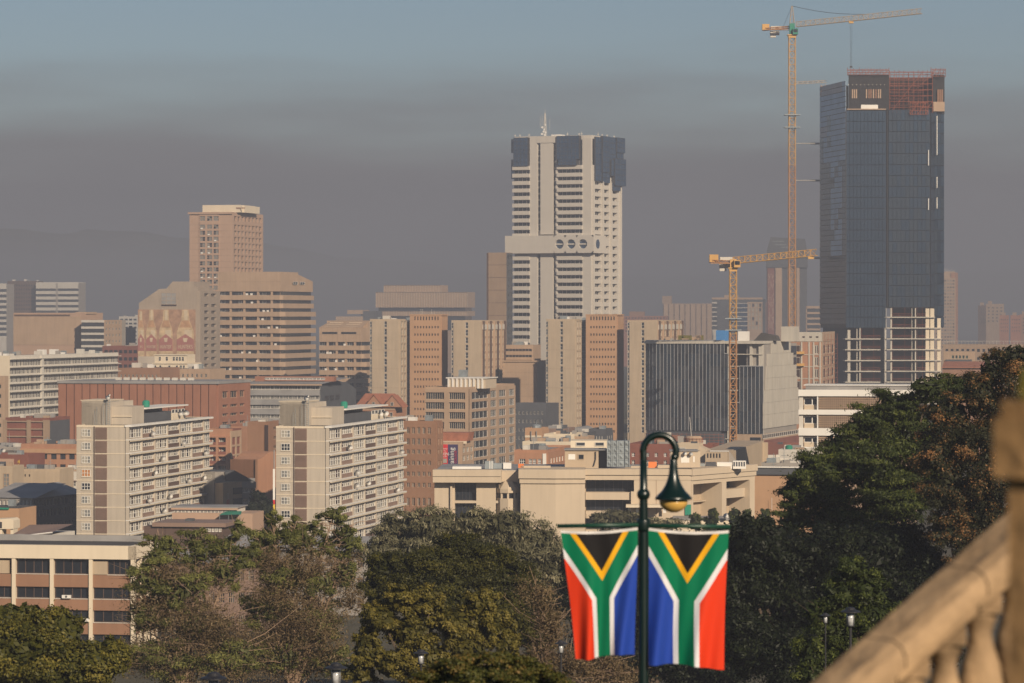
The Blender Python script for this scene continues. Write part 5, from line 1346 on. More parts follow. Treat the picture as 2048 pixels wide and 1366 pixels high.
    tk = MB().lathe([(.75, 0), (.8, .2), (.8, 1.1), (.6, 1.4), (.2, 1.5)], (0, 0, 0), 14)
    c, sn = math.cos(-b.t), math.sin(-b.t); o = b.root.location
    lx, ly = -3.0, b.ry(green_px + o_, -3.0)
    w = (o[0] + lx*c - ly*sn, o[1] + lx*sn + ly*c, o[2] + hy(815.8, yb))
    t = tag(tk.build('water_tank', M['green_tank'], None, w, smooth=False), 'green plastic water tank on the roof of the %s block of flats' % which, 'water tank')
    fz = ('top', 'second', 'third', 'fourth', 'fifth', 'sixth', 'seventh', 'eighth'); zn = lambda f: 'toward the corner' if f < .33 else 'in the middle' if f < .66 else 'past the middle' if f < .8 else 'at the far end'
    lab = 'white satellite dish on the roof of the %s flats, ' % which; gr = 'dishes on the %s block of flats' % which
    rr = random.Random(2 if which == 'left' else 9)
    spots = [(.24, 0, 1), (.62, 1, 1), (.36, 2, 1), (.90, 2, 1), (.27, 3, 1), (.69, 4, 1), (.88, 4, 1), (.20, 5, 1), (.45, 5, 1), (.38, 6, 1), (.20, 7, 1.2)] if which == 'left' else \
            [(.22, 1, 1.1), (.92, 2, 1), (.32, 3, 1.2), (.31, 4, 1.1), (.46, 4, 1), (.86, 5, 1)]
    for f, k, r in spots: b.dish('R', L*f, 1.4, zr - fl*(k+1) + .75, .62*r, 'white satellite dish on %s flats, %s floor ledge, %s' % (which, fz[k], zn(f)), gr)
    b.dish('R', yc + (yd-yc)*.45, .5, hy(829, yc), .7, lab + 'left of the pair', gr, x=xr); b.dish('R', yc + (yd-yc)*.85, .5, hy(829, yc), .75, lab + 'right of the pair', gr, x=xr)
    b.dish('F', X(203), .3, h(797), .45, lab + 'lower on the mast', gr, y=4.5); b.dish('F', X(206), .3, h(792), .35, lab + 'higher on the mast', gr, y=4.5)
    return b
flats(153, 252, 415, 735, 0, 'left', 292)
flats(552, 652, 803, 742, 2, 'right', 288)

# ================================================================ low city around the flats
def low_city():
    def simple(name, label, p0, pc, yt, D, m, ncol=6, fl=3.2, rows=True, L=16, wf=.5, hf=.45, th=12, top=.8, pp=True, bits=3, gm=None, R_=True, cat='building'):
        b = Bld(name, label, cat, pc, D, th); x0 = b.fx(p0); zt = b.z(yt)
        b.box('body', M[m], x0, 0, 0, L, 0, zt)
        if rows: punched(b, 'F', x0, 0, zt, 0, fl, ncol, wf, hf, M[m], top=top, win=dict(gm=gm or G1, nx=2, ny=2, bar=.09, seeds=4, fm=M['offwhite']))
        if R_: punched(b, 'R', 0, L, zt, 0, fl, max(2, int(L/3.5)), wf, hf, M[m], top=top, win=dict(gm=gm or G1, nx=2, ny=2, bar=.09, seeds=4, fm=M['offwhite']))
        b.box('roof', M['roofdark'] if bits % 2 else M['roofgrey'], x0 + .2, -.2, .2, L - .2, zt, zt + .1)
        if pp: parapet(b, x0, 0, 0, L, zt, M[m], .6)
        roofbits(b, x0, 0, 2, L - 2, zt + .1, bits * 2 + 1, ('offwhite', 'galv', 'grey', 'slate', 'tan', 'roofgrey'), .8)
        if bits > 1:
            q = MB(); xx = random.uniform(x0*.8, x0*.2); q.bar((xx, L*.4, zt), (xx, L*.4, zt + random.uniform(2, 4.5)), .05); q.bar((xx - .6, L*.4, zt + 1.9), (xx + .6, L*.4, zt + 1.9), .04); q.build('aerial', M['galv'], b.root)
        return b
    # left edge
    b = simple('brick_panel_block', 'low red-brown block with tan concrete grid below white ribbon office', 11, 98, 840, 1000, 'maroon', rows=False, R_=False, L=18)
    x0 = b.fx(11)
    for f in (0, .55, .93): b.slab('frame_post', M['tan_dark'], 'F', x0*(1-f) - .7, x0*(1-f) + .5 if f < .9 else .3, 0, .5, 0, b.z(840))
    for y in (842, 857, 872): b.slab('frame_beam', M['tan_dark'], 'F', x0, 0, 0, .45, b.z(y + 2.4), b.z(y))
    b.slab('side_wall', M['slate'], 'R', 0, 17, 0, .3, 0, b.z(842))  # side's shade painted in with the dark slate colour
    b = simple('brick_office', 'low orange brick office with square dark windows above the beige wall', 42, 158, 893, 900, 'redlight', rows=False, R_=False, L=20, bits=5)
    x0 = b.fx(42)
    b.skin('F', x0, 0, 0, b.z(897), [(b.fx(p), b.fx(p + 11)) for p in (66, 84, 103, 121, 139)], [(b.z(919), b.z(908)), (b.z(938), b.z(929))], M['redlight'], .35, win=dict(nx=2, ny=1, fm=M['frame_dark'], gm=M['glass2'], bar=.1))
    b.slab('roof_fascia', M['orange'], 'F', x0, .4, .36, .8, b.z(907), b.z(898))
    b.slab('sign_board', M['cream'], 'F', b.fx(49), b.fx(67), .4, .6, b.z(927), b.z(920))
    b = simple('numbered_block', 'maroon brick block with the yellow number painted on its wall', -40, 57, 914, 870, 'maroon', rows=False, R_=False, L=12, bits=2)
    for ch, yy in (('4', 924), ('2', 933)):
        o = obj('lettering', textmesh(ch, 1.35, M['yellowsign'], .02), b.root, (b.fx(37.5), -.05, b.z(yy))); o.rotation_euler = (R(90), 0, 0)
    b.slab('light_wall', M['pink'], 'F', b.fx(-40), b.fx(28), 0, .03, b.z(936), b.z(918))
    b = simple('louvred_block', 'grey louvred plant block on a flat roof at left edge', -40, 40, 898, 930, 'grey', rows=False, R_=False, L=12, bits=2)
    for k in range(4): b.slab('louvre', M['roofdark'], 'F', b.fx(-40), b.fx(38), 0, .08, b.z(902.5 + 2.4*k), b.z(901 + 2.4*k))
    b.dish('F', b.fx(7), .3, b.z(902), .7, 'white satellite dish on louvred plant block at left edge', None)
    b.dish('F', b.fx(7), 6, b.z(924), .6, 'white satellite dish in front of the maroon numbered block', None)
    # beige wall block (in the shadow of the flats)
    b = simple('beige_block', 'beige block with four tiny windows behind the left flats', 25, 120, 943, 850, 'beige', rows=False, R_=False, L=10, bits=2)
    b.skin('F', b.fx(25), 0, 0, b.z(943), [(b.fx(p), b.fx(p + 3)) for p in (32.5, 41, 49.5, 58)], [(b.z(954), b.z(949))], M['beige'], .3, win=dict(nx=1, gm=M['glass'], bar=0))
    b = simple('stair_tower', 'grey-beige stair tower with tall recessed window at left edge', -20, 25, 937, 835, 'beige', rows=False, R_=False, L=8, bits=1)
    b.window('F', b.fx(7), b.fx(19), b.z(980), b.z(947), 2, 4, M['tan'], [M['glass'], M['curtain2']], .12, .02, seeds=2)
    b = simple('roof_house', 'pale rooftop block with dark sheet roof close left of the flats', 108, 160, 948, 870, 'offwhite', rows=True, ncol=3, R_=False, L=12, bits=3)
    MB().quad((b.fx(119), -.6, b.z(966)), (.6, -.6, b.z(961)), (.6, 6, b.z(938)), (b.fx(119), 6, b.z(943))).build('sheet_roof', M['louvre'], b.root)
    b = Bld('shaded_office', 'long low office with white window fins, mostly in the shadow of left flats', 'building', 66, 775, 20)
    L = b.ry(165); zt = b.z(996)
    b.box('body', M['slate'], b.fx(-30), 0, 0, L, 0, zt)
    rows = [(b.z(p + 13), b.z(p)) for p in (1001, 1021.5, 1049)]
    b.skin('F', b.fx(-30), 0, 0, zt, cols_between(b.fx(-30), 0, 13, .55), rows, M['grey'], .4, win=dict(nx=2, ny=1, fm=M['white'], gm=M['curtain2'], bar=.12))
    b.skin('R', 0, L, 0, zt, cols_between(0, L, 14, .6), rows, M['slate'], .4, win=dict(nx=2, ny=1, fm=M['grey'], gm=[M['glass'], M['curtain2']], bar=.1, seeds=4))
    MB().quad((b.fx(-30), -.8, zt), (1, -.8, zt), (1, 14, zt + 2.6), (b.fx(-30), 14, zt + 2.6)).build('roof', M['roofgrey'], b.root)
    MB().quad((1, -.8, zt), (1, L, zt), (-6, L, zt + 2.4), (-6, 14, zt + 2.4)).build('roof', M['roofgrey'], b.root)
    b = simple('orange_block', 'plain orange brick block with green roof edge at left picture edge', -60, 38, 1017, 690, 'orange', rows=False, R_=False, L=10, pp=False, bits=1)
    b.slab('green_gutter', M['green_tank'], 'F', b.fx(-60), b.fx(18), 0, .35, b.z(1019), b.z(1015.5))
    b = Bld('gantry', 'cream concrete gantry with rounded top at bottom left edge', 'gantry', 27, 600, 8)
    MB().profile([(b.fx(-30), b.z(1058)), (0, b.z(1058)), (0, b.z(1041)), (-.5, b.z(1037)), (b.fx(-30), b.z(1040))], 0, 4).build('beam', M['cream'], b.root)
    b.box('column', M['cream'], b.fx(20), -.1, .3, 3, 0, b.z(1058.1)); b.box('column', M['cream'], b.fx(-6), b.fx(3), .3, 3, 0, b.z(1058.1))
    b.slab('grille', M['frame_dark'], 'F', b.fx(-10), b.fx(4), 0, .1, b.z(1056), b.z(1044))
    b = Bld('low_house', 'low house with sloping brown roof and white gutter behind the cream office', 'house', 98, 590, 14)
    x0 = b.fx(30); b.box('wall', M['offwhite'], x0, 0, 0, 12, 0, b.z(1070))
    punched(b, 'F', x0, 0, b.z(1070), 0, 3, 7, .55, .5, M['offwhite'], top=.2)
    MB().quad((x0 - 1, -1.5, b.z(1076)), (.9, -1.2, b.z(1064)), (.9, 9, b.z(1054)), (x0 - 1, 9, b.z(1057))).build('roof', M['louvre'], b.root)
    MB().bar((x0 - 1, -1.55, b.z(1076)), (1.1, -1.25, b.z(1064)), .13).build('gutter', M['white'], b.root)
    b.box('end_pier', M['pink'], -.9, .2, -.9, 0, 0, b.z(1067))
    # between the two blocks of flats
    b = simple('brick_flats', 'red brick flats with recessed balconies between the two pale blocks', 412, 460, 862, 930, 'redlight', rows=False, R_=False, L=18, bits=3)
    x0 = b.fx(412)
    rows = [(b.z(p + 15), b.z(p)) for p in (875, 894, 912.5, 931)]
    b.skin('F', x0, 0, 0, b.z(873), [(b.fx(420), b.fx(434)), (b.fx(439), b.fx(454))], rows, M['redlight'], 1.2, win=dict(nx=3, ny=2, fm=M['offwhite'], gm=[M['glass'], M['curtain2'], M['maroon']], bar=.1, seeds=6))
    for r in rows:
        for p0, p1 in ((420, 434), (439, 454)): b.slab('balcony_wall', M['maroon'], 'F', b.fx(p0), b.fx(p1), .9, 1.15, r[0], r[0] + .8)
    Ls = b.ry(481)
    b.skin('R', 0, Ls, 0, b.z(862), cols_between(.5, Ls - .5, 2, .75), rows, M['tan'], .3, win=dict(nx=1, gm=M['maroon'], bar=0))
    b.box('upper_house', M['maroon'], -5, .2, 2, Ls, b.z(862), b.z(858))
    b = simple('brick_block', 'brick block with tan sills just right of the recessed-balcony flats', 478, 497, 857, 980, 'red', ncol=2, L=12, R_=True, bits=2)
    b = simple('cream_house', 'small cream two-storey house in a gap below brick block', 478, 497, 922, 860, 'cream', ncol=2, L=8, R_=False, bits=1, fl=2.4, gm=[M['glass']])
    b = simple('brown_block', 'tall plain brown brick block with one dark slot left of right flats', 495, 532, 848, 900, 'brown', rows=False, L=12, bits=2, R_=False)
    b.slab('dark_slot', M['joint'], 'F', -.3, .6, 0, .2, 0, b.z(850)); Lr = b.ry(552)
    b.skin('R', .7, Lr, 0, b.z(848), [(b.ry(544), Lr - .3)], [(b.z(p + 7), b.z(p)) for p in (855, 874, 893, 912)], M['brown'], .4, win=dict(nx=2, gm=M['glass'], bar=.1, fm=M['tan']))
    b = Bld('gable_wall_house', 'red brick building with curved gable wall partly in shadow', 'building', 512, 830, 25)
    L = b.ry(560); z = lambda y, yy=0: b.z(y, 0, yy)
    q = MB(); prof = [(0, 0), (L, 0), (L, z(903, L)), (L*.62, z(903, L*.6)), (L*.45, z(907, L*.5)), (L*.3, z(914, L*.3)), (L*.12, z(919, 2)), (0, z(919))]
    q.quad(*[(0, y, zz) for y, zz in prof]); q.quad(*[(-7, y, zz) for y, zz in reversed(prof)])
    for (y0, z0), (y1, z1) in zip(prof[2:], prof[3:] + prof[:1]): q.quad((0, y0, z0), (-7, y0, z0), (-7, y1, z1), (0, y1, z1))
    q.quad((0, 0, 0), (0, 0, z(919)), (-7, 0, z(919)), (-7, 0, 0))
    q.build('wall', M['redlight'], b.root)
    MB().box(.02, .5, -.5, 0, 0, z(918)).build('corner_pier', M['brown'], b.root)
    b = Bld('grey_works', 'grey works building with saw-tooth roof and pale stair block between flats', 'building', 428, 790, 30)
    x0 = b.fx(400); L = b.ry(510)
    b.box('body', M['roofgrey'], x0, 0, 0, L, 0, b.z(962))
    q = MB(); q.quad((.0, 10, b.z(955, 0, 10)), (.0, L, b.z(966, 0, L)), (-9, L, b.z(966, 0, L)), (-9, 10, b.z(955, 0, 10)))
    zz = lambda y, yy: b.z(y, 0, yy)
    q = MB(); a1, a2, a3 = b.ry(450), b.ry(467), L
    q.quad((.05, a1, zz(962, a1)), (.05, a3, zz(963, a3)), (.05, a2, zz(940, a2)), (.05, a1, zz(945, a1)))
    q.quad((.05, a2, zz(940, a2)), (.05, a3, zz(963, a3)), (-8, a3, zz(963, a3)), (-8, a2, zz(940, a2))); q.quad((.05, a1, zz(945, a1)), (.05, a2, zz(940, a2)), (-8, a2, zz(940, a2)), (-8, a1, zz(945, a1)))
    q.build('saw_tooth_roof', M['slate'], b.root)
    b.box('upper_storey', M['grey'], x0, -.4, 1, b.ry(452), b.z(963), b.z(945)); b.window('F', -3, -1.4, b.z(958), b.z(950), 1, 1, M['offwhite'], M['curtain'], .1, .02, y=1)
    b.strips('R', b.ry(468), L, [(b.z(984, 0, 15), b.z(976, 0, 15)), (b.z(1005, 0, 15), b.z(997, 0, 15))], b.z(964, 0, 15), 0, M['roofgrey'], 6, .3, win=dict(nx=3, fm=M['white'], gm=M['glass'], bar=.12))
    q = b.box('stair_block', M['beige'], .0, 2.2, b.ry(430), b.ry(468), 0, b.z(963, 0, 8))
    o = obj('emblem', None, b.root, (2.24, b.ry(440), b.z(1003, 0, 5)))
    t = MB(); n = 20
    for k in range(n):
        a0, a1_ = 2*math.pi*k/n, 2*math.pi*(k+1)/n
        t.quad((.02, .62*math.cos(a0), .62*math.sin(a0)), (.02, .62*math.cos(a1_), .62*math.sin(a1_)), (.02, .48*math.cos(a1_), .48*math.sin(a1_)), (.02, .48*math.cos(a0), .48*math.sin(a0)))
    t.box(.01, .03, -.2, -.05, -.3, .35); t.box(.01, .03, -.05, .25, -.3, -.15); t.box(.01, .03, -.05, .2, 0, .12)
    bpy.data.objects.remove(o); t.build('emblem', M['red_sign'], b.root, (2.22, b.ry(440), b.z(1003, 0, 5)))
    q = MB()
    for k in range(7): q.box(2.21, 2.25, b.ry(440) - .35 + (k % 3)*.1, b.ry(440) + .35, b.z(985 + k*1.9, 0, 5) - .07, b.z(985 + k*1.9, 0, 5))
    q.build('lettering', M['offwhite'], b.root)
    for y in (974, 995): b.box('balcony_opening', M['slate'], .5, 2.3, b.ry(450), b.ry(468.5), b.z(y + 13, 0, 8), b.z(y, 0, 8))
    r = thing('banner_pole', 'tall white pole sign with red and yellow foot beside the right flats', 'sign', (at(548, 0, 728)[0], 728, gz(728) - .3))
    w = lambda y: CZ - (y - HY)/F*728 - r.location[2]
    MB().box(-.22, .22, -.1, .1, w(999.5), w(938)).build('white_panel', M['white'], r); MB().box(-.22, .22, -.1, .1, w(1008.5), w(999.6)).build('red_panel', M['red_sign'], r)
    MB().box(-.22, .22, -.1, .1, w(1021), w(1008.6)).build('yellow_panel', M['yellowsign'], r); MB().bar((0, .2, 0), (0, .2, w(900)), .12, 8).build('pole', M['roofgrey'], r)
    # terraced roofs in front of the left flats
    b = Bld('terrace_house', 'low pinkish flat-roofed block with white window row before left flats', 'house', 505, 655, 8)
    x0 = b.fx(344)
    b.box('body', M['pink'], x0, 0, 0, 10, 0, b.z(1027)); b.box('upper_storey', M['offwhite'], x0, b.fx(470), 1.5, 9, b.z(1027), b.z(1017)); b.box('roof', M['roofgrey'], x0 - .5, b.fx(474), .9, 9.6, b.z(1017), b.z(1015)); b.box('fascia', M['pink'], x0 - .4, b.fx(473), .95, 1.4, b.z(1021), b.z(1017))
    for k in range(16): b.window('F', b.fx(346 + k*7.4), b.fx(351.5 + k*7.4), b.z(1027.5), b.z(1021.5), 2, 1, M['white'], M['glass'], .06, .02, y=1.5)
    MB().quad((b.fx(440), -2.2, b.z(1030)), (b.fx(486), -2.2, b.z(1029)), (b.fx(482), 1, b.z(1023)), (b.fx(450), 1, b.z(1024))).quad((b.fx(440), -2.2, b.z(1030)), (b.fx(486), -2.2, b.z(1029)), (b.fx(486), -2.2, b.z(1028)), (b.fx(440), -2.2, b.z(1029))) if 0 else None
    q = MB(); q.quad((b.fx(442), -2.2, b.z(1029)), (b.fx(487), -2.2, b.z(1028)), (b.fx(480), 1.4, b.z(1023)), (b.fx(449), 1.4, b.z(1024))); q.build('awning', M['green_tank'], b.root)
    q = MB()
    for p in (444, 462, 485): q.bar((b.fx(p), -2.1, b.z(1042)), (b.fx(p), -2.1, b.z(1028.5)), .05)
    q.build('awning_posts', M['galv'], b.root)
    b = Bld('brown_garage', 'dark brown flat-roofed block with white windows below the left flats', 'building', 446, 610, 8)
    x0 = b.fx(288); b.box('body', M['darkbrown'], x0, 0, 0, 10, 0, b.z(1054)); b.box('roof', M['louvre'], b.fx(306), .6, -.6, 10.4, b.z(1054), b.z(1046)); b.box('roof_vent', M['slate'], b.fx(360), b.fx(374), 4, 6, b.z(1046), b.z(1041))
    for k in range(5): b.window('F', b.fx(410 + k*7), b.fx(415 + k*7), b.z(1064), b.z(1056), 1, 1, M['white'], M['curtain'], .07, .02)
    for p in (330, 368): b.slab('panel_joint', M['joint'], 'F', b.fx(p), b.fx(p + .8), 0, .03, b.z(1090), b.z(1055))
    # long shed roofs seen through the feathery trees
    b = Bld('long_shed', 'long low building with grey sheet roof behind the feathery trees', 'building', 740, 560, 16)
    x0 = b.fx(430)
    b.box('wall', M['grey'], x0, 0, 0, 12, 0, b.z(1100)); punched(b, 'F', x0, 0, b.z(1100), 0, 3.3, 14, .6, .5, M['grey'], top=.3, win=dict(nx=3, ny=2, fm=M['tan_dark'], gm=G1, bar=.08, seeds=4))
    q = MB(); q.quad((x0 - .6, -1, b.z(1102)), (.6, -1, b.z(1102)), (.6, 9, b.z(1080)), (x0 - .6, 9, b.z(1080))); q.build('roof', M['roofgrey'], b.root)
    b = Bld('long_shed', 'second grey-roofed shed below the brown garage, seen through branches', 'building', 520, 520, 12)
    x0 = b.fx(270); b.box('wall', M['louvre'], x0, 0, 0, 12, 0, b.z(1125)); punched(b, 'F', x0, 0, b.z(1125), 0, 3.3, 12, .6, .5, M['louvre'], top=.3, win=dict(nx=3, ny=2, fm=M['tan_dark'], gm=G1, bar=.08, seeds=4))
    q = MB(); q.quad((x0 - .6, -1, b.z(1127)), (.6, -1, b.z(1127)), (.6, 9, b.z(1104)), (x0 - .6, 9, b.z(1104))); q.build('roof', M['roofgrey'], b.root)
    # middle: roofs between tan office and glass front
    b = simple('brick_school', 'low red brick block with white windows behind the beige roof stair house', 1029, 1094, 905, 800, 'redlight', rows=False, R_=False, L=30, bits=2)
    b.skin('F', b.fx(1029), 0, 0, b.z(905), [(b.fx(p), b.fx(p + w)) for p, w in ((1039, 12), (1058, 7), (1066, 7), (1076, 7))], [(b.z(928), b.z(918))], M['redlight'], .3, win=dict(nx=3, ny=2, fm=M['white'], gm=M['glass2'], bar=.09))
    Lr = b.ry(1132); b.skin('R', 0, Lr, 0, b.z(905), cols_between(2, Lr - .5, 6, .55), [(b.z(928), b.z(917))], M['redlight'], .3, win=dict(nx=2, ny=2, fm=M['white'], gm=M['curtain'], bar=.1))
    b.slab('stair_strip', M['white'], 'F', -.9, -.1, .3, .5, 0, b.z(907))
    b = simple('cream_shed', 'cream flat block with sheet roof behind the low brick block', 1045, 1148, 888, 900, 'cream', rows=False, R_=False, L=18, bits=8)
    b = simple('cream_shed', 'long cream parapet wall block left of the water tank frame', 1088, 1148, 872, 1000, 'cream', rows=True, ncol=8, hf=.3, R_=False, L=14, bits=2)
    b = simple('brick_stack_block', 'orange brick block with pale band and dark tank left of maroon roof', 1050, 1083, 860, 1010, 'orange', rows=False, R_=True, L=10, bits=2)
    b.slab('band', M['cream'], 'F', b.fx(1050), 0, 0, .12, b.z(875), b.z(871))
    q = MB().lathe([(1.1, 0), (1.2, .3), (1.2, 1.6), (.7, 2.0)], (b.fx(1068), 3, b.z(863)), 12); q.build('roof_tank', M['galv'], b.root)
    q = MB()
    for dx in (-.8, .8): q.bar((b.fx(1068) + dx, -.4, b.z(900)), (b.fx(1068) + dx, -.4, b.z(862)), .12)
    q.build('tank_frame', M['galv'], b.root)
    b = simple('maroon_roof_block', 'block with flat maroon sheet roof below right beige slab', 1085, 1130, 861, 1080, 'louvre', rows=False, R_=False, L=16, bits=3)
    b.slab('hut', M['offwhite'], 'F', b.fx(1124), b.fx(1130), 0, 1.5, b.z(873), b.z(865))
    b = simple('slate_annex', 'dark slate annex standing before the right orange brick tower', 1176, 1211, 862, 1090, 'slate', ncol=5, L=12, bits=2, wf=.3, hf=.3)
    b = simple('slate_annex', 'lower stepped slate annex left of taller slate annex', 1140, 1178, 868, 1060, 'slate', rows=False, R_=False, L=12, bits=1)
    b = simple('tan_annex', 'small tan wall block before the stepped slate annex', 1128, 1176, 877, 1000, 'tan', rows=False, R_=False, L=10, bits=1)
    b = Bld('domed_shed', 'grey curved-roof shed below the right beige slab', 'building', 1172, 1130, 12)
    q = MB(); xa, xb = b.fx(1130), 0; pts = [(xa, 0), (xb, 0)] + [(xb + (xa - xb)*f, b.z(868) + (b.z(855) - b.z(868))*math.sin(math.pi*f)**.8) for f in np.linspace(0.02, .98, 10)]
    q.profile(pts, 0, 20); q.build('vault', M['roofgrey'], b.root); b.slab('door', M['glass2'], 'F', xa*.7, xa*.3, 0, .05, 0, b.z(880))
    b = simple('maroon_block', 'maroon brick building with small white windows behind the green lamp hook', 1255, 1352, 893, 830, 'maroon', rows=False, R_=False, L=20, bits=3)
    b.skin('F', b.fx(1255), 0, 0, b.z(893), [(b.fx(p), b.fx(p + 6)) for p in (1264, 1293, 1310, 1328, 1340)], [(b.z(914), b.z(906)), (b.z(930), b.z(921))], M['maroon'], .3, win=dict(nx=2, ny=2, fm=M['white'], gm=M['glass2'], bar=.1))
    b = simple('red_house', 'red brick house with small white windows rising behind the lamp hook', 1296, 1345, 878, 900, 'red', rows=False, R_=False, L=12, bits=1)
    b.skin('F', b.fx(1296), 0, 0, b.z(878), [(b.fx(1307), b.fx(1313)), (b.fx(1325), b.fx(1332))], [(b.z(892), b.z(885))], M['red'], .25, win=dict(nx=2, ny=2, fm=M['white'], gm=M['glass2'], bar=.09))
    q = MB(); q.quad((b.fx(1258), -.5, b.z(905)), (b.fx(1283), -.5, b.z(925)), (b.fx(1283), 6, b.z(925)), (b.fx(1258), 6, b.z(905))); q.build('lean_to_roof', M['roofgrey'], b.root)
    b = simple('maroon_block', 'maroon annex under the curved concrete wall', 1375, 1425, 893, 860, 'maroon', ncol=4, L=10, R_=False, bits=1)
    b = simple('plant_tower', 'square cream plant tower with brick crown behind twin roof dishes', 1352, 1398, 892, 780, 'beige_light', rows=False, R_=False, L=6, bits=0)
    b.window('F', b.fx(1354), b.fx(1371), b.z(904), b.z(895), 1, 4, M['offwhite'], M['glass2'], .12, .02, name='louvre')
    q = MB(); q.profile([(-.1, b.z(892)), (2.2, b.z(901)), (2.2, 0), (-.1, 0)][::-1], .3, 5); q.build('curved_buttress', M['beige_light'], b.root)
    cr = Bld('brick_chimney_tower', 'weathered round brick crown with railing and white aerial mast', 'tower', 1402, 835, 5)
    q = MB(); c0 = (cr.fx(1386), 3, 0); q.lathe([(1.6, 0), (1.6, cr.z(892)), (1.95, cr.z(886)), (2.1, cr.z(876)), (1.7, cr.z(873))], c0, 16); q.build('shaft', M['tan'], cr.root)
    q = MB(); q.bar((c0[0] - .5, 3, cr.z(874)), (c0[0] - .9, 3, cr.z(835)), .06); q.build('mast', M['white'], cr.root)
    q = MB()
    for k in range(16): a = 2*math.pi*k/16; q.bar((c0[0] + 2.3*math.cos(a), 3 + 2.3*math.sin(a), cr.z(893)), (c0[0] + 2.3*math.cos(a), 3 + 2.3*math.sin(a), cr.z(877)), .04)
    for z_ in (878, 885): 
        for k in range(16): a, a2 = 2*math.pi*k/16, 2*math.pi*(k+1)/16; q.bar((c0[0] + 2.3*math.cos(a), 3 + 2.3*math.sin(a), cr.z(z_)), (c0[0] + 2.3*math.cos(a2), 3 + 2.3*math.sin(a2), cr.z(z_)), .04)
    q.build('railing', M['rust'], cr.root)
    b = Bld('curved_wall_block', 'tan block with five narrow windows and swooping concrete wall', 'building', 1455, 770, 10)
    x0 = b.fx(1411); zt = b.z(903)
    b.box('body', M['beige'], x0, 0, 0, 12, 0, zt); b.skin('F', x0, 0, 0, zt, [(b.fx(p), b.fx(p + 3.2)) for p in (1414, 1420, 1426, 1432, 1438)], [(b.z(916), b.z(907))], M['beige'], .25, win=dict(nx=1, gm=M['glass'], bar=0))
    Lr = b.ry(1528)
    q = MB(); pr = [(0, zt), (Lr*.3, b.z(905, 0, 9)), (Lr*.5, b.z(914, 0, 12)), (Lr*.7, b.z(923, 0, 12)), (Lr, b.z(926, 0, 12))]
    b.box('rear_block', M['beige'], -7, 0.0, 12, Lr, 0, b.z(902, 0, 12)); b.slab('base_band', M['brown'], 'F', x0, .2, .25, .5, 0, b.z(926))
    q = MB(); prof = [(0, 0), (3.2, 0), (3.2, b.z(928)), (2.1, b.z(926)), (1.2, b.z(919)), (.6, b.z(910)), (.0, b.z(903))]
    q.profile(prof, 3, 3.5); q.build('swooping_fin', M['grey'], b.root); b.slab('fin', M['beige'], 'R', Lr - 3, Lr - 2, 0, 1.2, 0, b.z(905, 0, 12))
    b.box('coping', M['white'], b.fx(1420), .3, -.4, .3, zt, zt + .18)
    b = simple('tank_roof_block', 'low block with green tank and pale roof plant left of the white screens', 1523, 1625, 932, 720, 'grey', ncol=10, R_=False, L=14, bits=9)
    b = simple('white_wall_block', 'plain off-white wall block at the foot of the white screen building', 1557, 1640, 905, 745, 'offwhite', rows=False, R_=False, L=8, bits=1)
    tk = MB().lathe([(.72, 0), (.78, .2), (.78, 1.2), (.5, 1.45)], (0, 0, 0), 14); tk.build('roof_tank', M['green_tank'], b.root, (b.fx(1576), 1.4, b.z(904.8)))
    b = simple('brick_podium', 'plain maroon brick podium below the half-finished glass office', 1500, 1602, 893, 1000, 'maroon', rows=False, R_=False, L=14, bits=0)
    b = simple('orange_wall_block', 'orange brick block with blue-grey roof edge left of big right tree', 1500, 1640, 951, 700, 'orange', rows=False, R_=False, L=14, bits=6)
    b.slab('roof_fascia', M['slate'], 'F', b.fx(1500), 0, 0, .5, b.z(950), b.z(936)); b.slab('roof_edge', M['white'], 'F', b.fx(1500), 0, 0, .8, b.z(936), b.z(933.5))
    q = MB().bar((b.fx(1545), -1, 0), (b.fx(1545), -1, b.z(996)), .04); q.build('flag_pole', M['white'], b.root)
low_city()

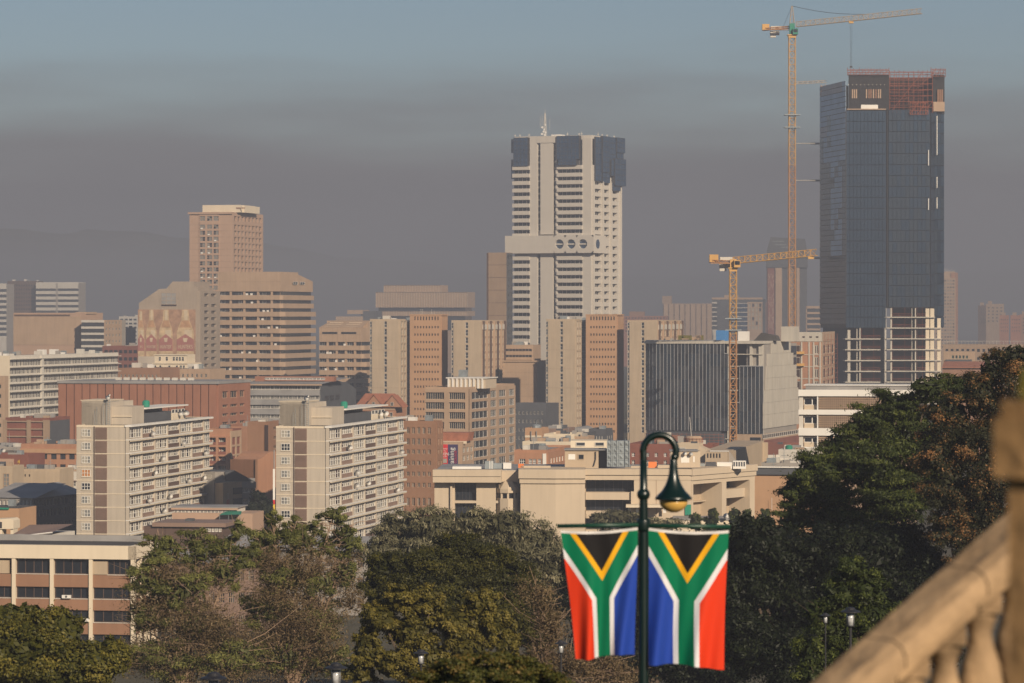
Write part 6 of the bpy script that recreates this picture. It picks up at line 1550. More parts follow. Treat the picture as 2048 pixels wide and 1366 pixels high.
# ================================================================ the big beige building in the middle
def beige_building():
    b = Bld('beige_office', 'long beige concrete office with deep dark windows behind the flags', 'building', 1383, 650, 2)
    def lp(px, dd=0.0):
        X = (px - CX)/F*(650 + dd) - b.Xc; Y = dd
        return (X*b.c - Y*b.s, X*b.s + Y*b.c)
    m = M['beige_light']; zt = b.z(941); z = b.z
    b.box('body', m, b.fx(868), b.fx(1384), 3.0, 30, 0, zt - .2)
    b.box('roof', M['roofgrey'], b.fx(869), b.fx(1384), 3.2, 29, zt - .2, zt - .1)
    # left wing: two stacked cornice bands over wall with big window
    for y0, y1, o in ((940, 953, .9), (953.3, 965.5, .7)):
        b.slab('cornice', m, 'F', b.fx(866), b.fx(1003), -3, o, z(y1), z(y0))
    b.skin('F', b.fx(868), b.fx(998), 0, z(965.6), [(b.fx(909), b.fx(952)), (b.fx(991), b.fx(997.5))], [(z(1003), z(967)), (z(1050), z(1008))], m, 1.6, y=3.0)
    for y1, y0 in ((1003, 967), (1050, 1008)): b.window('F', b.fx(909), b.fx(952), z(y1), z(y0), 6, 1, M['frame_dark'], M['glass'], .08, .05, y=3.0)
    b.slab('pier', m, 'F', b.fx(900), b.fx(904), 1.6, 2.2, 0, z(966), y=3.0)
    # glazed bay with conical hood in the recess
    q = MB(); cx = b.fx(1016); cy = 2.2
    q.lathe([(2.1, 0), (2.1, z(998) - z(1060))], (cx, cy, z(1060)), 8); q.build('bay', m, b.root)
    for k in range(8):
        a = R(-90 + 45*(k - 1)); p = (cx + 1.7*math.cos(a), cy + 1.7*math.sin(a))
        if -180 <= math.degrees(a) <= 0: MB().box(p[0] - .18, p[0] + .18, p[1] - .18, p[1] + .18, z(998), z(987)).build('bay_post', m, b.root)
    MB().lathe([(1.5, 0), (1.5, z(987) - z(998))], (cx, cy, z(998)), 8).build('bay_glass', M['glass'], b.root)
    MB().lathe([(2.1, z(987)), (2.1, z(979)), (.9, z(963)), (.3, z(963))], (cx, cy, 0), 8).build('hood', m, b.root)
    b.slab('lintel', m, 'F', b.fx(998), b.fx(1040), -3.2, -1.8, z(965), z(945))
    # projecting centre block with two facets
    def facet(pts, z0, z1, nm, mm=m):
        MB().prism([lp(p, d) for p, d in pts], z0, z1).build(nm, mm, b.root)
    facet([(1041, -1.0), (1111, -1.6), (1170, -1.2), (1170, 10), (1041, 10)], 0, z(966), 'centre_block')
    facet([(1037, -1.6), (1111, -2.3), (1171, -1.9), (1171, 10), (1037, 10)], z(956), z(938), 'centre_cornice'); facet([(1039, -1.3), (1111, -1.95), (1170.5, -1.5), (1170.5, 10), (1039, 10)], z(966), z(956.4), 'centre_cornice')
    # recessed middle with window ribbons
    b.slab('parapet', m, 'F', b.fx(1170), b.fx(1384), -3.0, .6, z(950), z(938)); b.slab('parapet', m, 'F', b.fx(1170), b.fx(1384), -3.0, .3, z(960), z(950.4))
    for y0, y1 in ((960.5, 985), (1000, 1022.5), (1037, 1060)):
        xa, xb = b.fx(1172), b.fx(1282)
        for k in range(6): b.window('F', xa + (xb-xa)*k/6, xa + (xb-xa)*(k+1)/6, z(y1), z(y0), 2, 1, M['frame_dark'], M['glass'], .07, .05, y=3.0)
    for y0, y1 in ((985, 1000), (1022.5, 1037), (1060, 1075)): b.slab('spandrel', m, 'F', b.fx(1171), b.fx(1283), -3, -.2, z(y1), z(y0))
    b.slab('wall', m, 'F', b.fx(1268), b.fx(1383), -3.0, .2, 0, z(960.2)); b.slab('wall_fin', m, 'F', b.fx(1262), b.fx(1268), -3.0, .4, 0, z(983))
    b.slab('wall_joint', M['tan_dark'], 'F', b.fx(1312), b.fx(1313), .2, .24, 0, z(960))
    b.slab('entrance_canopy', M['cream'], 'F', b.fx(1252), b.fx(1330), .4, 4, z(1013), z(1008)); 
    for p in (1256, 1272, 1326): b.slab('canopy_panel', M['white'], 'F', b.fx(p), b.fx(p + 6), 1.5, 1.6, z(1025), z(1013.2))
    # angled right wing
    P0, P1 = lp(1383, 0), lp(1511, 21); dx, dy = P1[0] - P0[0], P1[1] - P0[1]; LW = math.hypot(dx, dy); ux, uy = dx/LW, dy/LW; nx_, ny_ = uy, -ux
    def wing(f0, f1, o0, o1, z0, z1, nm, mm=m):
        c = [(P0[0] + ux*LW*f + nx_*o, P0[1] + uy*LW*f + ny_*o) for f, o in ((f0, o1), (f1, o1), (f1, o0), (f0, o0))]
        return MB().prism(c, z0, z1).build(nm, mm, b.root)
    za, zb, zc = z(950), z(970), z(1034)
    wing(-.02, 1.0, -14, .5, z(951), z(938), 'parapet'); wing(-.01, .995, -14, .25, z(961), z(951.4), 'parapet'); wing(0, .99, -14, -.0, z(969), z(961.4), 'lintel')
    wing(0, .98, -14, -4.5, 0, z(969), 'inner_wall', M['beige']); wing(.46, .53, -4.5, .1, 0, z(969), 'pier'); wing(.9, .98, -4.5, .1, 0, z(969), 'pier'); wing(-.0, .02, -4.5, .1, 0, z(969), 'pier')
    wing(.53, .9, -4.5, -1.0, z(1004), z(986), 'spandrel'); wing(.02, .46, -4.5, -3.4, z(1009), z(1007), 'transom')
    ang = math.atan2(uy, ux)
    for f0, f1, y0, y1, n in ((.02, .30, 969, 1007, 5), (.02, .30, 1009, 1040, 5), (.53, .72, 969, 986, 4), (.53, .72, 1004, 1030, 4), (.72, .9, 969, 986, 3)):
        for i in range(n):
            f = f0 + (f1 - f0)*(i + .5)/n; w = LW*(f1 - f0)/n
            o = obj('window', winmesh('window', w, z(y0) - z(y1), 1, 1, M['frame_dark'], M['glass'], .09), b.root, (P0[0] + ux*LW*f + nx_*-4.4, P0[1] + uy*LW*f + ny_*-4.4, z(y1)), ang)
    b.slab('green_hoarding', M['green_tank'], 'F', b.fx(1370), b.fx(1382), .3, .45, z(1030), z(1009))
    b.box('low_terrace', M['cream'], b.fx(1345), b.fx(1500), -10, -1, 0, z(1034)); b.box('terrace_roof', M['roofgrey'], b.fx(1345), b.fx(1500), -10.2, -.8, z(1034), z(1031))
    # roof plant
    b.box('duct', M['galv'], b.fx(967), b.fx(984), 6, 8, zt, z(926)); b.box('duct', M['galv'], b.fx(984.2), b.fx(1003), 6.5, 8, zt, z(930)); b.box('roof_plant', M['white'], b.fx(902), b.fx(960), 5, 9, zt, z(936.5)); b.box('roof_plant', M['white'], b.fx(1004), b.fx(1020), 6, 8, zt, z(929))
    for k in range(3): b.slab('duct_rib', M['white'], 'F', b.fx(976 + k*3), b.fx(977.2 + k*3), 0, .1, zt, z(925), y=6)
    b.box('orange_bin', M['orange_box'], b.fx(1035), b.fx(1046), 4, 5, zt, z(930))
    b.box('stair_house', M['beige'], b.fx(1128), b.fx(1196), 8, 16, zt, z(904)); b.slab('white_panel', M['white'], 'F', b.fx(1135), b.fx(1149), 0, .06, z(923), z(912), y=8); b.window('F', b.fx(1155), b.fx(1167), z(923), z(912), 1, 1, M['beige'], M['glass'], .1, .02, y=8)
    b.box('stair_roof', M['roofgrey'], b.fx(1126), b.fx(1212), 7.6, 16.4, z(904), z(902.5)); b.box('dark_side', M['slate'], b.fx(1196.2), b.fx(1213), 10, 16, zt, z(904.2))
    q = MB(); q.bar((b.fx(1190), 7.8, z(907)), (b.fx(1190), 7.8, z(922)), .12); q.bar((b.fx(1190), 7.8, z(922)), (b.fx(1186), 7.8, z(936)), .12); q.build('down_pipe', M['frame_dark'], b.root)
    b.box('upper_hut', M['cream'], b.fx(1138), b.fx(1214), 16.5, 24, zt, z(888)); 
    for p in (1149, 1188): b.window('F', b.fx(p), b.fx(p + 19), z(899), z(891), 1, 1, M['offwhite'], M['glass2'], .1, .02, y=16.5)
    # sectional steel water tank: panels, each its own
    xa, xb = b.fx(1213), b.fx(1260); tz0, tz1 = z(937), z(884)
    b.box('tank_core', M['galv'], xa + .1, xb - .1, 7.1, 11, tz0, tz1 - .1)
    for i in range(4):
        for j in range(4):
            w = (xb - xa)/4; h = (tz1 - tz0)/4
            q = MB(); q.box(-w/2 + .03, w/2 - .03, -.12, 0, .03, h - .03); q.lathe([(w*.3, 0), (w*.26, .1), (w*.08, .12)], (0, 0, 0), 10) if 0 else None
            q.quad((-w*.3, -.125, h*.2), (w*.3, -.125, h*.2), (0, -.32, h*.5)); q.quad((w*.3, -.125, h*.2), (w*.3, -.125, h*.8), (0, -.32, h*.5)); q.quad((w*.3, -.125, h*.8), (-w*.3, -.125, h*.8), (0, -.32, h*.5)); q.quad((-w*.3, -.125, h*.8), (-w*.3, -.125, h*.2), (0, -.32, h*.5))
            obj('tank_panel', q.mesh('tank_panel', M['galv']), b.root, (xa + w*(i + .5), 7.1, tz0 + h*j))
    q = MB()
    for p in (1222, 1233, 1250, 1258): q.bar((b.fx(p), 6.8, tz0), (b.fx(p), 6.8, z(880)), .06)
    q.build('tank_ladder', M['galv'], b.root)
    b.box('plant_house', M['beige_light'], b.fx(1342), b.fx(1402), 8, 15, zt, z(906)); b.box('plant_house_roof', M['roofgrey'], b.fx(1340), b.fx(1398), 7.7, 15.3, z(906), z(904.5))
    b.slab('white_panel', M['white'], 'F', b.fx(1363), b.fx(1380), 0, .05, z(929), z(916), y=8); b.slab('white_panel', M['white'], 'F', b.fx(1387.5), b.fx(1391), 0, .05, z(928), z(916), y=8)
    b.dish('F', b.fx(1371), .6, z(911), .38*1.0, 'left of the twin white dishes on the plant house behind the lamp', None, y=8); b.dish('F', b.fx(1383), .6, z(911.5), .38, 'right of the twin white dishes on the plant house behind the lamp', None, y=8)
    for p0, p1, y0, mm in ((1412, 1432, 930, 'slate'), (1434, 1464, 930, 'white'), (1394, 1410, 933, 'galv'), (1466, 1492, 927, 'white')): b.box('air_handler', M[mm], b.fx(p0, 12), b.fx(p1, 12), 12, 14, zt - .2, z(y0))
    for k in range(5): b.slab('handler_fin', M['slate'], 'F', b.fx(1467 + k*5, 12), b.fx(1470 + k*5, 12), 0, .05, z(938), z(929), y=12)
    b.box('orange_bin', M['orange_box'], b.fx(1297), b.fx(1314), 5, 6, zt, z(926)); 
    b.dish('F', b.fx(1450), 11, z(1029) + .3, .6, 'white satellite dish on the low terrace right of the lamp', None)
    for p0, p1, y0 in ((1262, 1296, 934), (1316, 1340, 932), (1040, 1100, 934)): b.box('roof_curb', m, b.fx(p0), b.fx(p1), 4, 5, zt - .2, z(y0))
beige_building()

# ================================================================ cream office at lower left
def cream_office():
    b = Bld('cream_office', 'cream concrete office with brown spandrels behind the lower left trees', 'building', 266, 470, 10)
    x0 = b.fx(-80); L = b.ry(312); z = b.z; m = M['cream']
    b.box('body', M['brown'], x0, -.8, .9, L - .8, 0, z(1096))
    b.box('roof', M['roofdark'], x0, -.5, .5, L - .5, z(1096), z(1094))
    for nm, a in (('F', (x0, .0)),): b.slab('fascia', m, 'F', a[0], .3, -.6, .3, z(1119), z(1092))
    b.slab('fascia', m, 'R', -.3, L, -.6, .3, z(1119), z(1092.3))
    b.slab('roof_kerb', M['roofgrey'], 'F', x0, -.6, -L, -L + .4, z(1094), z(1082))
    for p in (-48, 28, 104, 182): b.slab('column', m, 'F', b.fx(p - 3.6), b.fx(p + 3.6), -.6, .2, 0, z(1119.2))
    b.slab('column', m, 'F', -.25, .25, -.6, .25, 0, z(1119.2))
    for k in range(1, 4): b.slab('column', m, 'R', L*k/3 - .25, L*k/3, -.6, .2, 0, z(1119.2))
    rows = ((1119, 1150), (1176, 1199), (1222, 1246), (1270, 1292))
    cs = [(-48, 28), (28, 104), (104, 182), (182, 262)]
    for i, (y0, y1) in enumerate(rows):
        for j, (p0, p1) in enumerate(cs):
            xa, xb = b.fx(p0 + 3.8), (b.fx(p1 - 3.8) if j < 3 else -.3)
            if i == 0 and j in (0, 3):
                f = .6 if j == 0 else .0
                xm0, xm1 = (xa + (xb-xa)*.35, xa + (xb-xa)*.9) if j == 0 else (xa, xa + (xb-xa)*.37)
                b.box('blank_panel', M['beige'], xm0, xm1, .0, .9, z(y1), z(y0 + 5))
                if j: xa = xm1 + .02
                else: xb = xm0 - .02
            b.window('F', xa, xb, z(y1), z(y0), 4, 1, M['darkbrown'], M['glass'], .09, -.55)
            b.slab('sill', M['offwhite'], 'F', xa, xb, -.6, .0, z(y1 + 1), z(y1))
        b.window('R', .4, L*.33 - .3, z(y1), z(y0), 3, 1, M['darkbrown'], M['glass'], .09, -.6)
        b.window('R', L*.34, L*.66, z(y1), z(y0), 4, 1, M['darkbrown'], M['glass'], .09, -.6)
    for y0, y1 in ((1151, 1176), (1200, 1222), (1247, 1270)):
        for j, (p0, p1) in enumerate(cs): b.slab('spandrel', M['brown'], 'F', b.fx(p0 + 3.7), (b.fx(p1 - 3.7) if j < 3 else -.28), -.8, -.05, z(y1), z(y0))
        b.slab('spandrel', M['brown'], 'R', .3, L - .4, -.8, -.05, z(y1), z(y0))
    for p, y in ((134, 1198), (156, 1244.5), (171, 1244.5)):
        o = MB().box(-.6, .6, -.4, 0, 0, .42).build('air_conditioner', M['white'], b.root, (b.fx(p), .0, z(y)))
        MB().lathe([(.16, 0), (.16, .03)], (0, 0, 0), 10).build('fan_grille', M['slate'], o, (.0, -.4, .22)).rotation_euler = (R(90), 0, 0)
cream_office()

# ================================================================ trees
LM = dict(
    yellowgreen=leafmat('yellow-green leaves', (0.030, 0.036, 0.006), (0.105, 0.098, 0.014), (0.20, 0.165, 0.03)),
    feather=leafmat('feathery pale leaves', (0.055, 0.060, 0.017), (0.140, 0.148, 0.038), (0.26, 0.26, 0.075)),
    dry=leafmat('dry brown leaves', (0.080, 0.056, 0.030), (0.170, 0.120, 0.062), (0.27, 0.20, 0.105)),
    olive=leafmat('grey-green olive leaves', (0.060, 0.058, 0.028), (0.165, 0.155, 0.085), (0.38, 0.34, 0.21)),
    mossy=leafmat('dark mossy leaves', (0.018, 0.021, 0.004), (0.054, 0.054, 0.008), (0.098, 0.088, 0.013)),
    mustard=leafmat('olive-mustard leaves', (0.045, 0.044, 0.009), (0.150, 0.125, 0.022), (0.225, 0.18, 0.042)),
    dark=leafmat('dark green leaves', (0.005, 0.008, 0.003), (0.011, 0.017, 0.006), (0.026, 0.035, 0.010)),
    fern=leafmat('ferny green leaves', (0.016, 0.024, 0.006), (0.055, 0.074, 0.015), (0.130, 0.148, 0.027)),
    rusty=leafmat('rusty brown leaves', (0.016, 0.020, 0.008), (0.042, 0.042, 0.017), (0.34, 0.17, 0.065)),
    hedge=leafmat('hedge leaves', (0.034, 0.042, 0.008), (0.085, 0.088, 0.018), (0.20, 0.125, 0.034)),
)
def leaves(lobes, D, size, dens, asp, depth=1.0, clump=0.16, up=0.0, fill=0.55, seed=1, squash=1.0, inner=0.16, cn=120):
    """leaf blades in clumps spread through ellipsoid lobes given in photo pixels at distance D"""
    r_ = np.random.default_rng(seed); S = D / F; C = []; T = []; O = []; LN = []
    for (px, py, rx, ry) in lobes:
        cx, cy, cz = at(px, py, D)
        rz = (rx + ry) / 2 * S * depth; cy = cy + r_.uniform(-.5, .5) * rz
        rad = np.array([rx * S, rz, ry * S])
        n = int(dens * 1.5 * rx * ry); nc = max(8, int(rx * ry / cn))
        d = r_.normal(size=(nc, 3)); d /= np.linalg.norm(d, axis=1)[:, None]
        rr = fill + (1 - fill) * r_.random(nc) ** .6
        cc = d * rr[:, None]
        tone = np.clip(r_.normal(.5, .16, nc), 0, 1)
        k = r_.integers(0, nc, n)
        p = cc[k] + r_.normal(size=(n, 3)) * clump * np.array([1, 1, .8 * squash]) * r_.uniform(.6, 1.2, n)[:, None]
        C.append(p * rad + np.array([cx, cy, cz])); T.append(np.clip(tone[k] + r_.normal(0, .2, n), 0, 1)); q_ = p - cc[k]; O.append(q_ / (np.linalg.norm(q_, axis=1)[:, None] + 1e-6) * .9 + p * .6)
        # coarse inner leafage, its shade put in as darker tones
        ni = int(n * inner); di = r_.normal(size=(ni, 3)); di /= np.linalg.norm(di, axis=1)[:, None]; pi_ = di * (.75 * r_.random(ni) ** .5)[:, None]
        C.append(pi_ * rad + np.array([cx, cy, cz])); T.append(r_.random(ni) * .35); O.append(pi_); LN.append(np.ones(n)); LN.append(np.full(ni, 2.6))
    LN = np.concatenate(LN)
    C = np.concatenate(C); T = np.concatenate(T); O = np.concatenate(O); N = len(C)
    nrm = O / (np.linalg.norm(O, axis=1)[:, None] + 1e-6) + r_.normal(size=(N, 3)) * .5
    nrm[:, 2] += .25
    nrm /= np.linalg.norm(nrm, axis=1)[:, None] + 1e-9
    a = r_.normal(size=(N, 3)); a[:, 2] += up * 2.5
    a -= nrm * np.sum(a * nrm, axis=1)[:, None]; a /= np.linalg.norm(a, axis=1)[:, None] + 1e-9
    b = np.cross(nrm, a)
    l = (size * LN * r_.uniform(.45, 1.55, N))[:, None]
    V = np.empty((N, 4, 3)); V[:, 0] = C - a * l * .5; V[:, 1] = C + b * l * asp * .5 - a*l*.08; V[:, 2] = C + a * l * .5; V[:, 3] = C - b * l * asp * .5 - a*l*.08
    return V.reshape(-1, 3), T
def leafmesh(name, V, T, m, origin):
    N = len(T); me = bpy.data.meshes.new(name)
    me.vertices.add(4*N); me.vertices.foreach_set('co', (V - np.array(origin)).astype(np.float32).ravel())
    me.loops.add(4*N); me.loops.foreach_set('vertex_index', np.arange(4*N, dtype=np.int32))
    me.polygons.add(N); me.polygons.foreach_set('loop_start', np.arange(0, 4*N, 4, dtype=np.int32))
    me.update(calc_edges=True)
    at_ = me.attributes.new('tone', 'FLOAT', 'FACE'); at_.data.foreach_set('value', T.astype(np.float32))
    me.materials.append(m); return me
def tree(name, label, cat, D, base_px, lobes, lm, size, dens, asp=.55, extra=None, twigs=0, trunk_r=.3, seed=1, group=None, twig_m='bark', base=None, **kw):
    X = (base_px - CX) / F * D; zb = gz(D) - .3 if base is None else base
    t = thing(name, label, cat, (X, D, zb), 0, group)
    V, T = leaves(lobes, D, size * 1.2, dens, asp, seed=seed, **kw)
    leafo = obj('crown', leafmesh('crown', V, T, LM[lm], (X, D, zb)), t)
    if extra:
        for (lb2, lm2, s2, d2, a2, kw2) in extra:
            V, T = leaves(lb2, D, s2, d2, a2, seed=seed + 50, **kw2)
            obj('dry_foliage', leafmesh('dry_foliage', V, T, LM[lm2], (X, D, zb)), t)
    # trunk with a limb to every lobe, forked
    rr = random.Random(seed); q = MB()
    cen = [Vector(at(px, py, D)) - Vector((X, D, zb)) for px, py, _, _ in lobes]
    zlow = min(c.z for c in cen); fork = Vector((0, 0, max(zlow * .45, .5)))
    q.bar((0, 0, -.3), fork, trunk_r, 8, trunk_r * .8)
    for c, lb_ in zip(cen, lobes):
        c = Vector((c.x, c.y, c.z + lb_[3] * D / F * .2)); mid = fork.lerp(c, .5) + Vector((rr.uniform(-.4, .4), rr.uniform(-.4, .4), rr.uniform(0, .6)))
        q.bar(fork, mid, trunk_r * .5, 6, trunk_r * .3); q.bar(mid, c, trunk_r * .3, 5, trunk_r * .1)
        for k in range(twigs):
            d = Vector((rr.gauss(0, 1) * lb_[2], rr.gauss(0, 1) * lb_[2] * .7, abs(rr.gauss(.4, .8)) * lb_[3])) * (D / F * .75)
            s0 = mid.lerp(c, rr.uniform(.2, 1)); e = s0 + d; m2 = s0.lerp(e, .5) + Vector((rr.uniform(-1, 1), rr.uniform(-1, 1), rr.uniform(-1, 1))) * d.length * .12
            q.bar(s0, m2, trunk_r * .10 + .012, 3, trunk_r * .06 + .01); q.bar(m2, e, trunk_r * .06 + .01, 3, .008)
    q.build('trunk', M[twig_m], t)
    return t
def plant_trees():
    tree('bushy_tree', 'yellow-green bushy tree in the lower left corner', 'tree', 170, 70,
         [(40, 1290, 100, 70), (120, 1262, 62, 52), (175, 1330, 85, 55), (0, 1340, 90, 80), (55, 1232, 36, 32), (215, 1318, 42, 42), (100, 1340, 90, 60), (22, 1240, 45, 45)],
         'yellowgreen', .13, 2.0, .6, seed=11, clump=.13, cn=130, trunk_r=.25)
    tree('feathery_tree', 'left of two feathery half-bare trees in front of the grey sheds', 'tree', 235, 370,
         [(320, 1085, 40, 22), (385, 1078, 38, 26), (440, 1092, 40, 28), (483, 1058, 20, 26), (478, 1110, 40, 30), (330, 1112, 52, 30), (405, 1105, 50, 34), (295, 1160, 50, 34), (370, 1180, 62, 40), (450, 1150, 42, 38), (290, 1230, 60, 40), (395, 1260, 80, 48), (330, 1320, 90, 45), (460, 1310, 70, 50)],
         'feather', .21, 1.6, .22, seed=21, clump=.13, cn=170, trunk_r=.2, twigs=40, twig_m='twig', fill=.25, inner=.04,
         extra=[([(330, 1140, 60, 40), (430, 1140, 60, 45), (300, 1200, 60, 50), (380, 1230, 80, 60), (440, 1250, 60, 60), (350, 1310, 100, 50), (440, 1340, 90, 40), (270, 1320, 40, 50)], 'dry', .16, .8, .3, dict(clump=.3, fill=.2, inner=.02))])
    tree('feathery_tree', 'right of two feathery half-bare trees, tallest tuft before the right flats', 'tree', 240, 585,
         [(668, 1030, 30, 22), (545, 1042, 24, 24), (590, 1055, 30, 26), (632, 1056, 28, 24), (520, 1078, 34, 28), (700, 1085, 24, 30), (690, 1060, 26, 20), (545, 1085, 40, 30), (600, 1085, 46, 34), (655, 1092, 40, 28), (520, 1120, 40, 32), (580, 1150, 60, 42), (645, 1160, 50, 36), (690, 1150, 28, 34), (540, 1215, 66, 44), (630, 1240, 66, 48), (570, 1310, 80, 50), (660, 1320, 50, 40)],
         'feather', .21, 1.6, .22, seed=31, clump=.13, cn=170, trunk_r=.2, twigs=40, twig_m='twig', fill=.25, inner=.04,
         extra=[([(530, 1120, 50, 40), (610, 1125, 70, 45), (690, 1130, 40, 50), (540, 1180, 60, 50), (610, 1210, 80, 60), (560, 1270, 90, 60), (650, 1280, 60, 60), (600, 1340, 110, 45), (700, 1200, 40, 50), (500, 1300, 50, 60)], 'dry', .16, .8, .3, dict(clump=.3, fill=.2, inner=.02))])
    tree('olive_tree', 'wide grey-green olive tree below the beige office', 'tree', 330, 930,
         [(795, 1068, 62, 42), (870, 1050, 62, 36), (945, 1046, 56, 36), (1010, 1056, 60, 42), (1075, 1084, 58, 40), (760, 1105, 44, 40), (840, 1105, 80, 45), (930, 1100, 80, 46), (1020, 1115, 90, 55), (1105, 1130, 50, 55), (1070, 1165, 70, 50)],
         'olive', .26, 1.35, .32, seed=41, clump=.14, cn=110, up=.7, trunk_r=.4, fill=.5)
    tree('dome_tree', 'dark mossy dome-shaped tree right of the feathery trees', 'tree', 215, 920,
         [(935, 1118, 92, 50), (855, 1140, 92, 50), (1000, 1165, 84, 56), (1045, 1225, 66, 55), (780, 1140, 50, 42), (900, 1180, 130, 60), (1075, 1275, 38, 45), (960, 1235, 100, 60), (775, 1190, 60, 50)],
         'mossy', .12, 2.3, .5, seed=51, clump=.12, cn=110, trunk_r=.35, fill=.7)
    tree('lumpy_tree', 'olive-mustard lumpy tree in front of the dark dome tree', 'tree', 165, 860,
         [(800, 1196, 40.5, 29.9), (858, 1208, 42.2, 35.2), (760, 1236, 37, 35.2), (905, 1245, 45.8, 38.7), (825, 1262, 51, 40.5), (962, 1208, 40.5, 33.4), (992, 1255, 37, 45.8), (935, 1298, 45.8, 38.7), (735, 1300, 35.2, 45.8), (785, 1325, 47.5, 35.2), (860, 1315, 49.3, 40.5), (1015, 1292, 22.9, 40.5), (720, 1345, 35.2, 26.4), (905, 1345, 52.8, 30.8)],
         'mustard', .10, 2.6, .6, seed=61, clump=.11, cn=70, trunk_r=.3, fill=.84)
    tree('clipped_hedge', 'rounded clipped hedge top blurred at the bottom edge', 'hedge', 50, 975,
         [(978, 1392, 165, 84), (900, 1400, 90, 60), (1060, 1400, 90, 60)], 'hedge', .034, 2.4, .65, seed=71, clump=.06, cn=60, trunk_r=.08, fill=.93)
    tree('bare_shrub', 'brown half-bare shrub between the dome tree and the left flag', 'tree', 190, 1090,
         [(1075, 1195, 44, 44), (1105, 1250, 40, 44), (1085, 1320, 50, 46), (1150, 1330, 60, 50), (1230, 1345, 70, 40)], 'dry', .11, .75, .4, seed=81, clump=.3, trunk_r=.14, twigs=34, twig_m='twig', fill=.2, inner=.03)
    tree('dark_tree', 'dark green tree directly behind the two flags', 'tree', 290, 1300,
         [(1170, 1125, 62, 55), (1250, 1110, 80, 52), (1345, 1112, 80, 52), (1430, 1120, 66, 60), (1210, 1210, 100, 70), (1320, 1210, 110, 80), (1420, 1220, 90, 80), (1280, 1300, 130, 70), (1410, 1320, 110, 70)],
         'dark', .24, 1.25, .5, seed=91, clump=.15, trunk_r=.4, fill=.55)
    tree('garden_tree', 'low round tree on the terrace left of the lamp post', 'tree', 560, 1240,
         [(1238, 1034, 46, 18), (1205, 1042, 26, 14), (1285, 1046, 40, 14), (1330, 1050, 40, 12)], 'olive', .34, 3.0, .5, seed=95, clump=.2, trunk_r=.25)
    for i, (px, py, r, tall) in enumerate(((1391, 1038, 13, 0), (1424, 1044, 15, 1), (1470, 1044, 15, 1), (1493, 1030, 13, 0), (1530, 1046, 16, 1))):
        lb = [(px, py, r, r * .9)] + ([(px + 1, py - 18, r * .75, r * .7)] if tall else []) + [(px, py + 14, r * 1.2, r * .7)]
        tree('topiary_tree', 'small clipped green tree on the terrace, %s from the lamp post' % ('first', 'second', 'third', 'fourth', 'fifth')[i], 'tree', 540, px, lb, 'fern', .24, 4.0, .6, seed=100 + i, clump=.16, trunk_r=.1, fill=.6, group='clipped trees on the low terrace')
    tree('jacaranda_tree', 'tall dark green feathery tree rising in tiers at right', 'tree', 228, 1720,
         [(1860, 778, 58, 34), (1915, 772, 44, 30), (1800, 812, 66, 40), (1742, 850, 62, 44), (1690, 895, 62, 44), (1640, 940, 60, 46), (1600, 985, 48, 44), (1660, 990, 74, 54), (1740, 935, 84, 60), (1820, 880, 84, 64), (1590, 1035, 44, 34), (1690, 1050, 92, 46), (1790, 1000, 92, 64), (1850, 940, 70, 70)],
         'fern', .17, 1.35, .3, seed=111, clump=.17, cn=150, trunk_r=.45, fill=.5, squash=.55)
    tree('rusty_tree', 'tall tree with rusty brown leaf tips at the right, beside the stone pillar', 'tree', 210, 1960,
         [(2030, 716, 44, 36), (1985, 742, 34, 36), (1960, 790, 52, 46), (1900, 826, 58, 46), (2010, 850, 66, 66), (1935, 880, 70, 56), (1880, 910, 58, 50), (1985, 950, 74, 64), (1900, 985, 66, 56), (1960, 1040, 76, 60), (1895, 1060, 52, 46), (1935, 1105, 46, 30), (2050, 790, 60, 80), (2040, 960, 60, 90)],
         'rusty', .115, 1.5, .5, seed=121, clump=.14, cn=150, trunk_r=.4, fill=.55)
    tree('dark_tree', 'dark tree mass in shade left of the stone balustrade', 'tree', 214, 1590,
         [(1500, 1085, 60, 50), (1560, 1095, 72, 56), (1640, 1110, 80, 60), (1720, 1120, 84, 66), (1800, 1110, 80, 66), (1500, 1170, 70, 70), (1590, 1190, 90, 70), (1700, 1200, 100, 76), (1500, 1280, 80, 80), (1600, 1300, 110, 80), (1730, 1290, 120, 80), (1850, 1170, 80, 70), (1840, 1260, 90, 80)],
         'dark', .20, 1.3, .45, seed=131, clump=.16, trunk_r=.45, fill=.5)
    tree('garden_tree', 'sunlit green tree behind the garden lanterns at lower right', 'tree', 150, 1690,
         [(1705, 1140, 40, 32), (1735, 1175, 44, 36), (1690, 1190, 50, 38), (1640, 1225, 38, 34), (1735, 1230, 52, 46), (1680, 1260, 60, 44), (1628, 1305, 42, 40), (1690, 1320, 66, 46), (1750, 1300, 52, 52), (1630, 1350, 50, 30), (1790, 1240, 40, 46)],
         'fern', .10, 1.6, .42, seed=141, clump=.15, trunk_r=.2, twigs=5, fill=.5)
    tree('street_tree', 'dim green tree in the gap left of the right flats', 'tree', 700, 522,
         [(518, 1000, 16, 18), (512, 1030, 18, 24), (530, 1020, 14, 22)], 'dark', .5, 6, .6, seed=151, clump=.2, trunk_r=.2)
    for i, px in enumerate((192, 218, 238)):
        tree('roof_shrub', 'small green shrub top below the left flats, %s of three' % ('left', 'middle', 'right')[i], 'shrub', 560, px, [(px, 1088, 9, 6), (px + 6, 1091, 9, 5)], 'fern', .3, 9, .6, seed=160 + i, clump=.25, trunk_r=.06, group='shrubs below the left flats')
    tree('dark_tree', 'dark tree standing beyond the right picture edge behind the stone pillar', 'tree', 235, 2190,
         [(2120, 860, 90, 80), (2200, 820, 90, 80), (2280, 880, 90, 90), (2140, 980, 110, 90), (2250, 1000, 110, 90), (2200, 1110, 140, 90), (2120, 1200, 110, 90)], 'dark', .20, .9, .45, seed=171, clump=.16, trunk_r=.45, fill=.5)
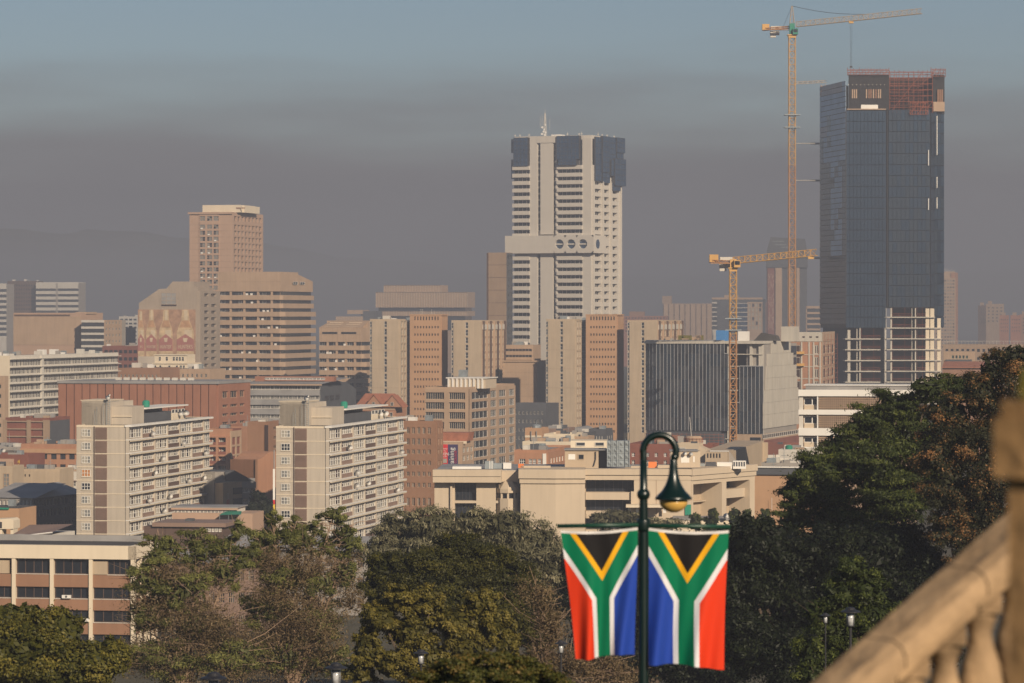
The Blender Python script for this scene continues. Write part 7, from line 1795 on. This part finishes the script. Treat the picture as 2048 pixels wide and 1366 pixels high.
    tree('bushy_tree', 'bushy tree beyond the left picture edge beside the yellow-green one', 'tree', 190, -130,
         [(-120, 1250, 90, 60), (-60, 1310, 80, 60), (-180, 1320, 90, 70)], 'yellowgreen', .14, 1.4, .6, seed=181, clump=.14, trunk_r=.25)
plant_trees()

# ================================================================ lamp post with flags
def flagmat(name, left, right):
    m = bpy.data.materials.new(name); m.use_nodes = True; n = m.node_tree; b = n.nodes['Principled BSDF']
    b.inputs['Roughness'].default_value = .75; b.inputs['Specular IOR Level'].default_value = .2
    uv = n.nodes.new('ShaderNodeUVMap'); sp = n.nodes.new('ShaderNodeSeparateXYZ'); n.links.new(uv.outputs['UV'], sp.inputs[0])
    def mth(op, a, c=0.0):
        k = n.nodes.new('ShaderNodeMath'); k.operation = op
        for i, v in enumerate((a, c)):
            if isinstance(v, (int, float)): k.inputs[i].default_value = v
            else: n.links.new(v, k.inputs[i])
        return k.outputs[0]
    q, p = sp.outputs['X'], sp.outputs['Y']           # q across, -0.5..0.5; p down from the sleeve, in flag widths
    aq = mth('ABSOLUTE', q)
    e = mth('DIVIDE', mth('SUBTRACT', p, mth('SUBTRACT', .86, mth('MULTIPLY', aq, 1.65))), 1.93)
    s = mth('MINIMUM', e, aq); s2 = mth('MULTIPLY', e, -1.0)
    def mixc(fac, A, B):
        k = n.nodes.new('ShaderNodeMix'); k.data_type = 'RGBA'; n.links.new(fac, k.inputs['Factor'])
        for nm, v in (('A', A), ('B', B)):
            if isinstance(v, tuple): k.inputs[nm].default_value = (*v, 1)
            else: n.links.new(v, k.inputs[nm])
        return k.outputs['Result']
    G, W, Y, K = (.0, .165, .075), (.72, .72, .74), (.80, .40, .012), (.012, .011, .012)
    c = mixc(mth('GREATER_THAN', q, 0), left, right)
    c = mixc(mth('LESS_THAN', s, .167), c, W); c = mixc(mth('LESS_THAN', s, .1), c, G)
    c = mixc(mth('GREATER_THAN', s2, .1), c, Y); c = mixc(mth('GREATER_THAN', s2, .167), c, K)
    c = mixc(mth('LESS_THAN', p, .035), c, (.70, .68, .66))
    n.links.new(c, b.inputs['Base Color'])
    tr = n.nodes.new('ShaderNodeBsdfTranslucent'); n.links.new(c, tr.inputs['Color']); ms = n.nodes.new('ShaderNodeMixShader'); ms.inputs[0].default_value = .12
    o = n.nodes['Material Output']; n.links.new(b.outputs[0], ms.inputs[1]); n.links.new(tr.outputs[0], ms.inputs[2]); n.links.new(ms.outputs[0], o.inputs[0])
    return m
RED, BLUE = (.70, .045, .012), (.018, .058, .36)
def foreground():
    D = 40.0; S = D / F
    X0 = (1287 - CX) * S; base = gz(D) - .05
    L = thing('lamp_post', 'dark green swan-neck lamp post carrying the two flags', 'street lamp', (X0, D, base))
    Z = lambda y: CZ - (y - HY) * S - base; x = lambda p: (p - 1287) * S
    q = MB(); q.lathe([(.14, 0), (.14, .35), (.10, .5), (.062, .8), (.055, Z(1060)), (.046, Z(1000)), (.040, Z(920))], (0, 0, 0), 16); q.build('post', M['lampgreen'], L, smooth=True)
    q = MB(); pts = [(0, Z(925)), (0, Z(905))]; cx, r = x(1319), 33 * S
    for k in range(25): a = math.pi - math.pi * k / 24; pts.append((cx + r * math.cos(a), Z(903) + r * math.sin(a) * 1.0))
    pts.append((x(1351), Z(914)))
    q.tube([(a[0], 0, a[1]) for a in pts], .040, 14)
    q.build('swan_neck', M['lampgreen'], L, smooth=True)
    def ball(px, py, r, nm):
        MB().lathe([(r * math.sin(math.pi * k / 10) + .001, -r * math.cos(math.pi * k / 10)) for k in range(11)], (x(px), 0, Z(py)), 16).build(nm, M['lampgreen'], L, smooth=True)
    ball(1287, 989, 13 * S, 'collar_ball'); ball(1349, 914, 8 * S, 'collar_ball')
    pr = [(36.5, 999), (37, 996), (33, 991), (24, 982), (17, 971), (12.5, 960), (9.5, 948), (8, 935), (7.5, 922), (5, 914)]
    MB().lathe([(a * S, Z(y)) for a, y in pr], (x(1347), 0, 0), 28).build('lamp_shade', M['lampgreen'], L, smooth=True)
    MB().lathe([(28.5 * S * math.cos(t) + .001, Z(1001) - 24 * S * math.sin(t)) for t in np.linspace(math.pi/2, 0, 9)], (x(1347), 0, 0), 24).build('globe', M['globe'], L, smooth=True)
    q = MB(); q.bar((x(1114), -.03, Z(1052)), (x(1284), -.03, Z(1049)), 4.2 * S, 10); q.bar((x(1290), -.03, Z(1051)), (x(1460), -.03, Z(1053)), 4.2 * S, 10); q.build('cross_arm', M['armgreen'], L, smooth=True)
    q = MB(); q.lathe([(.075, Z(1062)), (.08, Z(1058)), (.08, Z(1042)), (.075, Z(1038))], (0, 0, 0), 14); q.build('arm_clamp', M['lampgreen'], L, smooth=True)
    def flag(pts_top, pts_bot, label, m, ph):
        nu, nv = 28, 48; b = MB(); uvs = []
        (xa, ya), (xb, yb) = pts_top; (xc, yc), (xd, yd) = pts_bot
        W = xb - xa
        for j in range(nv + 1):
            v = j / nv
            for i in range(nu + 1):
                u = i / nu
                sag = math.sin(math.pi * u) * 5 * (1 - v)
                px = (xa + (xb - xa) * u) * (1 - v) + (xc + (xd - xc) * u) * v + 3.5 * math.sin(3.0 * v + ph + 2 * u) * v
                py = (ya + (yb - ya) * u + sag) * (1 - v) + (yc + (yd - yc) * u) * v + 3.0 * math.sin(u * 6 + ph) * v ** 3
                fold = .085 * v * math.sin(u * 11 + 2.2 * v + ph) + .035 * v * math.sin(u * 23 + 5 * v + ph * 2) + .012 * math.sin(u * 17 + ph)
                w = at(px, py, D); b.v.append((w[0] - X0, fold - .06, w[2] - base))
                uvs.append((u - .5, v * (yc + yd - ya - yb) / 2 / W))
        for j in range(nv):
            for i in range(nu):
                a = j * (nu + 1) + i; b.f.append((a, a + 1, a + nu + 2, a + nu + 1)); b.m.append(0)
        ox = at((xa + xb) / 2, ya, D)
        b.v = [(p[0] + X0 - ox[0], p[1], p[2] + base - ox[2]) for p in b.v]
        me = b.mesh('flag', m, True); ul = me.uv_layers.new(name='UVMap')
        ids = np.empty(len(me.loops), np.int32); me.loops.foreach_get('vertex_index', ids)
        ul.data.foreach_set('uv', np.array(uvs, np.float32)[ids].ravel())
        f = tag(obj('flag', me, None, (ox[0], D, ox[2])), label, 'flag', 'national flags on the lamp post')
    flag(((1121, 1060), (1275, 1054)), ((1152, 1316), (1272, 1309)), 'left hanging flag on lamp post, red half on its left, blue by the post', flagmat('flag cloth one', RED, BLUE), .4)
    flag(((1296, 1055), (1457, 1060)), ((1300, 1326), (1446, 1337)), 'right hanging flag on lamp post, blue half by the post, red on its right', flagmat('flag cloth two', BLUE, RED), 2.0)
    # garden lanterns
    def lantern(px, py, hw, lab, i):
        Dl = 128.0 if hw == 10.5 else .30 * F / hw; k_ = hw * Dl / F / .30; Xl = (px - CX)/F*Dl; zt = CZ - (py - HY)/F*Dl; zb = min(gz(Dl) - .05, zt - 2.2)
        t = thing('garden_lantern', lab, 'lantern', (Xl, Dl, zb), 0, 'black garden lanterns'); h = (zt - zb) / k_; t.scale = (k_, k_, k_)
        MB().lathe([(.07, 0), (.07, .3), (.042, .4), (.042, h - .62), (.06, h - .6), (.06, h - .56)], (0, 0, 0), 12).build('post', M['black_metal'], t, smooth=False)
        MB().lathe([(.115, h - .55), (.115, h - .16)], (0, 0, 0), 14).build('glass', M['lampglass'], t, smooth=True)
        q = MB()
        for k in range(4): a = math.pi/4 + math.pi/2*k; q.bar((.125*math.cos(a), .125*math.sin(a), h - .56), (.125*math.cos(a), .125*math.sin(a), h - .14), .010)
        q.lathe([(.125, h - .58), (.125, h - .55)], (0, 0, 0), 14); q.build('cage', M['black_metal'], t)
        MB().lathe([(.30, h - .16), (.30, h - .13), (.16, h - .08), (.12, h - .02), (.05, h)], (0, 0, 0), 18).build('hat', M['black_metal'], t)
    for i, (px, py, hw, lab) in enumerate(((672, 1325, 23, 'garden lantern at bottom edge before the feathery trees'), (842, 1299, 15, 'garden lantern in front of the lumpy mustard tree'), (1122, 1281, 13, 'garden lantern left of the left flag'),
                                           (1651, 1226, 10.5, 'smaller, thinner garden lantern left of its larger twin near balustrade'), (1701, 1214, 20, 'larger garden lantern right of its thin twin near balustrade'), (427, 1344, 27, 'garden lantern hat just showing at the lower left bottom edge'))):
        lantern(px, py, hw, lab, i)
    # stone balustrade of the stair
    D0, D1 = 13.0, 14.4
    A = Vector(at(2060, 1015, 13.8)); B = Vector(at(1652, 1371, 13.3)); d = B - A
    ctr = (A.x + B.x)/2, (A.y + B.y)/2, gz(13.6) - .1
    t = thing('stone_balustrade', 'blurred sandstone stair balustrade at the lower right', 'balustrade', ctr)
    o = Vector(ctr); run = Vector((d.x, d.y, 0)).normalized(); side = Vector((-run.y, run.x, 0))
    if side.y > 0: side = -side
    def rail(pr, f0, f1, m, nm):
        """sweep a cross-section (sideways, up) along the stair slope"""
        b = MB(); n = len(pr); st = 8
        for k in range(st + 1):
            c = A + d * (f0 + (f1 - f0) * k / st) - o
            for s_, u in pr: b.v.append(tuple(c + side * s_ + Vector((0, 0, u))))
        for k in range(st):
            for i in range(n): b.f.append((k*n + i, k*n + (i+1) % n, (k+1)*n + (i+1) % n, (k+1)*n + i)); b.m.append(0)
        b.f.append(tuple(reversed(range(n)))); b.m.append(0); b.f.append(tuple(st*n + i for i in range(n))); b.m.append(0)
        return b.build(nm, m, t)
    pr = [(-.16, -.16), (.10, -.16), (.13, -.13), (.13, -.10), (.19, -.06), (.19, -.01), (.16, .03), (.10, .055), (-.10, .055), (-.19, .0), (-.19, -.08)]
    pr = [(s_ * .9, u * .88 - .045) for s_, u in pr]
    for f0, f1 in ((-.05, .345), (.352, .745), (.752, 1.3)): rail(pr, f0, f1, M['sandstone'], 'handrail')
    pl = [(-.15, -.86), (.15, -.86), (.15, -.72), (-.15, -.72)]
    rail(pl, -.05, 1.3, M['sandstone'], 'base_rail'); rail([(-.12, -2.6), (.12, -2.6), (.12, -.86), (-.12, -.86)], -.05, 1.3, M['sandstone_d'], 'plinth_wall')
    prof = [(.075, -.02), (.075, .05), (.05, .07), (.055, .10), (.082, .16), (.088, .22), (.075, .30), (.052, .37), (.042, .42), (.05, .44), (.05, .455), (.065, .47), (.065, .56)]
    me = MB().lathe(prof, (0, 0, 0), 20).mesh('baluster', M['sandstone'], True)
    for k, f in enumerate((.07, .249, .427, .605, .783, .96, 1.14)):
        c = A + d * f - o
        obj('baluster', me, t, (c.x, c.y, c.z - .74))
        MB().box(-.08, .08, -.08, .08, -.82, -.70).build('baluster_base', M['sandstone'], t, (c.x, c.y, c.z)); MB().box(-.075, .075, -.075, .075, -.24, -.17).build('baluster_cap', M['sandstone'], t, (c.x, c.y, c.z))
    # blurred pillar close at the right edge
    Dp = 8.0; Sp = 8.2 / F
    t = thing('stone_pillar', 'strongly blurred sandstone pillar with mossy top at the right edge', 'pillar', (1.475, 8.24, gz(Dp) - .1), R(-40)); zb = gz(Dp) - .1
    z = lambda y: CZ - (y - HY) * Sp - zb
    MB().box(-.22, .22, -.22, .22, 0, z(955)).build('shaft', M['sandstone_d'], t); MB().box(-.245, .245, -.245, .245, z(955), z(835)).build('cap_block', M['sandstone_d'], t); MB().box(-.232, .232, -.232, .232, z(835), z(800)).build('neck', M['sandstone_d'], t)
    q = MB(); i = 0
    lo = [(-.2, -.2), (.2, -.2), (.2, .2), (-.2, .2)]; q.v = [(x, y, z(800)) for x, y in lo] + [(x, y, z(745)) for x, y in lo] + [(x*.8, y*.8, z(716)) for x, y in lo]
    q.f = [(3, 2, 1, 0), (8, 9, 10, 11)] + [(k + l*4, (k+1) % 4 + l*4, (k+1) % 4 + 4 + l*4, k + 4 + l*4) for l in (0, 1) for k in range(4)]; q.m = [0]*len(q.f)
    q.build('mossy_cap', M['moss'], t)
foreground()

# ================================================================ haze
hz = MB().box(-9200, 9200, -460, 15200, -3.5, 205).build('haze', bpy.data.materials.new('smoggy air'))
tag(hz, 'brown-grey smog hanging over the whole city', None, kind='stuff')
hm = hz.data.materials[0]; hm.use_nodes = True; hn = hm.node_tree; hn.nodes.clear()
ho = hn.nodes.new('ShaderNodeOutputMaterial'); hv = hn.nodes.new('ShaderNodeVolumePrincipled')
hv.inputs['Color'].default_value = (0.44, 0.472, 0.562, 1)
hv.inputs['Density'].default_value = 0.00035
hv.inputs['Anisotropy'].default_value = 0.0
hn.links.new(hv.outputs['Volume'], ho.inputs['Volume'])
